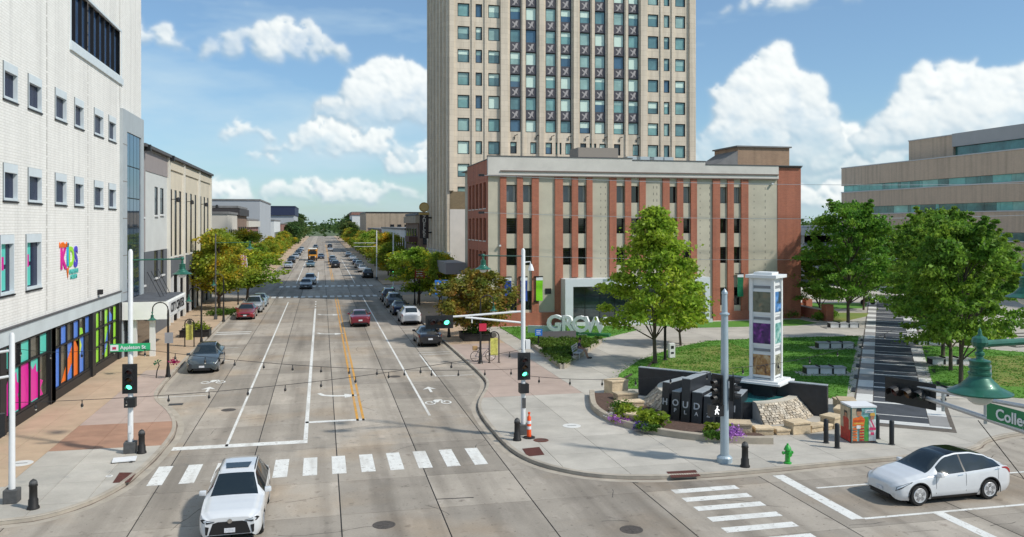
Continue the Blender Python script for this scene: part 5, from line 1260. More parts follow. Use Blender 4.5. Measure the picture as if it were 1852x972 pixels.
def place(o, x, y, rot, z=.002): o.location = (x, y, z); o.rotation_euler = (0, 0, rot); return o
TOW, AWAY, WEST = -math.pi / 2, math.pi / 2, math.pi
P = {k: car_paint(k, c) for k, c in dict(white=(.66, .67, .68), graphite=(.055, .075, .09), red=(.26, .012, .02), maroon=(.20, .01, .025), black=(.012, .012, .016), silver=(.42, .44, .46), slate=(.10, .12, .14), blue=(.03, .09, .20), teal=(.10, .17, .19), navy=(.015, .025, .06)).items()}
place(make_car('suv', 'white SUV with a sunroof driving over the crosswalk towards the corner', 'suv', P['white']), -2.62, 28.0, TOW).scale = (.96, .95, .97)
place(make_car('hatchback', 'white car with a black glass roof waiting on the side street', 'cross', P['white']), 20.9, 25.12, WEST + .02).scale = (.97, .97, .97)
place(make_car('sedan', 'dark grey car parked nearest on the left kerb', 'cross', P['graphite']), -7.35, 57.9, TOW)
place(make_car('sedan', 'red car parked on the left behind the dark grey one', 'sedan', P['red']), -7.35, 88.2, TOW)
place(make_car('suv', 'silver SUV parked right behind the red car', 'suv', P['silver'], detail=0), -7.1, 94.5, TOW)
place(make_car('sedan', 'pale blue car parked behind the silver SUV on the left', 'sedan', car_paint('paleblue', (.35, .48, .58)), detail=0), -7.0, 101, TOW)
place(make_car('sedan', 'maroon sedan driving away beside the yellow centre lines', 'sedan', P['maroon']), 3.45, 79.8, AWAY)
place(make_car('sedan', 'black car parked nearest on the right kerb', 'sedan', P['black']), 8.1, 66.0, AWAY)
place(make_car('suv', 'white SUV parked second on the right kerb', 'suv', P['white'], detail=0), 8.15, 80.2, AWAY)
place(make_car('sedan', 'dark car parked third on the right kerb beyond the white SUV', 'sedan', P['navy'], detail=0), 8.0, 88.6, AWAY)
place(make_car('suv', 'slate grey SUV parked fourth on the right kerb', 'suv', P['slate'], detail=0), 8.0, 96.6, AWAY)
place(make_car('suv', 'dark SUV parked last on the right before the crossing', 'suv', P['black'], detail=0), 8.0, 103.8, AWAY)
place(make_car('sedan', 'dark silver sedan coming through the far crossing', 'sedan', P['slate'], detail=0), -2.25, 126.8, TOW)
place(make_car('suv', 'white SUV following the dark silver sedan at the far crossing', 'suv', P['white'], detail=0), -1.8, 135.8, TOW)
protos = {k: make_car('parked_car', 'x', kd, P[c], detail=0) for k, (kd, c) in dict(a=('sedan', 'teal'), b=('suv', 'black'), c=('sedan', 'silver'), d=('suv', 'slate'), e=('sedan', 'navy')).items()}
far_cars = [('a', -2.4, 190, TOW, 'teal sedan in front of the school bus far down the street'), ('c', -7.0, 187, TOW, 'silver car parked far down on the left beyond the crossing'), ('b', -7.2, 212, TOW, 'dark car parked left beside the school bus'), ('c', -7.0, 238, TOW, 'pale car parked on the left just behind the school bus'), ('d', -7.0, 262, TOW, None), ('e', -7.1, 285, TOW, None), ('c', -7.0, 310, TOW, None),
            ('b', 2.9, 186, AWAY, 'black car driving away at the head of the right lane past the crossing'), ('e', 2.7, 199, AWAY, 'dark car second in the right lane queue past the crossing'), ('d', 2.6, 214, AWAY, 'grey car third in the right lane queue past the crossing'), ('e', -.2, 236, TOW, 'small purple grey car right of the school bus'), ('b', 7.9, 150, AWAY, 'black car parked on the right just past the crossing'), ('c', 7.9, 168, AWAY, 'silver car parked on the right behind the black one past the crossing'), ('d', 7.9, 184, AWAY, 'grey SUV parked on the right third past the crossing'), ('e', 7.9, 200, AWAY, None), ('c', 7.9, 222, AWAY, None), ('c', 7.6, 250, AWAY, None), ('a', -2.2, 275, TOW, None), ('c', 3.0, 300, AWAY, None), ('d', -2.3, 330, TOW, None), ('b', 3.2, 345, AWAY, None)]
used = set()
for key, x, y, rz, lab in far_cars:
    o = protos[key]
    if key in used: o = copy_tree(o)
    used.add(key); place(o, x, y, rz)
    if lab: o['label'] = lab
    else:
        o['label'] = 'tiny distant car far down the %s side of the street' % ('left' if x < 0 else 'right'); o['group'] = 'distant cars on the %s side' % ('left' if x < 0 else 'right')
# school bus
def bus():
    t = thing('school_bus', 'yellow school bus coming down the street in the distance', 'bus', (-2.3, 226, 0))
    my = mat('bus_yellow', (.60, .26, .02), .5); x, y = -2.3, 222
    MB().box(x - 1.2, x + 1.2, y + 1.4, y + 10, .55, 2.95).build('body', my, t, bevel=.18); MB().box(x - 1.1, x + 1.1, y + 1.35, y + 9.9, 2.93, 3.08).build('roof', mat('bus_roof', (.68, .64, .55), .5), t, bevel=.08)
    MB().box(x - .95, x + .95, y, y + 1.5, .5, 1.55).build('bonnet', my, t, bevel=.15); MB().box(x - 1.02, x + 1.02, y + 1.34, y + 1.38, 1.6, 2.5).build('windshield', M_cglass, t); MB().box(x - .6, x + .6, y - .03, y + .01, .7, 1.25).build('grille', M_black, t); MB().box(x - 1.15, x + 1.15, y - .12, y - .02, .45, .68).build('bumper', M_black, t)
    for s_ in (-1, 1):
        for k in range(8): MB().box(x + s_ * 1.2 - .02, x + s_ * 1.2 + .02, y + 2 + k, y + 2.75 + k, 1.75, 2.45).build('side_window', M_cglass, t)
        for yy in (y + .9, y + 7.4): MB().lathe((x + s_ * 1.0 - .14, yy, .5), [(.3, 0), (.5, .02), (.5, .26), (.3, .28)], 14, 'x').build('wheel', M_tyre, t)
        MB().lathe((x + s_ * .7, y - .04, 1.1), [(.14, 0), (.12, .05)], 10, 'y').build('headlight', M_head, t)
    MB().box(x - .7, x + .7, y + 1.33, y + 1.36, 2.6, 2.85).build('destination_sign', M_black, t)
bus()
# ================================================================== STREET FURNITURE
M_lampgreen = mat('lamp_green', (.022, .13, .085), .42, .2, coat=.25, var=.22, vscale=9); M_globe = mat('lamp_globe', (.62, .62, .60), .25, spec=.6); M_bluesteel = mat('painted_pole', (.40, .48, .53), .45, .35, var=.06, vscale=3)
M_sigblk = mat('signal_black', (.014, .014, .015), .5); M_lensr = mat('lens_red_off', (.05, .006, .006), .2); M_lensy = mat('lens_amber_off', (.09, .035, .004), .2); M_lensg = mat('lens_green_off', (.004, .03, .02), .2)
M_lit = mat('lens_green_lit', (.05, .6, .35), .3, emit=(.10, 1.0, .48), estr=2.6)
M_iron = mat('cast_iron_post', (.028, .026, .025), .55, .4, var=.2, vscale=5); M_signgreen = mat('sign_green', (.01, .20, .07), .45); M_signwhite = mat('sign_white', (.76, .76, .76), .5); M_base = mat('cast_base', (.10, .10, .10), .7, .3, var=.2, vscale=5)
PZ = .13
def basis(yaw):      # facing direction and its right hand, as seen by someone facing the thing
    f = Vector((math.sin(yaw), math.cos(yaw), 0)); return f, Vector((-f.y, f.x, 0))
def signal_head(parent, c, yaw, lit=None, horizontal=False, size=.3, plate=True):
    """three-lamp head; c = centre; yaw = compass direction it faces"""
    f, r = basis(yaw); up = Vector((0, 0, 1)); c = Vector(c)
    along = r if horizontal else up; across = up if horizontal else r
    def bx(mb, a0, a1, w, d0, d1):
        P = [c + along * a + across * s_ * w + f * d for d in (d0, d1) for a, s_ in ((a0, -1), (a1, -1), (a1, 1), (a0, 1))]
        i = len(mb.v); mb.v += [tuple(p) for p in P]; mb.f += [(i, i + 1, i + 2, i + 3), (i + 7, i + 6, i + 5, i + 4)] + [(i + k, i + (k + 1) % 4, i + 4 + (k + 1) % 4, i + 4 + k) for k in range(4)]
    mb = MB(); bx(mb, -1.55 * size, 1.55 * size, .52 * size, -.16, .02); hd = mb.build('signal_head', M_sigblk, parent)
    if plate: mb = MB(); bx(mb, -2.0 * size, 2.0 * size, .95 * size, -.03, -.01); mb.build('backplate', M_sigblk, hd)
    for k, m in enumerate((M_lensr, M_lensy, M_lensg)):
        o_ = c + along * ((1 - k) * size * (1 if not horizontal else -1)) + f * .03; mm = M_lit if lit == k else m
        ln = MB(); vs = MB(); n = 14
        for j in range(n):
            a0, a1 = 2 * math.pi * j / n, 2 * math.pi * (j + 1) / n
            q0, q1 = r * math.cos(a0) + up * math.sin(a0), r * math.cos(a1) + up * math.sin(a1)
            ln.poly([o_ + f * .02, o_ + q0 * size * .40, o_ + q1 * size * .40])
            if math.sin((a0 + a1) / 2) > -.45: vs.quad(o_ + q0 * size * .45, o_ + q1 * size * .45, o_ + q1 * size * .43 + f * (.20 + .07 * math.sin(a1)) - up * .03, o_ + q0 * size * .43 + f * (.20 + .07 * math.sin(a0)) - up * .03)
        ln.build('lens', mm, hd, fix=False); vs.build('visor', M_sigblk, hd, fix=False)
    return hd
def bell_lamp(parent, c, s=1.):
    """green bell shade and globe hanging at c (the hanging point)"""
    x, y, z = c
    prof = [(.40, 0), (.405, .018), (.37, .035), (.29, .075), (.24, .10), (.235, .115), (.18, .165), (.145, .205), (.135, .215), (.135, .25), (.145, .255), (.145, .28), (.125, .285), (.125, .33), (.138, .335), (.138, .36), (.125, .365), (.125, .41), (.135, .42), (.135, .44), (.05, .465), (.042, .50), (.06, .515), (.06, .545), (.04, .56), (.04, .60), (.075, .63), (.085, .67), (.07, .72), (.03, .75), (.001, .76)]
    sh = MB().lathe((x, y, z - .68 * s), [(a * s, b * s) for a, b in prof], 24).build('lamp_shade', M_lampgreen, parent, smooth=True)
    MB().lathe((x, y, z - .68 * s), [(.001, -.16 * s), (.08 * s, -.15 * s), (.14 * s, -.11 * s), (.175 * s, -.05 * s), (.185 * s, .0), (.185 * s, .01 * s)], 18).build('globe', M_globe, sh, smooth=True); return sh
def pole(t, x, y, h, r=.09, m=M_steel, base='box'):
    MB().lathe((x, y, PZ), [(r * 1.12, 0), (r, .4), (r * .82, h - PZ), (r * .5, h - PZ + .08), (.001, h - PZ + .10)], 12).build('pole', m, t, smooth=True)
    if base == 'box': MB().obox((x, y, PZ), r * 4.2, r * 4.2, .45).build('base', M_base, t, bevel=.03)
    else: MB().lathe((x, y, PZ), [(r * 1.9, 0), (r * 1.9, .16), (r * 1.5, .22), (r * 1.2, .32)], 14).build('base', m, t)
def street_sign(t, c, yaw, L, H_, txt, m=M_signgreen, size=.2, small=None):
    f, r = basis(yaw); c = Vector(c); a = math.atan2(r.y, r.x)
    s_ = MB().obox((c.x, c.y, c.z - H_ / 2), L, .02, H_, a).build('street_sign', m, t)
    lettering(txt, size, face_frame(c + f * .018, r), M_signwhite, s_, .008, .004)
    if small: lettering(small, size * .55, face_frame(c + f * .018 + r * L * .42, r), M_signwhite, s_, .008)
    return s_

# left corner signal pole with lamp
def pole_b():
    x, y = -7.58, 36.6; t = thing('signal_pole', 'grey signal pole with green light, street sign and green lamp on left corner', 'traffic light', (x, y, 0))
    pole(t, x, y, 8.3, .11, M_whitemetal)
    signal_head(t, (x, y - .16, 3.15), math.pi, 2)
    MB().box(x - .2, x + .22, y - .25, y + .1, 2.0, 2.38).build('pedestrian_signal', M_sigblk, t)
    s_ = street_sign(t, (x + .02, y - .16, 4.42), math.pi, 1.52, .32, 'N Appleton St', mat('sign_green_pale', (.03, .42, .16), .45), .2)
    MB().box(x - .72, x - .42, y - .185, y - .17, 4.30, 4.54).build('sign_emblem', M_signwhite, s_)
    MB().box(x - .64, x - .50, y - .195, y - .186, 4.36, 4.46).build('emblem_mark', mat('emblem_red', (.5, .03, .08), .5), s_)
    MB().tube([(x, y, 7.95), (x + 1.95, y, 7.98)], .03, 8).build('lamp_arm', M_lampgreen, t); bell_lamp(t, (x + 1.98, y, 8.0), .95)
    MB().box(x - .06, x + .07, y - .13, y - .115, .95, 1.25).build('notice', M_signwhite, t)
pole_b()
def pole_c():
    x, y = 8.69, 35.96; t = thing('signal_pole', 'white signal pole with mast arm and green lights at plaza corner', 'traffic light', (x, y, 0))
    pole(t, x, y, 8.25, .11, M_whitemetal)
    signal_head(t, (x, y - .17, 3.15), math.pi, 2); MB().box(x - .2, x + .2, y - .28, y + .1, 1.98, 2.38).build('pedestrian_signal', M_sigblk, t)
    for z0, z1 in ((5.56, 5.42), (5.05, 5.36)): MB().tube([(x, y, z0), (x - 2.6, y - .02, z1)], .045, 8).build('mast_arm', M_whitemetal, t)
    MB().tube([(x - 2.6, y - .02, 5.42), (x - 3.6, y - .02, 5.38)], .045, 8).build('mast_arm', M_whitemetal, t); MB().tube([(x - 2.3, y, 5.1), (x - 2.3, y, 5.45)], .03, 6).build('brace', M_whitemetal, t)
    signal_head(t, (x - 3.75, y - .16, 5.20), math.pi, 2, True)
    MB().tube([(x, y, 8.0), (x - 1.75, y, 8.03)], .028, 8).build('lamp_arm', mat('arm_dark_green', (.01, .06, .04), .5), t); bell_lamp(t, (x - 1.8, y, 8.05), .9)
    MB().tube([(x, y, 7.72), (x + .3, y - .06, 7.75), (x + .33, y - .06, 7.6)], .03, 6).lathe((x + .34, y - .06, 7.36), [(.14, 0), (.12, .1), (.05, .28), (.001, .3)], 10).build('camera', M_signwhite, t)
    MB().box(x + .1, x + .3, y - .1, y + .1, 3.9, 4.3).build('control_box', M_whitemetal, t); MB().box(x - .08, x + .09, y - .13, y - .118, 1.3, 1.75).build('push_button', M_base, t)
pole_c()
def pole_a():
    x, y = -10.08, 30.92; t = thing('signal_pole', 'plain grey pole with two short arms at far left edge of the corner', 'pole', (x, y, 0))
    pole(t, x, y, 5.7, .105, M_whitemetal)
    for z0, z1 in ((5.2, 4.9), (4.35, 4.0)): MB().tube([(x, y, z0), (x - 2.6, y - .5, z1)], .045, 8).build('arm', M_whitemetal, t)
    f = street_sign(t, (x - .95, y - .3, 5.05), math.pi, 1.1, .3, 'College', size=.2); signal_head(t, (x - .35, y - .1, 2.75), R(250), None, plate=False, size=.24)
pole_a()
def pole_d():
    x, y = 15.34, 30.0; t = thing('signal_pole', 'tall blue grey pole with back to back signal heads before the fountain', 'traffic light', (x, y, 0))
    MB().lathe((x, y, PZ), [(.17, 0), (.165, 1.0), (.135, 5.75), (.001, 5.76)], 16).build('pole', M_bluesteel, t, smooth=True); MB().lathe((x, y, PZ), [(.30, 0), (.30, .18), (.24, .24), (.18, .26)], 16).build('base', M_bluesteel, t)
    MB().lathe((x, y, 5.85), [(.14, 0), (.19, .03), (.19, .08), (.115, .12), (.105, .82), (.125, .85), (.11, .92), (.05, 1.0), (.001, 1.06)], 14).build('pole_cap', M_bluesteel, t)
    signal_head(t, (x - .38, y - .12, 2.98), R(250), None, size=.3); signal_head(t, (x + .36, y - .05, 2.98), R(115), None, size=.3)
    for z in (2.6, 3.4): MB().tube([(x - .4, y - .02, z), (x + .4, y - .02, z)], .03, 6).build('bracket', M_sigblk, t)
    pd = MB().box(x - .72, x - .17, y - .28, y + .02, 1.98, 2.42).build('pedestrian_signal', M_sigblk, t)
    w = MB(); wx, wz = x - .46, 2.2
    for a, b in (((0, .12), (-.02, .02)), ((-.02, .02), (-.08, -.13)), ((-.02, .02), (.06, -.13)), ((0, .08), (.09, .02)), ((0, .08), (-.08, .0))): w.tube([(wx + a[0], y - .29, wz + a[1]), (wx + b[0], y - .29, wz + b[1])], .02, 5)
    w.lathe((wx + .01, y - .30, wz + .165), [(.001, 0), (.03, .0), (.03, .01)], 8, 'y'); w.build('walking_figure', mat('walk_white', (.8, .8, .8), .4, emit=(1, 1, 1), estr=.9), pd)
pole_d()
def pole_e():
    # mast over the near side street: pole stands right of the view, arm, lamp and sign reach into it
    x, y = 13.3, 8.4; t = thing('signal_mast', 'near signal mast with horizontal signal, street sign and big green bell lamp', 'traffic light', (x, y, 0))
    MB().lathe((x, y, 0), [(.2, 0), (.16, 3), (.13, 8.6), (.05, 8.7)], 14).build('pole', M_steel, t)
    MB().tube([(x, y, 5.0), (x, 13.5, 5.38), (x, 17.3, 5.52)], [.075, .06, .045], 10).build('mast_arm', M_steel, t); MB().tube([(x, y, 6.2), (x, 15.9, 5.72), (x, 17.0, 5.66)], [.06, .04, .03], 8).build('mast_arm', M_steel, t)
    for yy in (14.6, 15.8): MB().tube([(x, yy, 5.3), (x, yy, 5.75)], .035, 6).build('brace', M_steel, t)
    signal_head(t, (x - .1, 16.75, 5.52), R(250), None, True, size=.31)
    sg = MB().box(x - .06, x - .04, 12.2, 14.5, 5.43, 5.77).build('street_sign', M_signgreen, t)
    lettering('College', .31, face_frame((x - .07, 13.78, 5.58), (0, -1, 0)), M_signwhite, sg, .01, .006); lettering('Ave', .2, face_frame((x - .07, 12.75, 5.66), (0, -1, 0)), M_signwhite, sg, .01, .004); lettering('200 W', .12, face_frame((x - .07, 12.72, 5.48), (0, -1, 0)), M_signwhite, sg, .01, .003)
    lx, ly, lz = 7.98, 8.85, 7.93
    MB().tube([(x, y, 8.1), (10.5, 8.65, 8.0), (lx, ly, lz - .02)], .045, 10).build('lamp_arm', M_lampgreen, t); MB().lathe((lx, ly, lz - .07), [(.001, 0), (.085, .03), (.1, .08), (.085, .13), (.03, .16), (.02, .22), (.001, .26)], 12).build('finial', M_lampgreen, t)
    MB().tube([(9.0, 8.78, 7.9), (8.9, 8.8, 7.8), (8.75, 8.8, 7.8)], .02, 6).build('bracket', M_lampgreen, t)
    bell_lamp(t, (lx, ly, lz), .92)
    MB().tube([(x, y, 8.4), (13.8, 12.5, 8.55), (14.25, 14.55, 8.55)], .045, 8).build('lamp_arm', M_lampgreen, t); bell_lamp(t, (14.25, 14.55, 8.53), .95)
pole_e()
def pole_far(name, label, x, y, h, lit=None, sign=None):
    t = thing(name, label, 'traffic light', (x, y, 0)); pole(t, x, y, h, .10, M_whitemetal)
    if lit is not None: signal_head(t, (x, y - .16, 3.1), math.pi, lit, size=.34)
    if sign: MB().box(x - .75, x + .75, y - .15, y - .13, 4.5, 4.85).build('street_sign', M_signgreen, t)
    return t
t = pole_far('signal_pole', 'far signal pole with green light and sign right of the next crossing', 9.75, 117.6, 8.2, 2, True)
t = pole_far('signal_pole', 'far signal pole with a double mast arm beyond the next crossing', 9.0, 142, 8.3); 
for z in (6.3, 5.7): MB().tube([(9, 142, z), (5.2, 142, z)], .05, 6).build('mast_arm', M_whitemetal, t)
t = thing('lamp_pole', 'slim grey lamp pole with a green lamp among the left trees', 'lamp post', (-10.1, 86, 0)); pole(t, -10.1, 86, 8.4, .075, M_base); MB().tube([(-10.1, 86, 7.6), (-6.9, 86, 7.65)], .035, 6).build('lamp_arm', M_lampgreen, t); bell_lamp(t, (-6.9, 86, 7.7), 1.0)

# iron lamp posts with a hooked arm
def hook_lamp(x, y, label, side=-1, h=4.4):
    t = thing('lamp_post', label, 'lamp post', (x, y, PZ), 'hooked lamp posts')
    MB().lathe((x, y, PZ), [(.16, 0), (.16, .12), (.12, .2), (.10, .6), (.075, .75), (.06, h - .7), (.07, h - .65), (.045, h - .3)], 12).build('post', M_iron, t, smooth=True)
    arm = [(x, y, PZ + h - .5)] + [(x + side * (.45 - .45 * math.cos(a)), y, PZ + h - .3 + .45 * math.sin(a)) for a in [math.pi * k / 8 for k in range(8)]] + [(x + side * .9, y, PZ + h - .55)]
    MB().tube(arm, .035, 8).build('arm', M_iron, t, smooth=True); bell_lamp(t, (x + side * .9, y, PZ + h - .45), .68); return t
for (px, py), sd_, lab in (((197, 376), -1, 'black hooked lamp post nearest on the left pavement'), ((236, 341), -1, 'black hooked lamp post by the map stand on the left'), ((262, 311), -1, 'black hooked lamp post by the bushes further along the left'), ((563, 360), 1, 'black hooked lamp post beside the bicycle on the right'), ((526, 329), 1, 'black hooked lamp post behind the horizontal signal on the right'), ((486, 291), 1, 'black hooked lamp post by the yellow tree on the right')):
    x, y = G(px, py, PZ); t = hook_lamp(x, y, lab, sd_)
    if px == 197:
        MB().box(x - .18, x + .3, y - .09, y - .07, 2.2, 2.85).build('back_of_sign', M_steel, t); 
        cs = [(.12 * math.cos(a * 1.7), .12 * math.sin(a * 2.3), .9 + .05 * a, .22, 1, 0) for a in range(8)]
    if px == 563: MB().box(x - .1, x + .4, y - .08, y - .06, 2.3, 2.8).build('red_sign', mat('sign_red', (.55, .02, .06), .5), t)
x, y = G(197, 378, PZ); bush('flower_basket', 'pink flowers tied to the nearest left lamp post', x + .3, y - .05, .95, .12, .12, .5, leafmat('petals_pink', (.55, .02, .14), (.35, .01, .08), None, 4), 6, 30, .10, 3, 'flowers', stem=False)
def flag_post():
    x, y = G(279, 291, PZ); t = thing('flag_post', 'dark post flying a small striped flag on the left pavement', 'flag', (x, y, 0))
    MB().lathe((x, y, PZ), [(.12, 0), (.07, .3), (.06, 6.0)], 10).build('post', M_iron, t); MB().tube([(x, y, 5.2), (x + .9, y, 6.4)], .03, 6).build('staff', M_steel, t)
    m1, m2, m3 = mat('flag_red', (.45, .02, .03), .8), mat('flag_white', (.7, .7, .7), .8), mat('flag_blue', (.02, .03, .16), .8)
    for k in range(8):
        a0, a1 = .25 + .09 * k, .25 + .09 * (k + 1); mb = MB()
        for j in range(5):
            z0, z1 = 5.9 - .28 * j, 5.9 - .28 * (j + 1); mb.quad((x + a0 + .02 * j, y - .05 * math.sin(j + k), z0 - k * .02), (x + a1 + .02 * j, y - .05 * math.sin(j + k + 1), z0 - k * .02), (x + a1 + .02 * j, y - .05 * math.sin(j + k + 2), z1 - k * .02), (x + a0 + .02 * j, y - .05 * math.sin(j + k + 1), z1 - k * .02))
        mb.build('flag_stripe', (m1, m2)[k % 2], t)
flag_post()

def bollard(px, py, label):
    x, y = G(px, py, PZ); t = thing('bollard', label, 'bollard', (x, y, PZ), 'cast bollards at the corners')
    MB().lathe((x, y, PZ), [(.19, 0), (.19, .05), (.155, .10), (.15, .30), (.125, .34), (.12, .72), (.135, .74), (.135, .79), (.11, .81), (.115, .86), (.09, .92), (.03, .96), (.001, .98)], 14).build('post', M_iron, t, smooth=True); MB().lathe((x, y, PZ + .81), [(.122, 0), (.128, .03), (.12, .06), (.09, .11), (.03, .15), (.001, .17)], 12).build('cap', M_base, t)
bollard(39, 530, 'dark cast bollard beside the plain pole at far left'); bollard(166, 465, 'dark cast bollard beside the left corner signal pole'); bollard(606, 450, 'dark cast bollard left of the orange marker at the plaza corner'); bollard(873, 481, 'dark cast bollard beside the tall blue grey pole')
for px, py, lab in ((968, 453, 'black pipe bollard left of the painted box, farther back'), (981, 459, 'black pipe bollard left of the painted box, nearer the kerb'), (1028, 448, 'black pipe bollard right behind the painted box'), (1045, 455, 'black pipe bollard standing clear right of the painted box')):
    x, y = G(px, py, PZ); t = thing('pipe_bollard', lab, 'bollard', (x, y, PZ), 'pipe bollards round the box'); MB().lathe((x, y, PZ), [(.10, 0), (.10, .98), (.07, 1.02), (.001, 1.03)], 14).build('post', M_black, t, smooth=True); MB().lathe((x, y, PZ), [(.14, 0), (.14, .02), (.1, .025)], 14).build('foot', M_base, t)
def delineator():
    x, y = G(620, 447, PZ); t = thing('traffic_marker', 'orange traffic marker tube with white bands on a black base', 'traffic cone', (x, y, PZ)); mo = mat('marker_orange', (.85, .09, .01), .5)
    MB().lathe((x, y, PZ), [(.27, 0), (.27, .04), (.2, .06), (.08, .07)], 8).build('base', M_black, t)
    MB().lathe((x, y, PZ + .05), [(.10, 0), (.085, .85), (.03, .92), (.03, .97), (.055, 1.0), (.055, 1.06), (.001, 1.08)], 12).build('tube', mo, t, smooth=True)
    for z in (.38, .62): MB().lathe((x, y, PZ + z), [(.098, 0), (.094, .13)], 12).build('band', M_signwhite, t)
delineator()
def hydrant():
    x, y = G(923, 477, PZ); t = thing('fire_hydrant', 'bright green fire hydrant on the pavement near the kerb', 'fire hydrant', (x, y, PZ)); mg = mat('hydrant_green', (.02, .34, .03), .4, coat=.5)
    MB().lathe((x, y, PZ), [(.15, 0), (.15, .05), (.10, .07), (.095, .5), (.14, .52), (.14, .57), (.12, .60), (.09, .68), (.04, .72), (.04, .77), (.001, .78)], 14).build('barrel', mg, t, smooth=True); MB().lathe((x - .22, y, PZ + .42), [(.06, 0), (.07, .04), (.05, .05), (.05, .39), (.07, .40), (.06, .44)], 10, 'x').build('hose_outlets', mg, t); MB().lathe((x, y - .2, PZ + .38), [(.08, 0), (.085, .05), (.06, .07), (.06, .2)], 10, 'y').build('pumper_outlet', mg, t)
hydrant()
def art_box():
    (xa, ya), (xb, yb_), (xc_, yc_) = G(987, 452, PZ), G(996, 457, PZ), G(1024, 455, PZ)
    cx, cy = 22.5, 31.75; ang = R(-9); L_, D_, Hh = 1.06, .95, 1.5
    t = thing('utility_box', 'utility box wrapped in a colourful picture of two people, white lid', 'utility box', (cx, cy, PZ))
    ms = {k: mat('print_' + k, c, .5, var=.25, vscale=7) for k, c in dict(teal=(.20, .42, .40), red=(.45, .03, .02), orange=(.70, .14, .02), green=(.06, .28, .05), white=(.68, .68, .66), skin=(.42, .20, .11), brown=(.13, .05, .03), tan=(.46, .38, .26), dark=(.03, .025, .025), gold=(.62, .36, .06), pink=(.62, .04, .14)).items()}
    MB().obox((cx, cy, PZ), L_, D_, Hh, ang).build('cabinet', ms['teal'], t); MB().obox((cx, cy, PZ + Hh), L_ + .06, D_ + .06, .07, ang).build('lid', M_signwhite, t); MB().obox((cx, cy, 0.1), L_ + .1, D_ + .1, .07, ang).build('plinth', M_base, t)
    f = Vector((math.sin(ang), -math.cos(ang), 0)); r = Vector((math.cos(ang), math.sin(ang), 0)); c0 = Vector((cx, cy, PZ)) + f * (D_ / 2)
    lay = [0]
    def pr(pts, k, left=False):
        lay[0] += 1; d = .002 + .0015 * lay[0]; mb = MB(); tri_poly(mb, pts, 0)
        b0 = (Vector((cx, cy, PZ)) - r * (L_ / 2 + d)) if left else c0 + f * d; e = -f if left else r
        mb.v = [tuple(b0 + (e * v[0] if not left else f * -v[0]) + Vector((0, 0, v[1]))) for v in mb.v]; mb.build('print', ms[k], t)
    R4 = lambda x0, x1, z0, z1: [(x0, z0), (x1, z0), (x1, z1), (x0, z1)]
    pr(R4(-.52, -.30, .02, 1.48), 'tan'); pr(R4(.02, .2, .02, 1.1), 'green'); pr(R4(.22, .52, .05, 1.0), 'white'); pr(R4(-.5, .52, .02, .08), 'brown')
    pr([(-.48, 1.05), (-.1, 1.15), (.05, 1.0), (.0, .7), (-.5, .72)], 'orange'); pr(R4(-.45, -.02, .80, .86), 'gold'); pr(R4(-.46, .0, .92, .96), 'red'); pr([(-.3, 1.15), (-.12, 1.15), (-.1, 1.36), (-.2, 1.45), (-.32, 1.36)], 'skin'); pr([(-.34, 1.34), (-.08, 1.34), (-.12, 1.48), (-.3, 1.48)], 'dark')
    for z in (.1, .22, .34, .46, .58):
        pr(R4(-.48, -.3, z, z + .07), 'orange'); pr(R4(-.2, .0, z, z + .07), 'red'); pr(R4(-.2, .0, z + .07, z + .10), 'gold')
    pr(R4(-.34, -.16, .62, .76), 'white'); pr([(.27, 1.0), (.42, 1.0), (.46, 1.18), (.36, 1.26), (.28, 1.16)], 'skin'); pr([(.24, 1.16), (.48, 1.16), (.44, 1.3), (.28, 1.3)], 'gold'); pr(R4(.22, .5, .55, .66), 'pink'); pr([(.25, 1.0), (.3, 1.0), (.46, .68), (.4, .66)], 'pink'); pr(R4(.02, .42, 1.28, 1.42), 'white'); pr(R4(.28, .42, .34, .46), 'pink')
    pr(R4(-.46, .46, .03, .55), 'red', True); pr(R4(-.46, .46, .55, 1.48), 'tan', True); pr([(-.3, .5), (.15, .5), (.2, 1.0), (-.1, 1.1), (-.32, .95)], 'red', True); pr([(-.2, 1.05), (.1, 1.05), (.12, 1.3), (-.18, 1.3)], 'dark', True); pr([(-.14, 1.02), (.05, 1.02), (.05, 1.2), (-.14, 1.2)], 'skin', True)
    lettering('Connect', .12, face_frame(c0 + f * .06 + r * .23 + Vector((0, 0, 1.35)), r), mat('print_blue', (.02, .2, .35), .5), t, .004)
art_box()
# map stands, planters, bicycle, signs
def map_stand(x, y, label, rot=0.):
    t = thing('map_stand', label, 'map stand', (x, y, PZ)); mk = M_iron
    arch = [(-.33, 0, 0), (-.33, 0, 1.75)] + [(-.33 * math.cos(a), 0, 1.75 + .33 * math.sin(a)) for a in [math.pi * k / 8 for k in range(1, 8)]] + [(.33, 0, 1.75), (.33, 0, 0)]
    ca, sa = math.cos(rot), math.sin(rot); tr = lambda p: (x + p[0] * ca - p[1] * sa, y + p[0] * sa + p[1] * ca, PZ + p[2])
    MB().tube([tr(p) for p in arch], .04, 8).build('frame', mk, t, smooth=True); MB().obox((x, y, PZ + .5), .5, .05, 1.15, rot).build('panel', mat('map_yellow', (.55, .52, .12), .5, var=.35, vscale=5), t); c = tr((0, 0, 1.85)); MB().lathe((c[0], c[1] - .03, c[2]), [(.001, 0), (.17, 0), (.17, .06), (.001, .06)], 14, 'y').build('medallion', mat('medallion', (.10, .09, .07), .6), t)
    for s_ in (-.33, .33): p = tr((s_, 0, 0)); MB().obox((p[0], p[1], PZ), .16, .16, .03).build('foot', mk, t)
x, y = G(222, 340, PZ); map_stand(x, y, 'arched map stand with yellow panel on the left pavement'); x, y = G(579, 359, PZ); map_stand(x, y, 'arched map stand with yellow panel beside the parked bicycle')
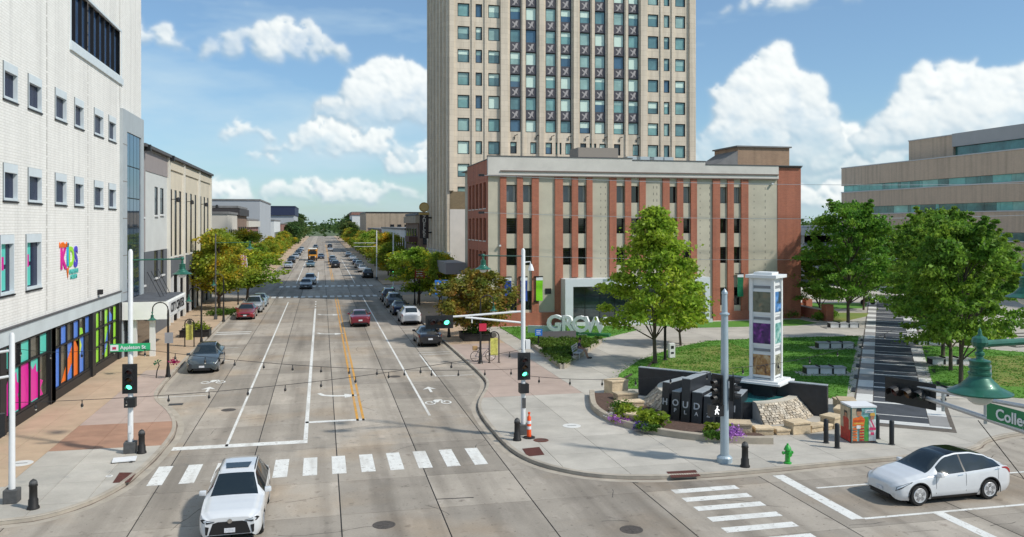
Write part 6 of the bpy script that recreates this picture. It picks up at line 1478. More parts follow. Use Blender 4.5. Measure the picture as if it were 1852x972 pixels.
def planter(x, y, L_, W_, label, seed, m=L_lime, h=.55):
    t = thing('planter', label, 'planter', (x, y, PZ)); b = MB()
    b.obox((x, y - W_ / 2 + .04, PZ), L_, .08, h).obox((x, y + W_ / 2 - .04, PZ), L_, .08, h).obox((x - L_ / 2 + .04, y, PZ), .08, W_ - .16, h).obox((x + L_ / 2 - .04, y, PZ), .08, W_ - .16, h); b.build('box', M_iron, t); MB().obox((x, y, PZ), L_ - .17, W_ - .17, h - .08).build('soil', mat('soil', (.05, .035, .025), .95, var=.3, vscale=9), t); MB().obox((x, y - W_ / 2, PZ + h), L_ + .1, .14, .05).obox((x, y + W_ / 2, PZ + h), L_ + .1, .14, .05).build('rim', M_iron, t)
    bush('planter_plant', label.replace('planter', 'plant').replace('box', 'plant') + ' growing in it', x, y, PZ + h - .1, L_ * .3, W_ * .3, .9, m, 10, 60, .16, seed, 'plant')
planter(-10.2, 73.5, 2.3, 1.6, 'black planter box by the map stand on the left pavement', 3); planter(12.2, 66.6, 2.4, 2.6, 'black planter box round the rusty tree on the right', 4, L_shrub, .5)
for k, (px, py) in enumerate(((252, 304), (262, 303), (271, 302))): x, y = G(px, py, PZ); bush('pavement_shrub', 'low dark shrub on the left pavement, number %s from the left' % ('one', 'two', 'three')[k], x, y, PZ, .8, .7, .8, L_shrub, 14, 50, .16, 60 + k)
x, y = G(183, 377, PZ); tt = thing('bike_rack', 'small leaf topped iron rack on the left pavement', 'bike rack', (x, y, PZ)); MB().tube([(x, y, PZ), (x + .05, y, PZ + .45), (x + .17, y, PZ + .75), (x + .1, y, PZ + .95)], .03, 8).build('stem', M_iron, tt)
for a in range(5): MB().poly([(x + .1, y, PZ + .9), (x + .1 + .3 * math.cos(a * .8 - .2), y + .05 * (a - 2), PZ + .92 + .22 * math.sin(a * .8)), (x + .1 + .22 * math.cos(a * .8 + .3), y, PZ + .85 + .25 * math.sin(a * .8 + .3))]).build('leaf', mat('painted_leaf', (.02, .13, .05), .5), tt)
def bicycle(x, y):
    t = thing('bicycle', 'bicycle leaning by the lamp post and map stand on the right', 'bicycle', (x, y, PZ)); r = .34
    for dx in (-.52, .52):
        w = MB(); n = 20
        for k in range(n): a, b = 2 * math.pi * k / n, 2 * math.pi * (k + 1) / n; w.tube([(x + dx + r * math.cos(a), y, PZ + r + r * math.sin(a)), (x + dx + r * math.cos(b), y, PZ + r + r * math.sin(b))], .02, 5, False)
        wo = w.build('wheel', M_tyre, t); s_ = MB()
        for k in range(6): a = math.pi * k / 6; s_.tube([(x + dx - r * math.cos(a), y, PZ + r - r * math.sin(a)), (x + dx + r * math.cos(a), y, PZ + r + r * math.sin(a))], .004, 3)
        s_.build('spokes', M_steel, wo)
    fr = mat('bike_frame', (.03, .04, .12), .4); A, B, C_, D_ = (x - .52, y, PZ + r), (x - .1, y, PZ + .3), (x - .25, y, PZ + .82), (x + .36, y, PZ + .85)
    MB().tube([A, B, D_, C_, A], .02, 6).tube([C_, B], .02, 6).tube([D_, (x + .52, y, PZ + r)], .02, 6).build('frame', fr, t); MB().obox((x - .27, y, PZ + .86), .24, .12, .06).build('saddle', M_black, t); MB().tube([(x + .34, y - .28, PZ + 1.0), (x + .36, y, PZ + .95), (x + .34, y + .28, PZ + 1.0)], .015, 6).build('handlebar', M_steel, t)
    MB().obox((x - .55, y, PZ + .75), .3, .28, .28).build('crate', mat('crate_tan', (.45, .28, .12), .8), t)
x, y = G(566, 357, PZ); bicycle(x, y)
def sign_post(x, y, h, w, hh, m, label, n=1):
    t = thing('sign_post', label, 'sign', (x, y, PZ)); MB().lathe((x, y, PZ), [(.06, 0), (.05, h)], 8).build('post', M_iron, t); p = MB().box(x - w / 2, x + w / 2, y - .09, y - .06, PZ + h - hh, PZ + h).build('panel', m, t)
    mk = MB()
    for k in range(3): mk.box(x - w * .34, x + w * (.30 - .1 * (k % 2)), y - .097, y - .091, PZ + h - hh * (.3 + .24 * k), PZ + h - hh * (.22 + .24 * k))
    mk.build('print_lines', M_signwhite, p)
M_sblue = mat('sign_blue', (.02, .16, .55), .5); x, y = G(501, 305, PZ); sign_post(x + .3, y - 8, 4.2, 1.25, 1.3, M_sblue, 'blue square sign above the parked cars on the right pavement'); x, y = G(631, 343, PZ); sign_post(x, y, 1.5, .55, .5, M_sblue, 'small blue sign in the hedge bed before the letters')
x, y = G(492, 292, PZ); sign_post(x, y, 4.2, 1.2, 1.1, mat('sign_rust', (.35, .06, .02), .6), 'rust red sign beside the blue one on the right pavement')
# plates and lids in the pavement
def plate(name, label, pts, m, z=.134, cat='cover'):
    mb = MB(); tri_poly(mb, [G(*p, .13) for p in pts], z); o = mb.build(name, m); 
    return tag(o, label, cat)
M_tact = mat('tactile_red', (.10, .028, .02), .85, var=.2, vscale=3, world=True, bump=.8, bscale=30)
def tactile(pts, label):
    q = [G(*p, .13) for p in pts]; t = thing('tactile_plate', label, 'tactile plate', (q[0][0], q[0][1], .13), 'tactile plates'); mb = MB(); mb.prism(q, .128, .142); mb.build('plate', M_tact, t); st = MB()
    for i in range(1, 12):
        for j in range(1, 8):
            u, v = i / 12, j / 8; p = [q[0][k] * (1 - u) * (1 - v) + q[1][k] * u * (1 - v) + q[2][k] * u * v + q[3][k] * (1 - u) * v for k in (0, 1)]; st.lathe((p[0], p[1], .14), [(.022, 0), (.014, .01)], 6)
    o = st.build('studs', M_tact, t); o['kind'] = 'stuff'
tactile([(132, 500), (152, 499), (160, 488), (140, 488)], 'dark red tactile plate on the left corner'); tactile([(612, 460), (632, 458), (638, 467), (618, 469)], 'dark red tactile plate at the plaza corner by the crosswalk'); tactile([(781, 487), (815, 485), (821, 492), (787, 494)], 'dark red tactile plate at the kerb facing the side street')
def lid(px, py, r, label, m, z=.134):
    x, y = G(px, py, .13); t = thing('access_cover', label, 'cover', (x, y, .13)); MB().lathe((x, y, .128), [(r, 0), (r, .012), (r * .86, .013), (r * .85, .010), (.001, .010)], 20).build('lid', m, t); MB().box(x - r * .5, x + r * .5, y - .03, y + .03, .137, .142).build('grip', M_base, t)
lid(670, 433, .42, 'pale round cover with lettering marks in the plaza paving', M_pw); lid(634, 450, .33, 'rusty round cover beside the orange marker', mat('rust_iron', (.12, .045, .03), .8, var=.3, vscale=6)); lid(25, 477, .42, 'pale round cover near the plain pole at far left', M_pw); lid(128, 492, .13, 'small white disc in the left corner paving', M_pw)
def fallen_sign():
    x, y = G(146, 474, .13); t = thing('fallen_sign', 'white board lying flat on the left corner paving by the signal pole', 'sign', (x, y, .13)); MB().obox((x, y, .17), .85, .62, .04, .12).build('board', M_signwhite, t); 
    for dx in (-.36, .3): MB().obox((x + dx, y - .3, .13), .10, .07, .05).build('foot', M_black, t)
fallen_sign()
for px, py in ((673 / 3.387, 270 + 468 / 3.387), (512, 348)):
    pass
x, y = G(206, 408, 0); t = thing('storm_drain', 'dark storm drain grate by the left kerb bulge', 'drain', (x, y, 0)); MB().obox((x, y, .002), .7, .45, .012).build('frame', M_black, t); g_ = MB()
for k in range(6): g_.obox((x - .27 + .108 * k, y, .014), .05, .38, .006)
g_.build('bars', M_base, t)

# strings of lamps hung across the street
def string_lights(a, b, sag, n, label, side=0.):
    t = thing('string_lights', label, 'string lights', a); a, b = Vector(a), Vector(b); pts = []
    for k in range(41): u = k / 40; p = a.lerp(b, u); p.z -= sag * 4 * u * (1 - u); pts.append(p)
    MB().tube(pts, .010, 5).build('cable', M_black, t)
    for k in range(n):
        u = (k + .5) / n; p = a.lerp(b, u); p.z -= sag * 4 * u * (1 - u)
        bb = MB().tube([p, p - Vector((0, 0, .14))], .016, 5).lathe((p.x, p.y, p.z - .26), [(.001, 0), (.04, .03), (.05, .08), (.03, .13), (.02, .15)], 8).build('bulb_holder', M_black, t); MB().lathe((p.x, p.y, p.z - .30), [(.001, 0), (.032, .03), (.03, .06)], 8).build('bulb', mat('bulb_clear', (.55, .5, .42), .1), bb)
string_lights((-7.58, 36.45, 4.42), (8.69, 35.8, 3.05), .38, 14, 'string of small lamps hung between the left signal pole and plaza corner pole')
string_lights((8.69, 35.8, 2.75), (15.34, 29.9, 3.75), .28, 6, 'string of small lamps from the plaza corner pole to the tall blue grey pole')
string_lights((-10.08, 30.92, 3.45), (8.69, 35.9, 3.9), .42, 14, 'string of small lamps crossing the street from the plain left pole')
string_lights((15.34, 30.1, 3.75), (31, 40.5, 3.6), .4, 6, 'string of small lamps running right from the tall blue grey pole')
string_lights((-13.6, 41.0, 4.0), (-7.58, 36.7, 4.55), .3, 4, 'string of small lamps from the shopfront to the left signal pole')
for z, zz, lab in ((13.75, 13.75, 'upper thin cable across the brick office front'), (10.45, 10.45, 'middle thin cable across the brick office front'), (6.7, 6.3, 'lower thin cable across the brick office front')):
    t = thing('overhead_cable', lab, 'cable', (14, 72.6, z)); pts = [(13.8 + 60 * k / 20, 72.6, z + (zz - z) * k / 20 - .5 * (1 - (k / 10 - 1) ** 2)) for k in range(21)]; MB().tube(pts, .022, 5).build('cable', M_steel, t); MB().box(13.5, 14.0, 72.5, 72.7, z - .1, z + .1).build('clamp', M_dark, t)
t = thing('overhead_cable', 'dark cable slanting down over the white car from the bell lamp', 'cable', (8, 8.9, 7)); MB().tube([(8.0, 8.9, 6.95), (9.3, 8.8, 5.4), (10.4, 8.6, 3.6)], .006, 5).build('cable', M_black, t)

# the vertical theatre-style sign and marquee
def vertical_sign():
    x, y = 13.55, 113.2; t = thing('blade_sign', 'dark vertical blade sign with a round gold top beside the tower', 'sign', (x, y, 7)); mg = mat('gold_sign', (.50, .32, .10), .5)
    MB().box(x - .60, x + .60, y, y + .4, 7.5, 10.7).build('blade', mat('sign_brown', (.035, .022, .02), .6), t); MB().lathe((x, y - .02, 11.75), [(.001, 0), (.66, 0), (.66, .44), (.001, .44)], 20, 'y').build('disc', mg, t); MB().lathe((x, y - .06, 11.75), [(.001, 0), (.5, 0), (.5, .05)], 20, 'y').build('disc_face', mat('gold_pale', (.62, .44, .18), .5), t); MB().box(x - .68, x + .68, y - .03, y + .43, 10.7, 11.0).build('collar', mg, t)
    for k, ch in enumerate('ZUELKE'): lettering(ch, .66, face_frame((x, y - .04, 10.35 - .5 * k), (1, 0, 0)), mat('sign_letter', (.68, .62, .55), .5), t, .03, .01)
    MB().box(x + .6, 14.6, y + .1, y + .3, 8.2, 8.4).box(x + .6, 14.6, y + .1, y + .3, 10.2, 10.4).build('bracket', M_iron, t)
vertical_sign()
t = thing('marquee_arch', 'cream arched entrance bay with a dark hood under the blade sign', 'entrance', (14.4, 136, 0)); MB().box(14.2, 14.88, 133.4, 139, 0, 5.2).build('bay', c_cream, t); MB().box(13.5, 14.88, 133.2, 139.2, 6.6, 7.5).build('hood', mat('hood_brown', (.10, .04, .03), .7), t)
MB().box(13.0, 14.86, 140, 150, 3.4, 4.6).build('side_awning', mat('hood_brown', (0, 0, 0)), t)
# ================================================================== THE PLAZA
FC = Vector((20.25, 39.35)); FA = Vector((.707, -.707)); FB = Vector((.707, .707))       # fountain centre on its back wall; along the wall; towards the lawn
def fp(a, b, z=None):
    p = FC + FA * a + FB * b; return (p.x, p.y) if z is None else (p.x, p.y, z)
FANG = math.atan2(FA.y, FA.x)
M_blackstone = mat('black_granite', (.020, .022, .027), .42, var=.3, vscale=3, world=True, spec=.6); M_littop = mat('granite_top_lit', (.34, .37, .39), .5, var=.15, vscale=4, world=True)  # top faces get a paler granite: their lit look is put into the colour
M_lime = mat('buff_limestone', (.56, .44, .29), .85, var=.16, vscale=2.2, world=True, bump=.9, bscale=9, rnd=.22, speck=.3)
def fountain():
    t = thing('fountain', 'curved stone fountain with teal water before a long black granite wall', 'fountain', (FC.x, FC.y, .13)); ZW = 1.62
    for a0, a1 in ((-4.9, -2.45), (-2.44, 0.0), (.01, 2.45), (2.46, 4.9)):
        c = fp((a0 + a1) / 2, .15); w = MB().obox((c[0], c[1], .13), a1 - a0, .3, ZW - .13, FANG).build('wall_panel', M_blackstone, t); MB().obox((c[0], c[1], ZW), a1 - a0 + .002, .34, .035, FANG).build('coping', M_littop, w)
    # battered ring of rubble stone, each stone its own face with a dark joint
    R0, R1, ZB, ZR = 4.3, 3.5, .13, .95
    M_mort = mat('mortar_dark', (.17, .145, .115), .95, var=.2, vscale=5, world=True); M_cop = mat('coping_buff', (.56, .51, .42), .8, var=.12, vscale=3, world=True)
    M_rub = mat('rubble_stone', (.42, .335, .235), .9, col2=(.56, .50, .41), vscale=3.5, world=True, island=.34, bump=.4, bscale=20, speck=.2); rnd_ = random.Random(4)
    def sweep(prof, a0, a1, n):
        mb = MB(); m_ = len(prof)
        for k in range(n + 1):
            a = a0 + (a1 - a0) * k / n
            for r, z in prof: mb.v.append((*fp(-r * math.cos(a), -r * math.sin(a)), z))
        for k in range(n):
            for j in range(m_ - 1): i = k * m_ + j; mb.f.append((i, i + m_, i + m_ + 1, i + 1))
        return mb
    sweep([(R1 - .42, .13), (R1 - .42, ZR - .03), (R1 - .55, ZR - .03), (R1 - .55, .13)], 0, math.pi, 40).build('basin_wall', M_blackstone, t)
    for A0, A1 in ((.0, 1.04), (2.27, math.pi)):
        wl_ = sweep([(R0 - .05, ZB), (R1 - .05, ZR), (R1 - .4, ZR), (R1 - .4, .5)], A0, A1, 18).build('ring_wall', M_mort, t)
        sweep([(R1 + .02, ZR - .02), (R1 + .02, ZR + .05), (R1 - .38, ZR + .05), (R1 - .38, ZR - .02)], A0, A1, 18).build('ring_coping', M_cop, wl_)
        for aa in (A0, A1):
            q = lambda r, z: (*fp(-r * math.cos(aa), -r * math.sin(aa) - (.02 if aa in (0., math.pi) else 0)), z)
            MB().poly([q(R0, ZB), q(R1, ZR + .04), q(R1 - .4, ZR + .04), q(R1 - .4, ZB)]).build('end_cheek', mat('cheek_grey', (.40, .41, .41), .8, var=.1, vscale=3), wl_)
        st = MB(); rows = 9; zh = (ZR - ZB) / rows
        for rr in range(rows):
            a = A0 + rnd_.uniform(0, .02)
            while a < A1 - .02:
                da = min(rnd_.uniform(.03, .075), A1 - a); z0, z1 = ZB + rr * zh + .008, ZB + (rr + 1) * zh - .008 + rnd_.uniform(-.01, .01); pr = rnd_.uniform(.0, .05); Pq = []
                for (aa, zz) in ((a + .004, z0), (a + da - .004, z0 + rnd_.uniform(-.01, .01)), (a + da - .006, z1), (a + .006, z1)):
                    f = (zz - ZB) / (ZR - ZB); r = R0 + (R1 - R0) * f; Pq.append(((*fp(-(r + pr) * math.cos(aa), -(r + pr) * math.sin(aa)), zz + rnd_.uniform(-.006, .006)), (*fp(-(r - .06) * math.cos(aa), -(r - .06) * math.sin(aa)), zz)))
                i = len(st.v); st.v += [p[0] for p in Pq] + [p[1] for p in Pq]; st.f.append((i, i + 1, i + 2, i + 3))
                for k in range(4): st.f.append((i + k, i + (k + 1) % 4, i + 4 + (k + 1) % 4, i + 4 + k))
                a += da
        o = st.build('rubble_stones', M_rub, wl_, fix=False); o['kind'] = 'stuff'
    w = MB(); pts = [fp(-(R1 - .4) * math.cos(math.pi * k / 30), -(R1 - .4) * math.sin(math.pi * k / 30)) for k in range(31)]
    tri_poly(w, pts, .90); w.build('water', mat('fountain_water', (.035, .19, .20), .06, spec=.8, var=.15, vscale=2, world=True, bump=.25, bscale=6), t)
fountain()
def letters_wall():
    spec = [('H', '', 778.5, 423, 383, 9.5, 2.0), ('O', 'P', 790.5, 428, 394, 11, 1.6), ('U', 'L', 802.5, 430.5, 379, 10.5, 2.6), ('D', 'A', 815.5, 432, 395, 12, 1.9), ('I', 'Z', 829.5, 433.5, 400, 12, 2.0), ('N', 'A', 844, 433, 391, 13, 2.2), ('I', '', 860.5, 427, 399, 14.5, 1.9)]
    words = {'H': 'leftmost', 'O': 'second', 'U': 'tall third', 'D': 'fourth'}
    for k, (ch, c2, px, yb_, yt, w, dl) in enumerate(spec):
        zb = .2; x, y = G(px, yb_, zb); D = x * _fw[0] + y * _fw[1]; zt = EYE - (yt - HORY) * D / FPX; ww = w * D / FPX * 1.0
        to = Vector((FC.x - x, FC.y - y)); to = (to.normalized() + Vector((.75, .66)) * 1.5).normalized(); ang = math.atan2(to.y, to.x) - math.pi / 2
        t = thing('letter_pillar', 'black granite pillar lettered %s%s at the fountain front' % (ch, (' over ' + c2) if c2 else (' at the left end' if k == 0 else ' at the right end')), 'pillar', (x, y, zb), 'lettered pillars')
        f = Vector((math.sin(ang), -math.cos(ang), 0)); r = Vector((math.cos(ang), math.sin(ang), 0)); c = Vector((x, y, 0)) + Vector((to.x, to.y, 0)) * dl / 2
        b = MB(); 
        lean = .16
        for z, d in ((zb - .15, 0), (zt, lean)):
            for sx, sy in ((-1, -1), (1, -1), (1, 1), (-1, 1)):
                p = c + r * sx * ww / 2 + Vector((to.x, to.y, 0)) * (sy * dl / 2 + (d if sy < 0 else 0)); b.v.append((p.x, p.y, z))
        b.f = [(0, 3, 2, 1), (4, 5, 6, 7), (0, 1, 5, 4), (1, 2, 6, 5), (2, 3, 7, 6), (3, 0, 4, 7)]
        b.build('pillar_body', M_blackstone, t); tp = MB(); tp.v = [(v[0], v[1], v[2] + .0) for v in b.v[4:]] + [(v[0], v[1], v[2] + .03) for v in b.v[4:]]; tp.f = [(4, 5, 6, 7), (0, 1, 5, 4), (1, 2, 6, 5), (2, 3, 7, 6), (3, 0, 4, 7)]; tp.build('pillar_top', M_littop, t)  # thin cap sheet, paler to paint the lit top of the pillar
        fr = Vector((x, y, 0)); hgt = zt - zb
        lz = EYE - ({0: 405, 1: 406.5, 2: 409, 3: 411, 4: 412.5, 5: 412, 6: 414}[k] - HORY) * D / FPX; u = (lz - zb) / hgt
        nz = Vector((0, 0, 1)) + Vector((to.x, to.y, 0)) * (lean / hgt)
        lettering(ch, .42, face_frame(fr + Vector((to.x, to.y, 0)) * lean * u + f * .012 + Vector((0, 0, lz)), r, nz), mat('letter_grey_white', (.50, .51, .52), .5), t, .02, .008)
        if c2: lz2 = lz - .34; u = (lz2 - zb) / hgt; lettering(c2, .25, face_frame(fr + Vector((to.x, to.y, 0)) * lean * u + f * .012 + Vector((0, 0, lz2)), r, nz), mat('letter_grey_white', (.50, .51, .52), .5), t, .02, .004)
letters_wall()
def pylon():
    x, y = G(893, 382, 1.6); ang = -R(50) ; t = thing('picture_pylon', 'tall white pylon tower with three framed pictures on each side', 'pylon', (x, y, .13))
    bk = Vector((math.sin(R(50)), math.cos(R(50)), 0)); r = Vector((bk.y, -bk.x, 0)); f = -bk; W_ = 1.22; H0, H1 = 1.72, 6.75; c = Vector((x, y, 0)) + bk * .55
    D = x * _fw[0] + y * _fw[1]
    mw = mat('pylon_white', (.74, .75, .74), .5, var=.05, vscale=1.5); mv = mat('pylon_vent', (.22, .23, .24), .6)
    MB().obox((c.x, c.y, .13), 1.0, 1.0, 1.42, ang).build('pedestal', M_blackstone, t); MB().obox((c.x, c.y, 1.56), 2.15, 2.15, .10, ang).build('base_plate', mw, t, bevel=.02); MB().obox((c.x, c.y, 1.66), 1.85, 1.85, .08, ang).build('base_step', mw, t)
    MB().obox((c.x, c.y, 1.74), W_ - .16, W_ - .16, H1 - 1.74, ang).build('core', mw, t)
    for sx in (-1, 1):
        for sy in (-1, 1): p = c + r * sx * (W_ / 2 - .07) + f * sy * (W_ / 2 - .07); MB().obox((p.x, p.y, 1.74), .17, .17, H1 - 1.74, ang).build('corner_post', mw, t)
    MB().obox((c.x, c.y, H1), W_ + .34, W_ + .34, .16, ang).build('cap', mw, t, bevel=.02); MB().obox((c.x, c.y, H1 + .16), W_ - .3, W_ - .3, .12, ang).build('cap_top', mw, t)
    pics = [[(.16, .17, .12), (.28, .20, .12), (.10, .10, .07)], [(.10, .02, .16), (.30, .06, .36), (.02, .01, .06)], [(.42, .22, .08), (.10, .06, .05), (.55, .42, .25)]]
    pic2 = [[(.10, .28, .62), (.45, .55, .62), (.05, .07, .08)], [(.25, .50, .46), (.60, .68, .62), (.06, .2, .18)], [(.30, .28, .20), (.08, .08, .07), (.5, .5, .42)]]
    def picmat(nm, cs, sc):
        m = bpy.data.materials.new(nm); m.use_nodes = True; n = m.node_tree.nodes; l = m.node_tree.links; z = n.new('ShaderNodeTexNoise'); z.inputs['Scale'].default_value = sc; z.inputs['Detail'].default_value = 9; z.inputs['Distortion'].default_value = 1.2; cr = n.new('ShaderNodeValToRGB'); tc = n.new('ShaderNodeTexCoord'); l.new(tc.outputs['Object'], z.inputs['Vector']); l.new(z.outputs['Fac'], cr.inputs[0])
        e = cr.color_ramp.elements; e[0].position = .34; e[0].color = (*cs[2], 1); e[1].position = .5; e[1].color = (*cs[0], 1); k = e.new(.64); k.color = (*cs[1], 1); l.new(cr.outputs[0], n['Principled BSDF'].inputs['Base Color']); n['Principled BSDF'].inputs['Roughness'].default_value = .25; return m
    for side, (nrm, rt_, ps) in enumerate(((f, r, pics), (r, bk, pic2), (-r, -bk, pic2), (bk, -r, pics))):
        for k in range(3):
            z0 = 4.95 - 1.55 * k + .12; fc = c + nrm * (W_ / 2 - .02)
            def fq(w0, z_0, z_1, d, m, nm, par=t):
                P = [fc + rt_ * s_ * w0 + nrm * d + Vector((0, 0, z)) for s_, z in ((-1, z_0), (1, z_0), (1, z_1), (-1, z_1))]; Q = [p - nrm * .04 for p in P]; mb = MB(); mb.v = [tuple(p) for p in P + Q]; mb.f = [(0, 1, 2, 3)] + [(i, (i + 1) % 4, 4 + (i + 1) % 4, 4 + i) for i in range(4)]; return mb.build(nm, m, par)
            fr = fq(.50, z0 - .12, z0 + 1.12, -.02, mw, 'picture_frame'); fq(.44, z0, z0 + 1.0, .0, picmat('picture_%d_%d' % (side, k), ps[k], 1.6 + .5 * k), 'picture', fr); fq(.42, z0 + 1.17, z0 + 1.30, -.03, mv, 'vent')
        fq(.42, 1.80, 1.93, -.03, mv, 'vent')
pylon()
def seat_block(a_deg, r, h, w, d, label, tint=None):
    a = R(a_deg); x, y = FC.x + r * math.cos(a), FC.y + r * math.sin(a); t = thing('stone_block', label, 'stone block', (x, y, .13), 'limestone blocks round the fountain')
    MB().obox((x, y, .13), d, w, h - .10, a).build('block', M_lime, t, bevel=.02); MB().obox((x, y, .13 + h - .10), d + .08, w + .02, .10, a).build('cap_stone', M_lime, t, bevel=.02)
seq = [(-112, 5.85, .72, .95, .8), (-102, 5.85, .45, .75, .55), (-94, 5.85, .35, .6, .55), (-86, 5.85, .72, .85, .7), (-77.5, 5.85, .42, .65, .55), (-71, 5.85, .35, .55, .55), (-63.5, 5.8, .72, .8, .7), (-55, 5.75, .45, .8, .55), (-45.5, 5.7, .78, .95, .75), (-35.5, 5.7, .5, .9, .6), (-26, 5.75, .85, 1.0, .75), (-16, 5.75, .55, .8, .6)]
pos = ['first', 'low second', 'lowest third', 'tall fourth', 'low fifth', 'lowest sixth', 'tall seventh', 'low eighth', 'tall ninth', 'low tenth', 'tallest eleventh', 'last twelfth']
for (a, r, h, w, d), p_ in zip(seq, pos): seat_block(a, r, h * .74, w * 1.06, d, 'buff stone block %s from the left below the rubble wall' % p_)
for k, (px, py, h, w, d, an, lab) in enumerate(((722, 393, .75, 1.1, .75, .3, 'buff stone block farthest back left of the fountain'), (733, 402, .45, 1.2, .6, .1, 'low buff stone behind the long steps left of the fountain'), (737, 411, .40, 1.4, .55, .05, 'upper long buff stone step left of the fountain'), (733, 418, .32, 1.5, .6, .05, 'lower long buff stone step left of the fountain'), (753, 431, .55, 1.5, .7, -.75, 'buff stone block among the grasses by the first pillar'), (745, 424, .35, 1.1, .6, -.4, 'low buff stone behind the lime grass'))):
    x, y = G(px, py, .2); t = thing('stone_block', lab, 'stone block', (x, y, .13)); MB().obox((x, y, .13), w, d, h - .1, an).build('block', M_lime, t, bevel=.02); MB().obox((x, y, .03 + h), w + .05, d + .06, .1, an).build('cap_stone', M_lime, t, bevel=.02)
# planting bed with its kerb
bed = [];
KB = chaikin([(14.3, 43.3), (13.75, 41.6), (13.2, 39.6), (13.2, 37.6), (13.7, 35.8), (14.7, 34.2), (16.0, 33.1), (17.5, 32.35), (18.6, 32.05)])
tb = thing('planting_bed', 'mulched planting bed with a curved stone kerb in front of the pillars', 'planting bed', (15, 37, .13))
mb = MB(); tri_poly(mb, KB + [(18.7, 33.2), (17.6, 34.6), (16.6, 37.5), (15.6, 40.5), (15.2, 43)], .27); mb.build('mulch', mat('bark_mulch', (.105, .062, .045), .95, var=.45, vscale=9, world=True, bump=1., bscale=30, speck=.4, detail=9), tb)
kb = MB()
for k, p in enumerate(KB):
    q, q2 = Vector(KB[max(k - 1, 0)]), Vector(KB[min(k + 1, len(KB) - 1)]); tn_ = (q2 - q).normalized(); nm_ = Vector((-tn_.y, tn_.x)); 
    o_ = Vector(p)
    for d, z in ((-.14, .12), (-.14, .40), (-.12, .42), (.12, .42), (.14, .40), (.14, .2)): kb.v.append((o_.x + nm_.x * d, o_.y + nm_.y * d, z))
for k in range(len(KB) - 1):
    for j in range(5): i = k * 6 + j; kb.f.append((i, i + 6, i + 7, i + 1))
kb.build('kerb', mat('bed_kerb', (.42, .36, .28), .85, var=.15, vscale=2, world=True, speck=.1), tb)
def bedplant(px, py, rx, h, m, lab, seed, leaf=.12, n=12, per=70, cat='plant'):
    x, y = G(px, py, .3); bush('bed_plant', lab, x, y, .25, rx, rx, h, m, n, per, leaf, seed, cat)
bedplant(737, 424, .42, .75, L_lime, 'lime green grass tuft by the long stone steps', 1, .22); bedplant(764, 432, .42, .8, L_lime, 'lime green grass tuft before the first pillar', 2, .22); bedplant(730, 418, .35, .8, L_shrub, 'green shrub at far left of the planting bed', 3); bedplant(843, 441, .4, .55, L_lime, 'lime green grass tuft behind the tall pole', 4, .22)
bedplant(725, 423, .4, .35, L_white, 'white flowers at far left of the planting bed', 5, .08, cat='flowers'); bedplant(729, 427, .45, .45, L_flower, 'lilac flower mound in the planting bed', 6, .09, 14, 90, 'flowers'); bedplant(738, 427, .25, .35, L_white, 'small white flowers right of the lilac mound', 7, .08, cat='flowers'); bedplant(760, 438, .45, .4, L_shrub, 'low dark green shrub before the lime grass', 8); bedplant(752, 436, .3, .35, L_violet, 'violet flowers beside the low dark shrub', 9, .08, cat='flowers'); bedplant(837, 447, .3, .4, L_shrub, 'dark shrub left of the tall pole', 10); bedplant(856, 447, .4, .6, L_flower, 'lilac flower mound right of the tall pole', 11, .09, 14, 90, 'flowers')
x, y = G(893, 453, .13)
# segmented stone benches on the lawns
M_bench = mat('bench_concrete', (.66, .66, .65), .8, var=.1, vscale=2, world=True); M_bslat = mat('bench_top', (.33, .335, .34), .6, var=.1, vscale=3)
def block_bench(px, py, w, label, ang=None, D2=.62):
    x, y = G(px, py, .15); a = FANG * 0 + math.atan2(-_fw[0], _fw[1]) * 1.0 if ang is None else ang; t = thing('bench', label, 'bench', (x, y, .15), 'segmented stone benches')
    r = Vector((math.cos(a), math.sin(a), 0)); MB().obox((x, y, .13), w + .9, 1.5, .055, a).build('pad', M_walk, t)
    for k in (-1, 0, 1):
        p = Vector((x, y, 0)) + r * k * w / 3; MB().obox((p.x, p.y, .185), w / 3 - .10, D2, .36, a).build('block', M_bench, t, bevel=.02); MB().obox((p.x, p.y, .545), w / 3 - .03, D2 + .12, .07, a).build('seat', M_bslat, t); 
        for e in (-1, 1): q = p + r * e * (w / 6 - .03); MB().obox((q.x, q.y, .2), .05, D2 + .06, .345, a).build('leg', M_dark, t)
    for k in (-.5, .5): p = Vector((x, y, 0)) + r * k * w / 3; MB().obox((p.x, p.y, .6), .05, D2 + .1, .10, a).build('armrest', M_dark, t)
block_bench(966, 372, 2.5, 'stone bench nearest the fountain on the left lawn'); block_bench(978, 342, 2.7, 'stone bench in the middle of the left lawn'); block_bench(988, 318, 2.6, 'stone bench beyond the cross path near the brick office'); block_bench(1112, 361, 2.6, 'stone bench under the second shade tree'); block_bench(1117, 398, 2.7, 'stone bench nearest the street on the right lawn'); block_bench(1092, 338, 2.5, 'stone bench farthest back right of the promenade')
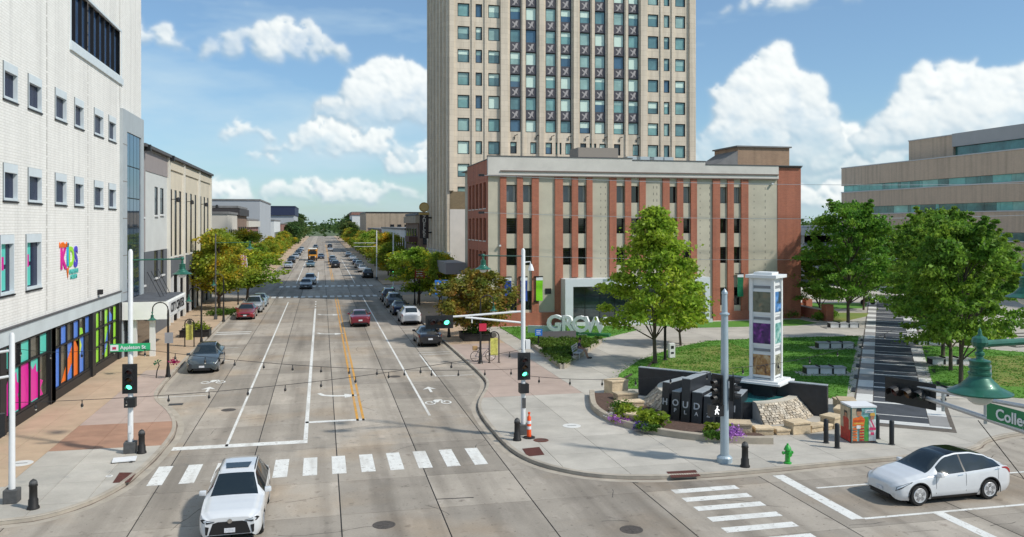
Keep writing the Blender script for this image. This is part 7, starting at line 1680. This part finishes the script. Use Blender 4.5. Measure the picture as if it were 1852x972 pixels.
# GROW letters
def grow():
    a = -YAW * .9; t = thing('letter_sign', 'large pale GROW letters standing on a green base on the lawn', 'letter sign', (20.5, 68.2, .16))
    L_ = G(622, 324, .16); R_ = G(712, 328, .16); c = Vector(((L_[0] + R_[0]) / 2, (L_[1] + R_[1]) / 2, 0)); d = Vector((R_[0] - L_[0], R_[1] - L_[1], 0)); ln = d.length; r = d.normalized(); ang = math.atan2(r.y, r.x)
    mg = mat('letter_mint', (.90, .92, .90), .4, var=.04, vscale=2); mb_ = mat('letter_base_green', (.02, .16, .05), .5)
    q = c + r * ln * .12; MB().obox((q.x, q.y, .16), ln * .82, .9, .20, ang).build('base', mb_, t); q = c - r * ln * .28 + Vector((0, .1, 0)); MB().obox((q.x, q.y, .16), ln * .5, .25, .62, ang).build('low_wall', mat('letter_wall_pale', (.50, .60, .60), .5), t)
    for ch, px in (('G', 649.5), ('R', 665.5), ('O', 680.5), ('W', 697.5)):
        gx, gy = G(px, 324 + 4 * (px - 622) / 90, .16); lettering(ch, 1.85 if ch != 'W' else 1.75, face_frame((gx, gy - .1, 1.02), r), mg, t, .45, .045, 'letter')
    q = c + r * ln * .2; f = Vector((r.y, -r.x, 0)); lettering('APPLETON', .16, face_frame(q + f * .47 + Vector((0, 0, .26)), r), M_signwhite, t, .01)
grow()
# wedge of hedge with its kerb wall, bench and the seated person
HB = [(15.05, 51.6), (21.3, 62.4), (15.7, 63.2)]
th = thing('hedge_bed', 'wedge shaped bed of green hedge plants inside a stone kerb', 'hedge', (17, 59, .13))
for (a, b) in ((HB[0], HB[1]), (HB[2], HB[0]), (HB[1], HB[2])):
    a, b = Vector(a), Vector(b); d = (b - a); ang = math.atan2(d.y, d.x); c = (a + b) / 2; MB().obox((c.x, c.y, .12), d.length, .28, .30 if d.length > 6 else .2, ang).build('kerb', M_kerb, th)
mb = MB(); tri_poly(mb, HB, .3); mb.build('soil', MATS['soil'], th)
rng = np.random.default_rng(8); cs = []
while len(cs) < 230:
    x = 15 + 6.3 * rng.random(); y = 51.8 + 11.2 * rng.random()
    if inside(x, y, HB) and not (y > 54 and x > 15.9 + (y - 54) * .50 and y < 57.5): cs.append((x - 17, y - 59, .30 + .16 * rng.random(), .42, 1, 0))
mesh_obj('foliage', leaf_cloud('foliage', cs, 70, .8, .16, L_shrub, rng, flat=.6), th); 
def seated_person():
    bx_, by = 17.35, 55.6; ang = math.atan2(10.8, 6.25)       # the bench runs along the bed kerb
    r = Vector((math.cos(ang), math.sin(ang), 0)); f = Vector((r.y, -r.x, 0))       # f: facing the walk
    c = Vector((bx_, by, 0)) - f * .15
    t = thing('park_bench', 'pale bench at the hedge bed with a person sitting on it', 'bench', (c.x, c.y, .13)); mw = mat('bench_pale', (.52, .54, .55), .5, .2)
    for k in range(4): p = c + f * (.05 + .12 * k); MB().obox((p.x, p.y, .56), 1.7, .10, .035, ang).build('seat_slat', mw, t)
    for k in range(3): p = c - f * (.06 + .03 * k) + Vector((0, 0, .68 + .14 * k)); MB().obox((p.x, p.y, p.z), 1.7, .03, .10, ang).build('back_slat', mw, t)
    for s_ in (-.8, .8):
        p = c + r * s_; q = p + f * .42; MB().tube([(q.x, q.y, .13), (q.x, q.y, .58)], .025, 6).tube([(p.x, p.y, .13), (p.x, p.y, .58), (p.x - f.x * .14, p.y - f.y * .14, 1.06)], .025, 6).build('leg', mw, t)
    # the person: one skinned body, clothes as shells of the same skeleton
    base = c + r * .1 + f * .18; H_ = lambda fx, rx, z: tuple(base + f * fx + r * rx + Vector((0, 0, z)))
    def skin(name, verts, edges, rad, m, parent):
        me = bpy.data.meshes.new(name); o_ = ORG.get(parent, Vector((0, 0, 0))); me.from_pydata([tuple(Vector(v) - o_) for v in verts], edges, []); o = bpy.data.objects.new(name, me); COL.objects.link(o); md = o.modifiers.new('s', 'SKIN'); md.use_smooth_shade = True; o.modifiers.new('d', 'SUBSURF').levels = 1
        for k, r_ in enumerate(rad): me.skin_vertices[0].data[k].radius = (r_, r_) if not isinstance(r_, tuple) else r_
        me.skin_vertices[0].data[0].use_root = True
        dg = bpy.context.evaluated_depsgraph_get(); m2 = bpy.data.meshes.new_from_object(o.evaluated_get(dg)); bpy.data.objects.remove(o); m2.materials.clear(); m2.materials.append(m); m2.polygons.foreach_set('use_smooth', [True] * len(m2.polygons)); return mesh_obj(name, m2, parent)
    pt = thing('person', 'person in a dark violet shirt and pale shorts sitting on the bench', 'person', tuple(base))
    mskin = mat('skin_tone', (.42, .23, .15), .6)
    V_ = [H_(0, 0, .66), H_(.03, 0, .90), H_(.02, 0, 1.12), H_(.04, 0, 1.22), H_(.09, 0, 1.36), H_(.10, 0, 1.46)]; E_ = [(i, i + 1) for i in range(5)]; Rd = [.13, .125, .145, .055, .09, .075]
    for s_ in (-1, 1):
        i = len(V_); V_ += [H_(.02, s_ * .17, 1.14), H_(.10, s_ * .23, .90), H_(.30, s_ * .16, .78), H_(.40, s_ * .10, .78)]; E_ += [(2, i), (i, i + 1), (i + 1, i + 2), (i + 2, i + 3)]; Rd += [.065, .048, .036, .03]
        i = len(V_); V_ += [H_(.05, s_ * .10, .66), H_(.48, s_ * .11, .66), H_(.62, s_ * .11, .22), H_(.80, s_ * .12, .17)]; E_ += [(0, i), (i, i + 1), (i + 1, i + 2), (i + 2, i + 3)]; Rd += [.095, .065, .042, .035]
    skin('body', V_, E_, Rd, mskin, pt)
    Vs = [H_(0, 0, .68), H_(.03, 0, .90), H_(.02, 0, 1.13), H_(.03, 0, 1.20)] + [q for s_ in (-1, 1) for q in (H_(.02, s_ * .18, 1.14), H_(.08, s_ * .225, .96))]; skin('shirt', Vs, [(0, 1), (1, 2), (2, 3), (2, 4), (4, 5), (2, 6), (6, 7)], [.15, .145, .165, .075, .08, .066, .08, .066], mat('shirt_violet', (.035, .025, .07), .8), pt)
    Vs = [H_(0, 0, .68)] + [q for s_ in (-1, 1) for q in (H_(.06, s_ * .10, .665), H_(.42, s_ * .11, .665))]; skin('shorts', Vs, [(0, 1), (1, 2), (0, 3), (3, 4)], [.145, .11, .085, .11, .085], mat('shorts_pale', (.36, .36, .40), .8), pt)
    mh = MB(); mh.lathe(H_(.075, 0, 1.38), [(.10, 0), (.112, .06), (.095, .12), (.05, .155), (.001, .165)], 12); mh.build('hair', mat('hair_dark', (.02, .012, .008), .7), pt, smooth=True)
    nose = MB().lathe(H_(.185, 0, 1.38), [(.018, 0), (.012, .035), (.001, .045)], 6); nose.build('nose', mskin, pt)
    for s_ in (-1, 1):
        MB().lathe(H_(.172, s_ * .034, 1.415), [(.001, 0), (.013, .005), (.001, .012)], 6).build('eye', M_black, pt)
        MB().lathe(H_(.09, s_ * .095, 1.385), [(.001, 0), (.018, .02), (.016, .04), (.001, .06)], 6).build('ear', mskin, pt)
        sh = MB(); p = Vector(H_(.78, s_ * .12, .13)); sh.obox((p.x, p.y, .131), .10, .27, .085, ang); sh.build('shoe', M_black, pt, bevel=.025, smooth=True)
        for k in range(5):
            a0 = Vector(H_(.41, s_ * (.085 + .018 * k), .775)); MB().tube([a0, a0 + f * (.045 + .008 * (k % 3)) - Vector((0, 0, .012)), a0 + f * .07 - Vector((0, 0, .045))], [.010, .009, .007], 6).build('finger', mskin, pt)
seated_person()
t = thing('park_bench', 'dark backed bench behind the hedge bed facing the letters', 'bench', (18.2, 63.4, .13)); MB().obox((18.2, 63.5, .13), 2.9, .1, .85, .02).build('backrest', mat('bench_dark', (.13, .12, .125), .7), t); MB().obox((18.2, 63.85, .5), 2.9, .45, .06, .02).build('seat', MATS['bench_dark'], t)
for s_ in (-1.3, 1.3): MB().obox((18.2 + s_, 63.85, .13), .08, .4, .37).build('leg', M_iron, t)
# signs and small things on the lawn
x, y = G(787, 353, .16); t = thing('lawn_sign', 'white pedestal sign on the lawn beside the tree trunks', 'sign', (x, y, .16)); MB().obox((x, y, .16), .42, .3, 1.0).build('pedestal', M_signwhite, t, bevel=.02); MB().obox((x, y - .16, .8), .2, .02, .2).obox((x, y - .16, .45), .2, .02, .12).build('mark', M_dark, t)
x, y = G(781, 356, .16); t = thing('lawn_post', 'dark slim post beside the white pedestal sign', 'post', (x - .1, y, .16)); MB().lathe((x - .1, y, .16), [(.2, 0), (.2, .05), (.1, .1), (.09, 2.2), (.02, 2.3)], 10).build('post', M_iron, t); MB().lathe((x - .1, y, 2.4), [(.001, -.1), (.12, 0), (.12, .1), (.001, .2)], 10).build('cap', M_iron, t)
for k, (px0, py0, px1, py1, lab) in enumerate(((690, 395, 722, 376, 'lower dark edging rail along the left lawn edge'), (735, 372, 748, 360, 'upper dark edging rail along the left lawn edge'))): 
    a, b = Vector(G(px0 + 22, py0 - 4, .13)), Vector(G(px1 + 18, py1 - 2, .13)); d = b - a; c = (a + b) / 2; o = MB().obox((c.x, c.y, .13), d.length, .12, .12, math.atan2(d.y, d.x)).build('edging_rail', mat('rail_brown', (.06, .045, .035), .8)); tag(o, lab, 'edging')
# low brick walls and steps near the office corner
tw = thing('brick_garden_wall', 'low red brick garden wall with two piers by the glass office corner', 'wall', (48.5, 75, .13)); M_br = MATS['red_brick']
MB().box(47.3, 47.7, 72.2, 80, .1, 1.1).build('wall', M_br, tw); MB().box(47.1, 47.9, 71.4, 72.2, .1, 1.7).build('pier', M_br, tw); MB().box(49.9, 50.6, 79.2, 80, .1, 1.5).build('pier', M_br, tw); MB().box(47.7, 49.9, 79.4, 79.8, .1, 1.1).build('wall', M_br, tw); MB().box(47.25, 47.75, 72.2, 80, 1.1, 1.18).build('coping', MATS['parapet_stone'], tw)
for k, (px, py) in enumerate(((964, 309), (972, 306), (908, 305), (925, 306))): x, y = G(px, py, .15); bush('garden_shrub', ('dark low shrub beside the brick garden wall, left of the pair', 'dark low shrub beside the brick garden wall, right of the pair', 'small shrub at the office foot behind the pylon', 'small shrub at the office foot right of the pylon')[k], x, y, .15, .9, .8, .9, L_dark, 14, 50, .2, 80 + k)
ts = thing('plaza_steps', 'broad stone steps at right behind the lawn', 'steps', (56, 56, .13))
for k in range(5): MB().box(51 + .0 * k, 92, 53.0 + .75 * k, 56.9, .13 + .14 * k, .27 + .14 * k).build('step', M_walk, ts); MB().box(51, 92, 52.98 + .75 * k, 53.0 + .75 * k, .13 + .14 * k, .19 + .14 * k).build('painted_nosing_shadow', M_dark, ts)  # dark strips along the riser feet paint in the shadow of each step
x, y = G(1157, 425, .13); t = thing('sign_pole', 'thin grey pole standing at the kerb behind the street sign', 'pole', (x, y, .13)); MB().lathe((x, y, .13), [(.04, 0), (.035, 2.6)], 8).build('pole', M_steel, t); MB().box(x - .2, x + .2, y - .05, y - .03, 2.1, 2.7).build('plate', M_steel, t)
# people walking by, only a few pixels tall far off are left out; parked motorcycle by the far path
x, y = G(1017, 291, .15); t = thing('motorcycle', 'dark motorcycle parked at far end of the promenade', 'motorcycle', (x, y, .13))
for dx in (-.65, .65): MB().lathe((x + dx, y - .06, .45), [(.2, 0), (.32, .02), (.32, .1), (.2, .12)], 14, 'y').build('wheel', M_tyre, t)
MB().obox((x, y, .5), .8, .3, .4).build('engine', M_black, t, bevel=.08); MB().obox((x - .25, y, .88), .7, .28, .12).build('seat', M_black, t, bevel=.04); MB().obox((x + .2, y, .85), .45, .3, .25).build('tank', P['navy'], t, bevel=.08); MB().tube([(x + .65, y, .45), (x + .4, y, 1.15), (x + .35, y - .3, 1.2)], .03, 6).build('handlebar', M_steel, t)

# grass blades over the lawns, and a few fallen leaves
rng = np.random.default_rng(3); cs = []
for poly, n_ in ((LAWN_A, 2600), ([(15.6, 73.6), (15.6, 65.0), (21.9, 64.3), (26.9, 69.0), (27.4, 71.8), (21.5, 73.6)], 500), ([(33.3, 40.2), (36.4, 37.4), (58, 37.4), (58, 50), (50, 50.2), (45.2, 56.0)], 1800)):
    x0, x1, y0, y1 = min(p[0] for p in poly), max(p[0] for p in poly), min(p[1] for p in poly), max(p[1] for p in poly); k = 0
    while k < n_:
        x, y = x0 + (x1 - x0) * rng.random(), y0 + (y1 - y0) * rng.random()
        if inside(x, y, poly): cs.append((x, y, .185, .5, 1, 0)); k += 1
L_grass = leafmat('grass_blades', (.10, .25, .026), (.14, .31, .034), (.20, .33, .045), vs=.5, trans=.3)
o = mesh_obj('grass', leaf_cloud('grass', cs, 12, .9, .12, L_grass, rng, droop=0, flat=.04, aspect=.3)); tag(o, 'short mown green grass growing on the plaza lawns', 'grass', kind='stuff')
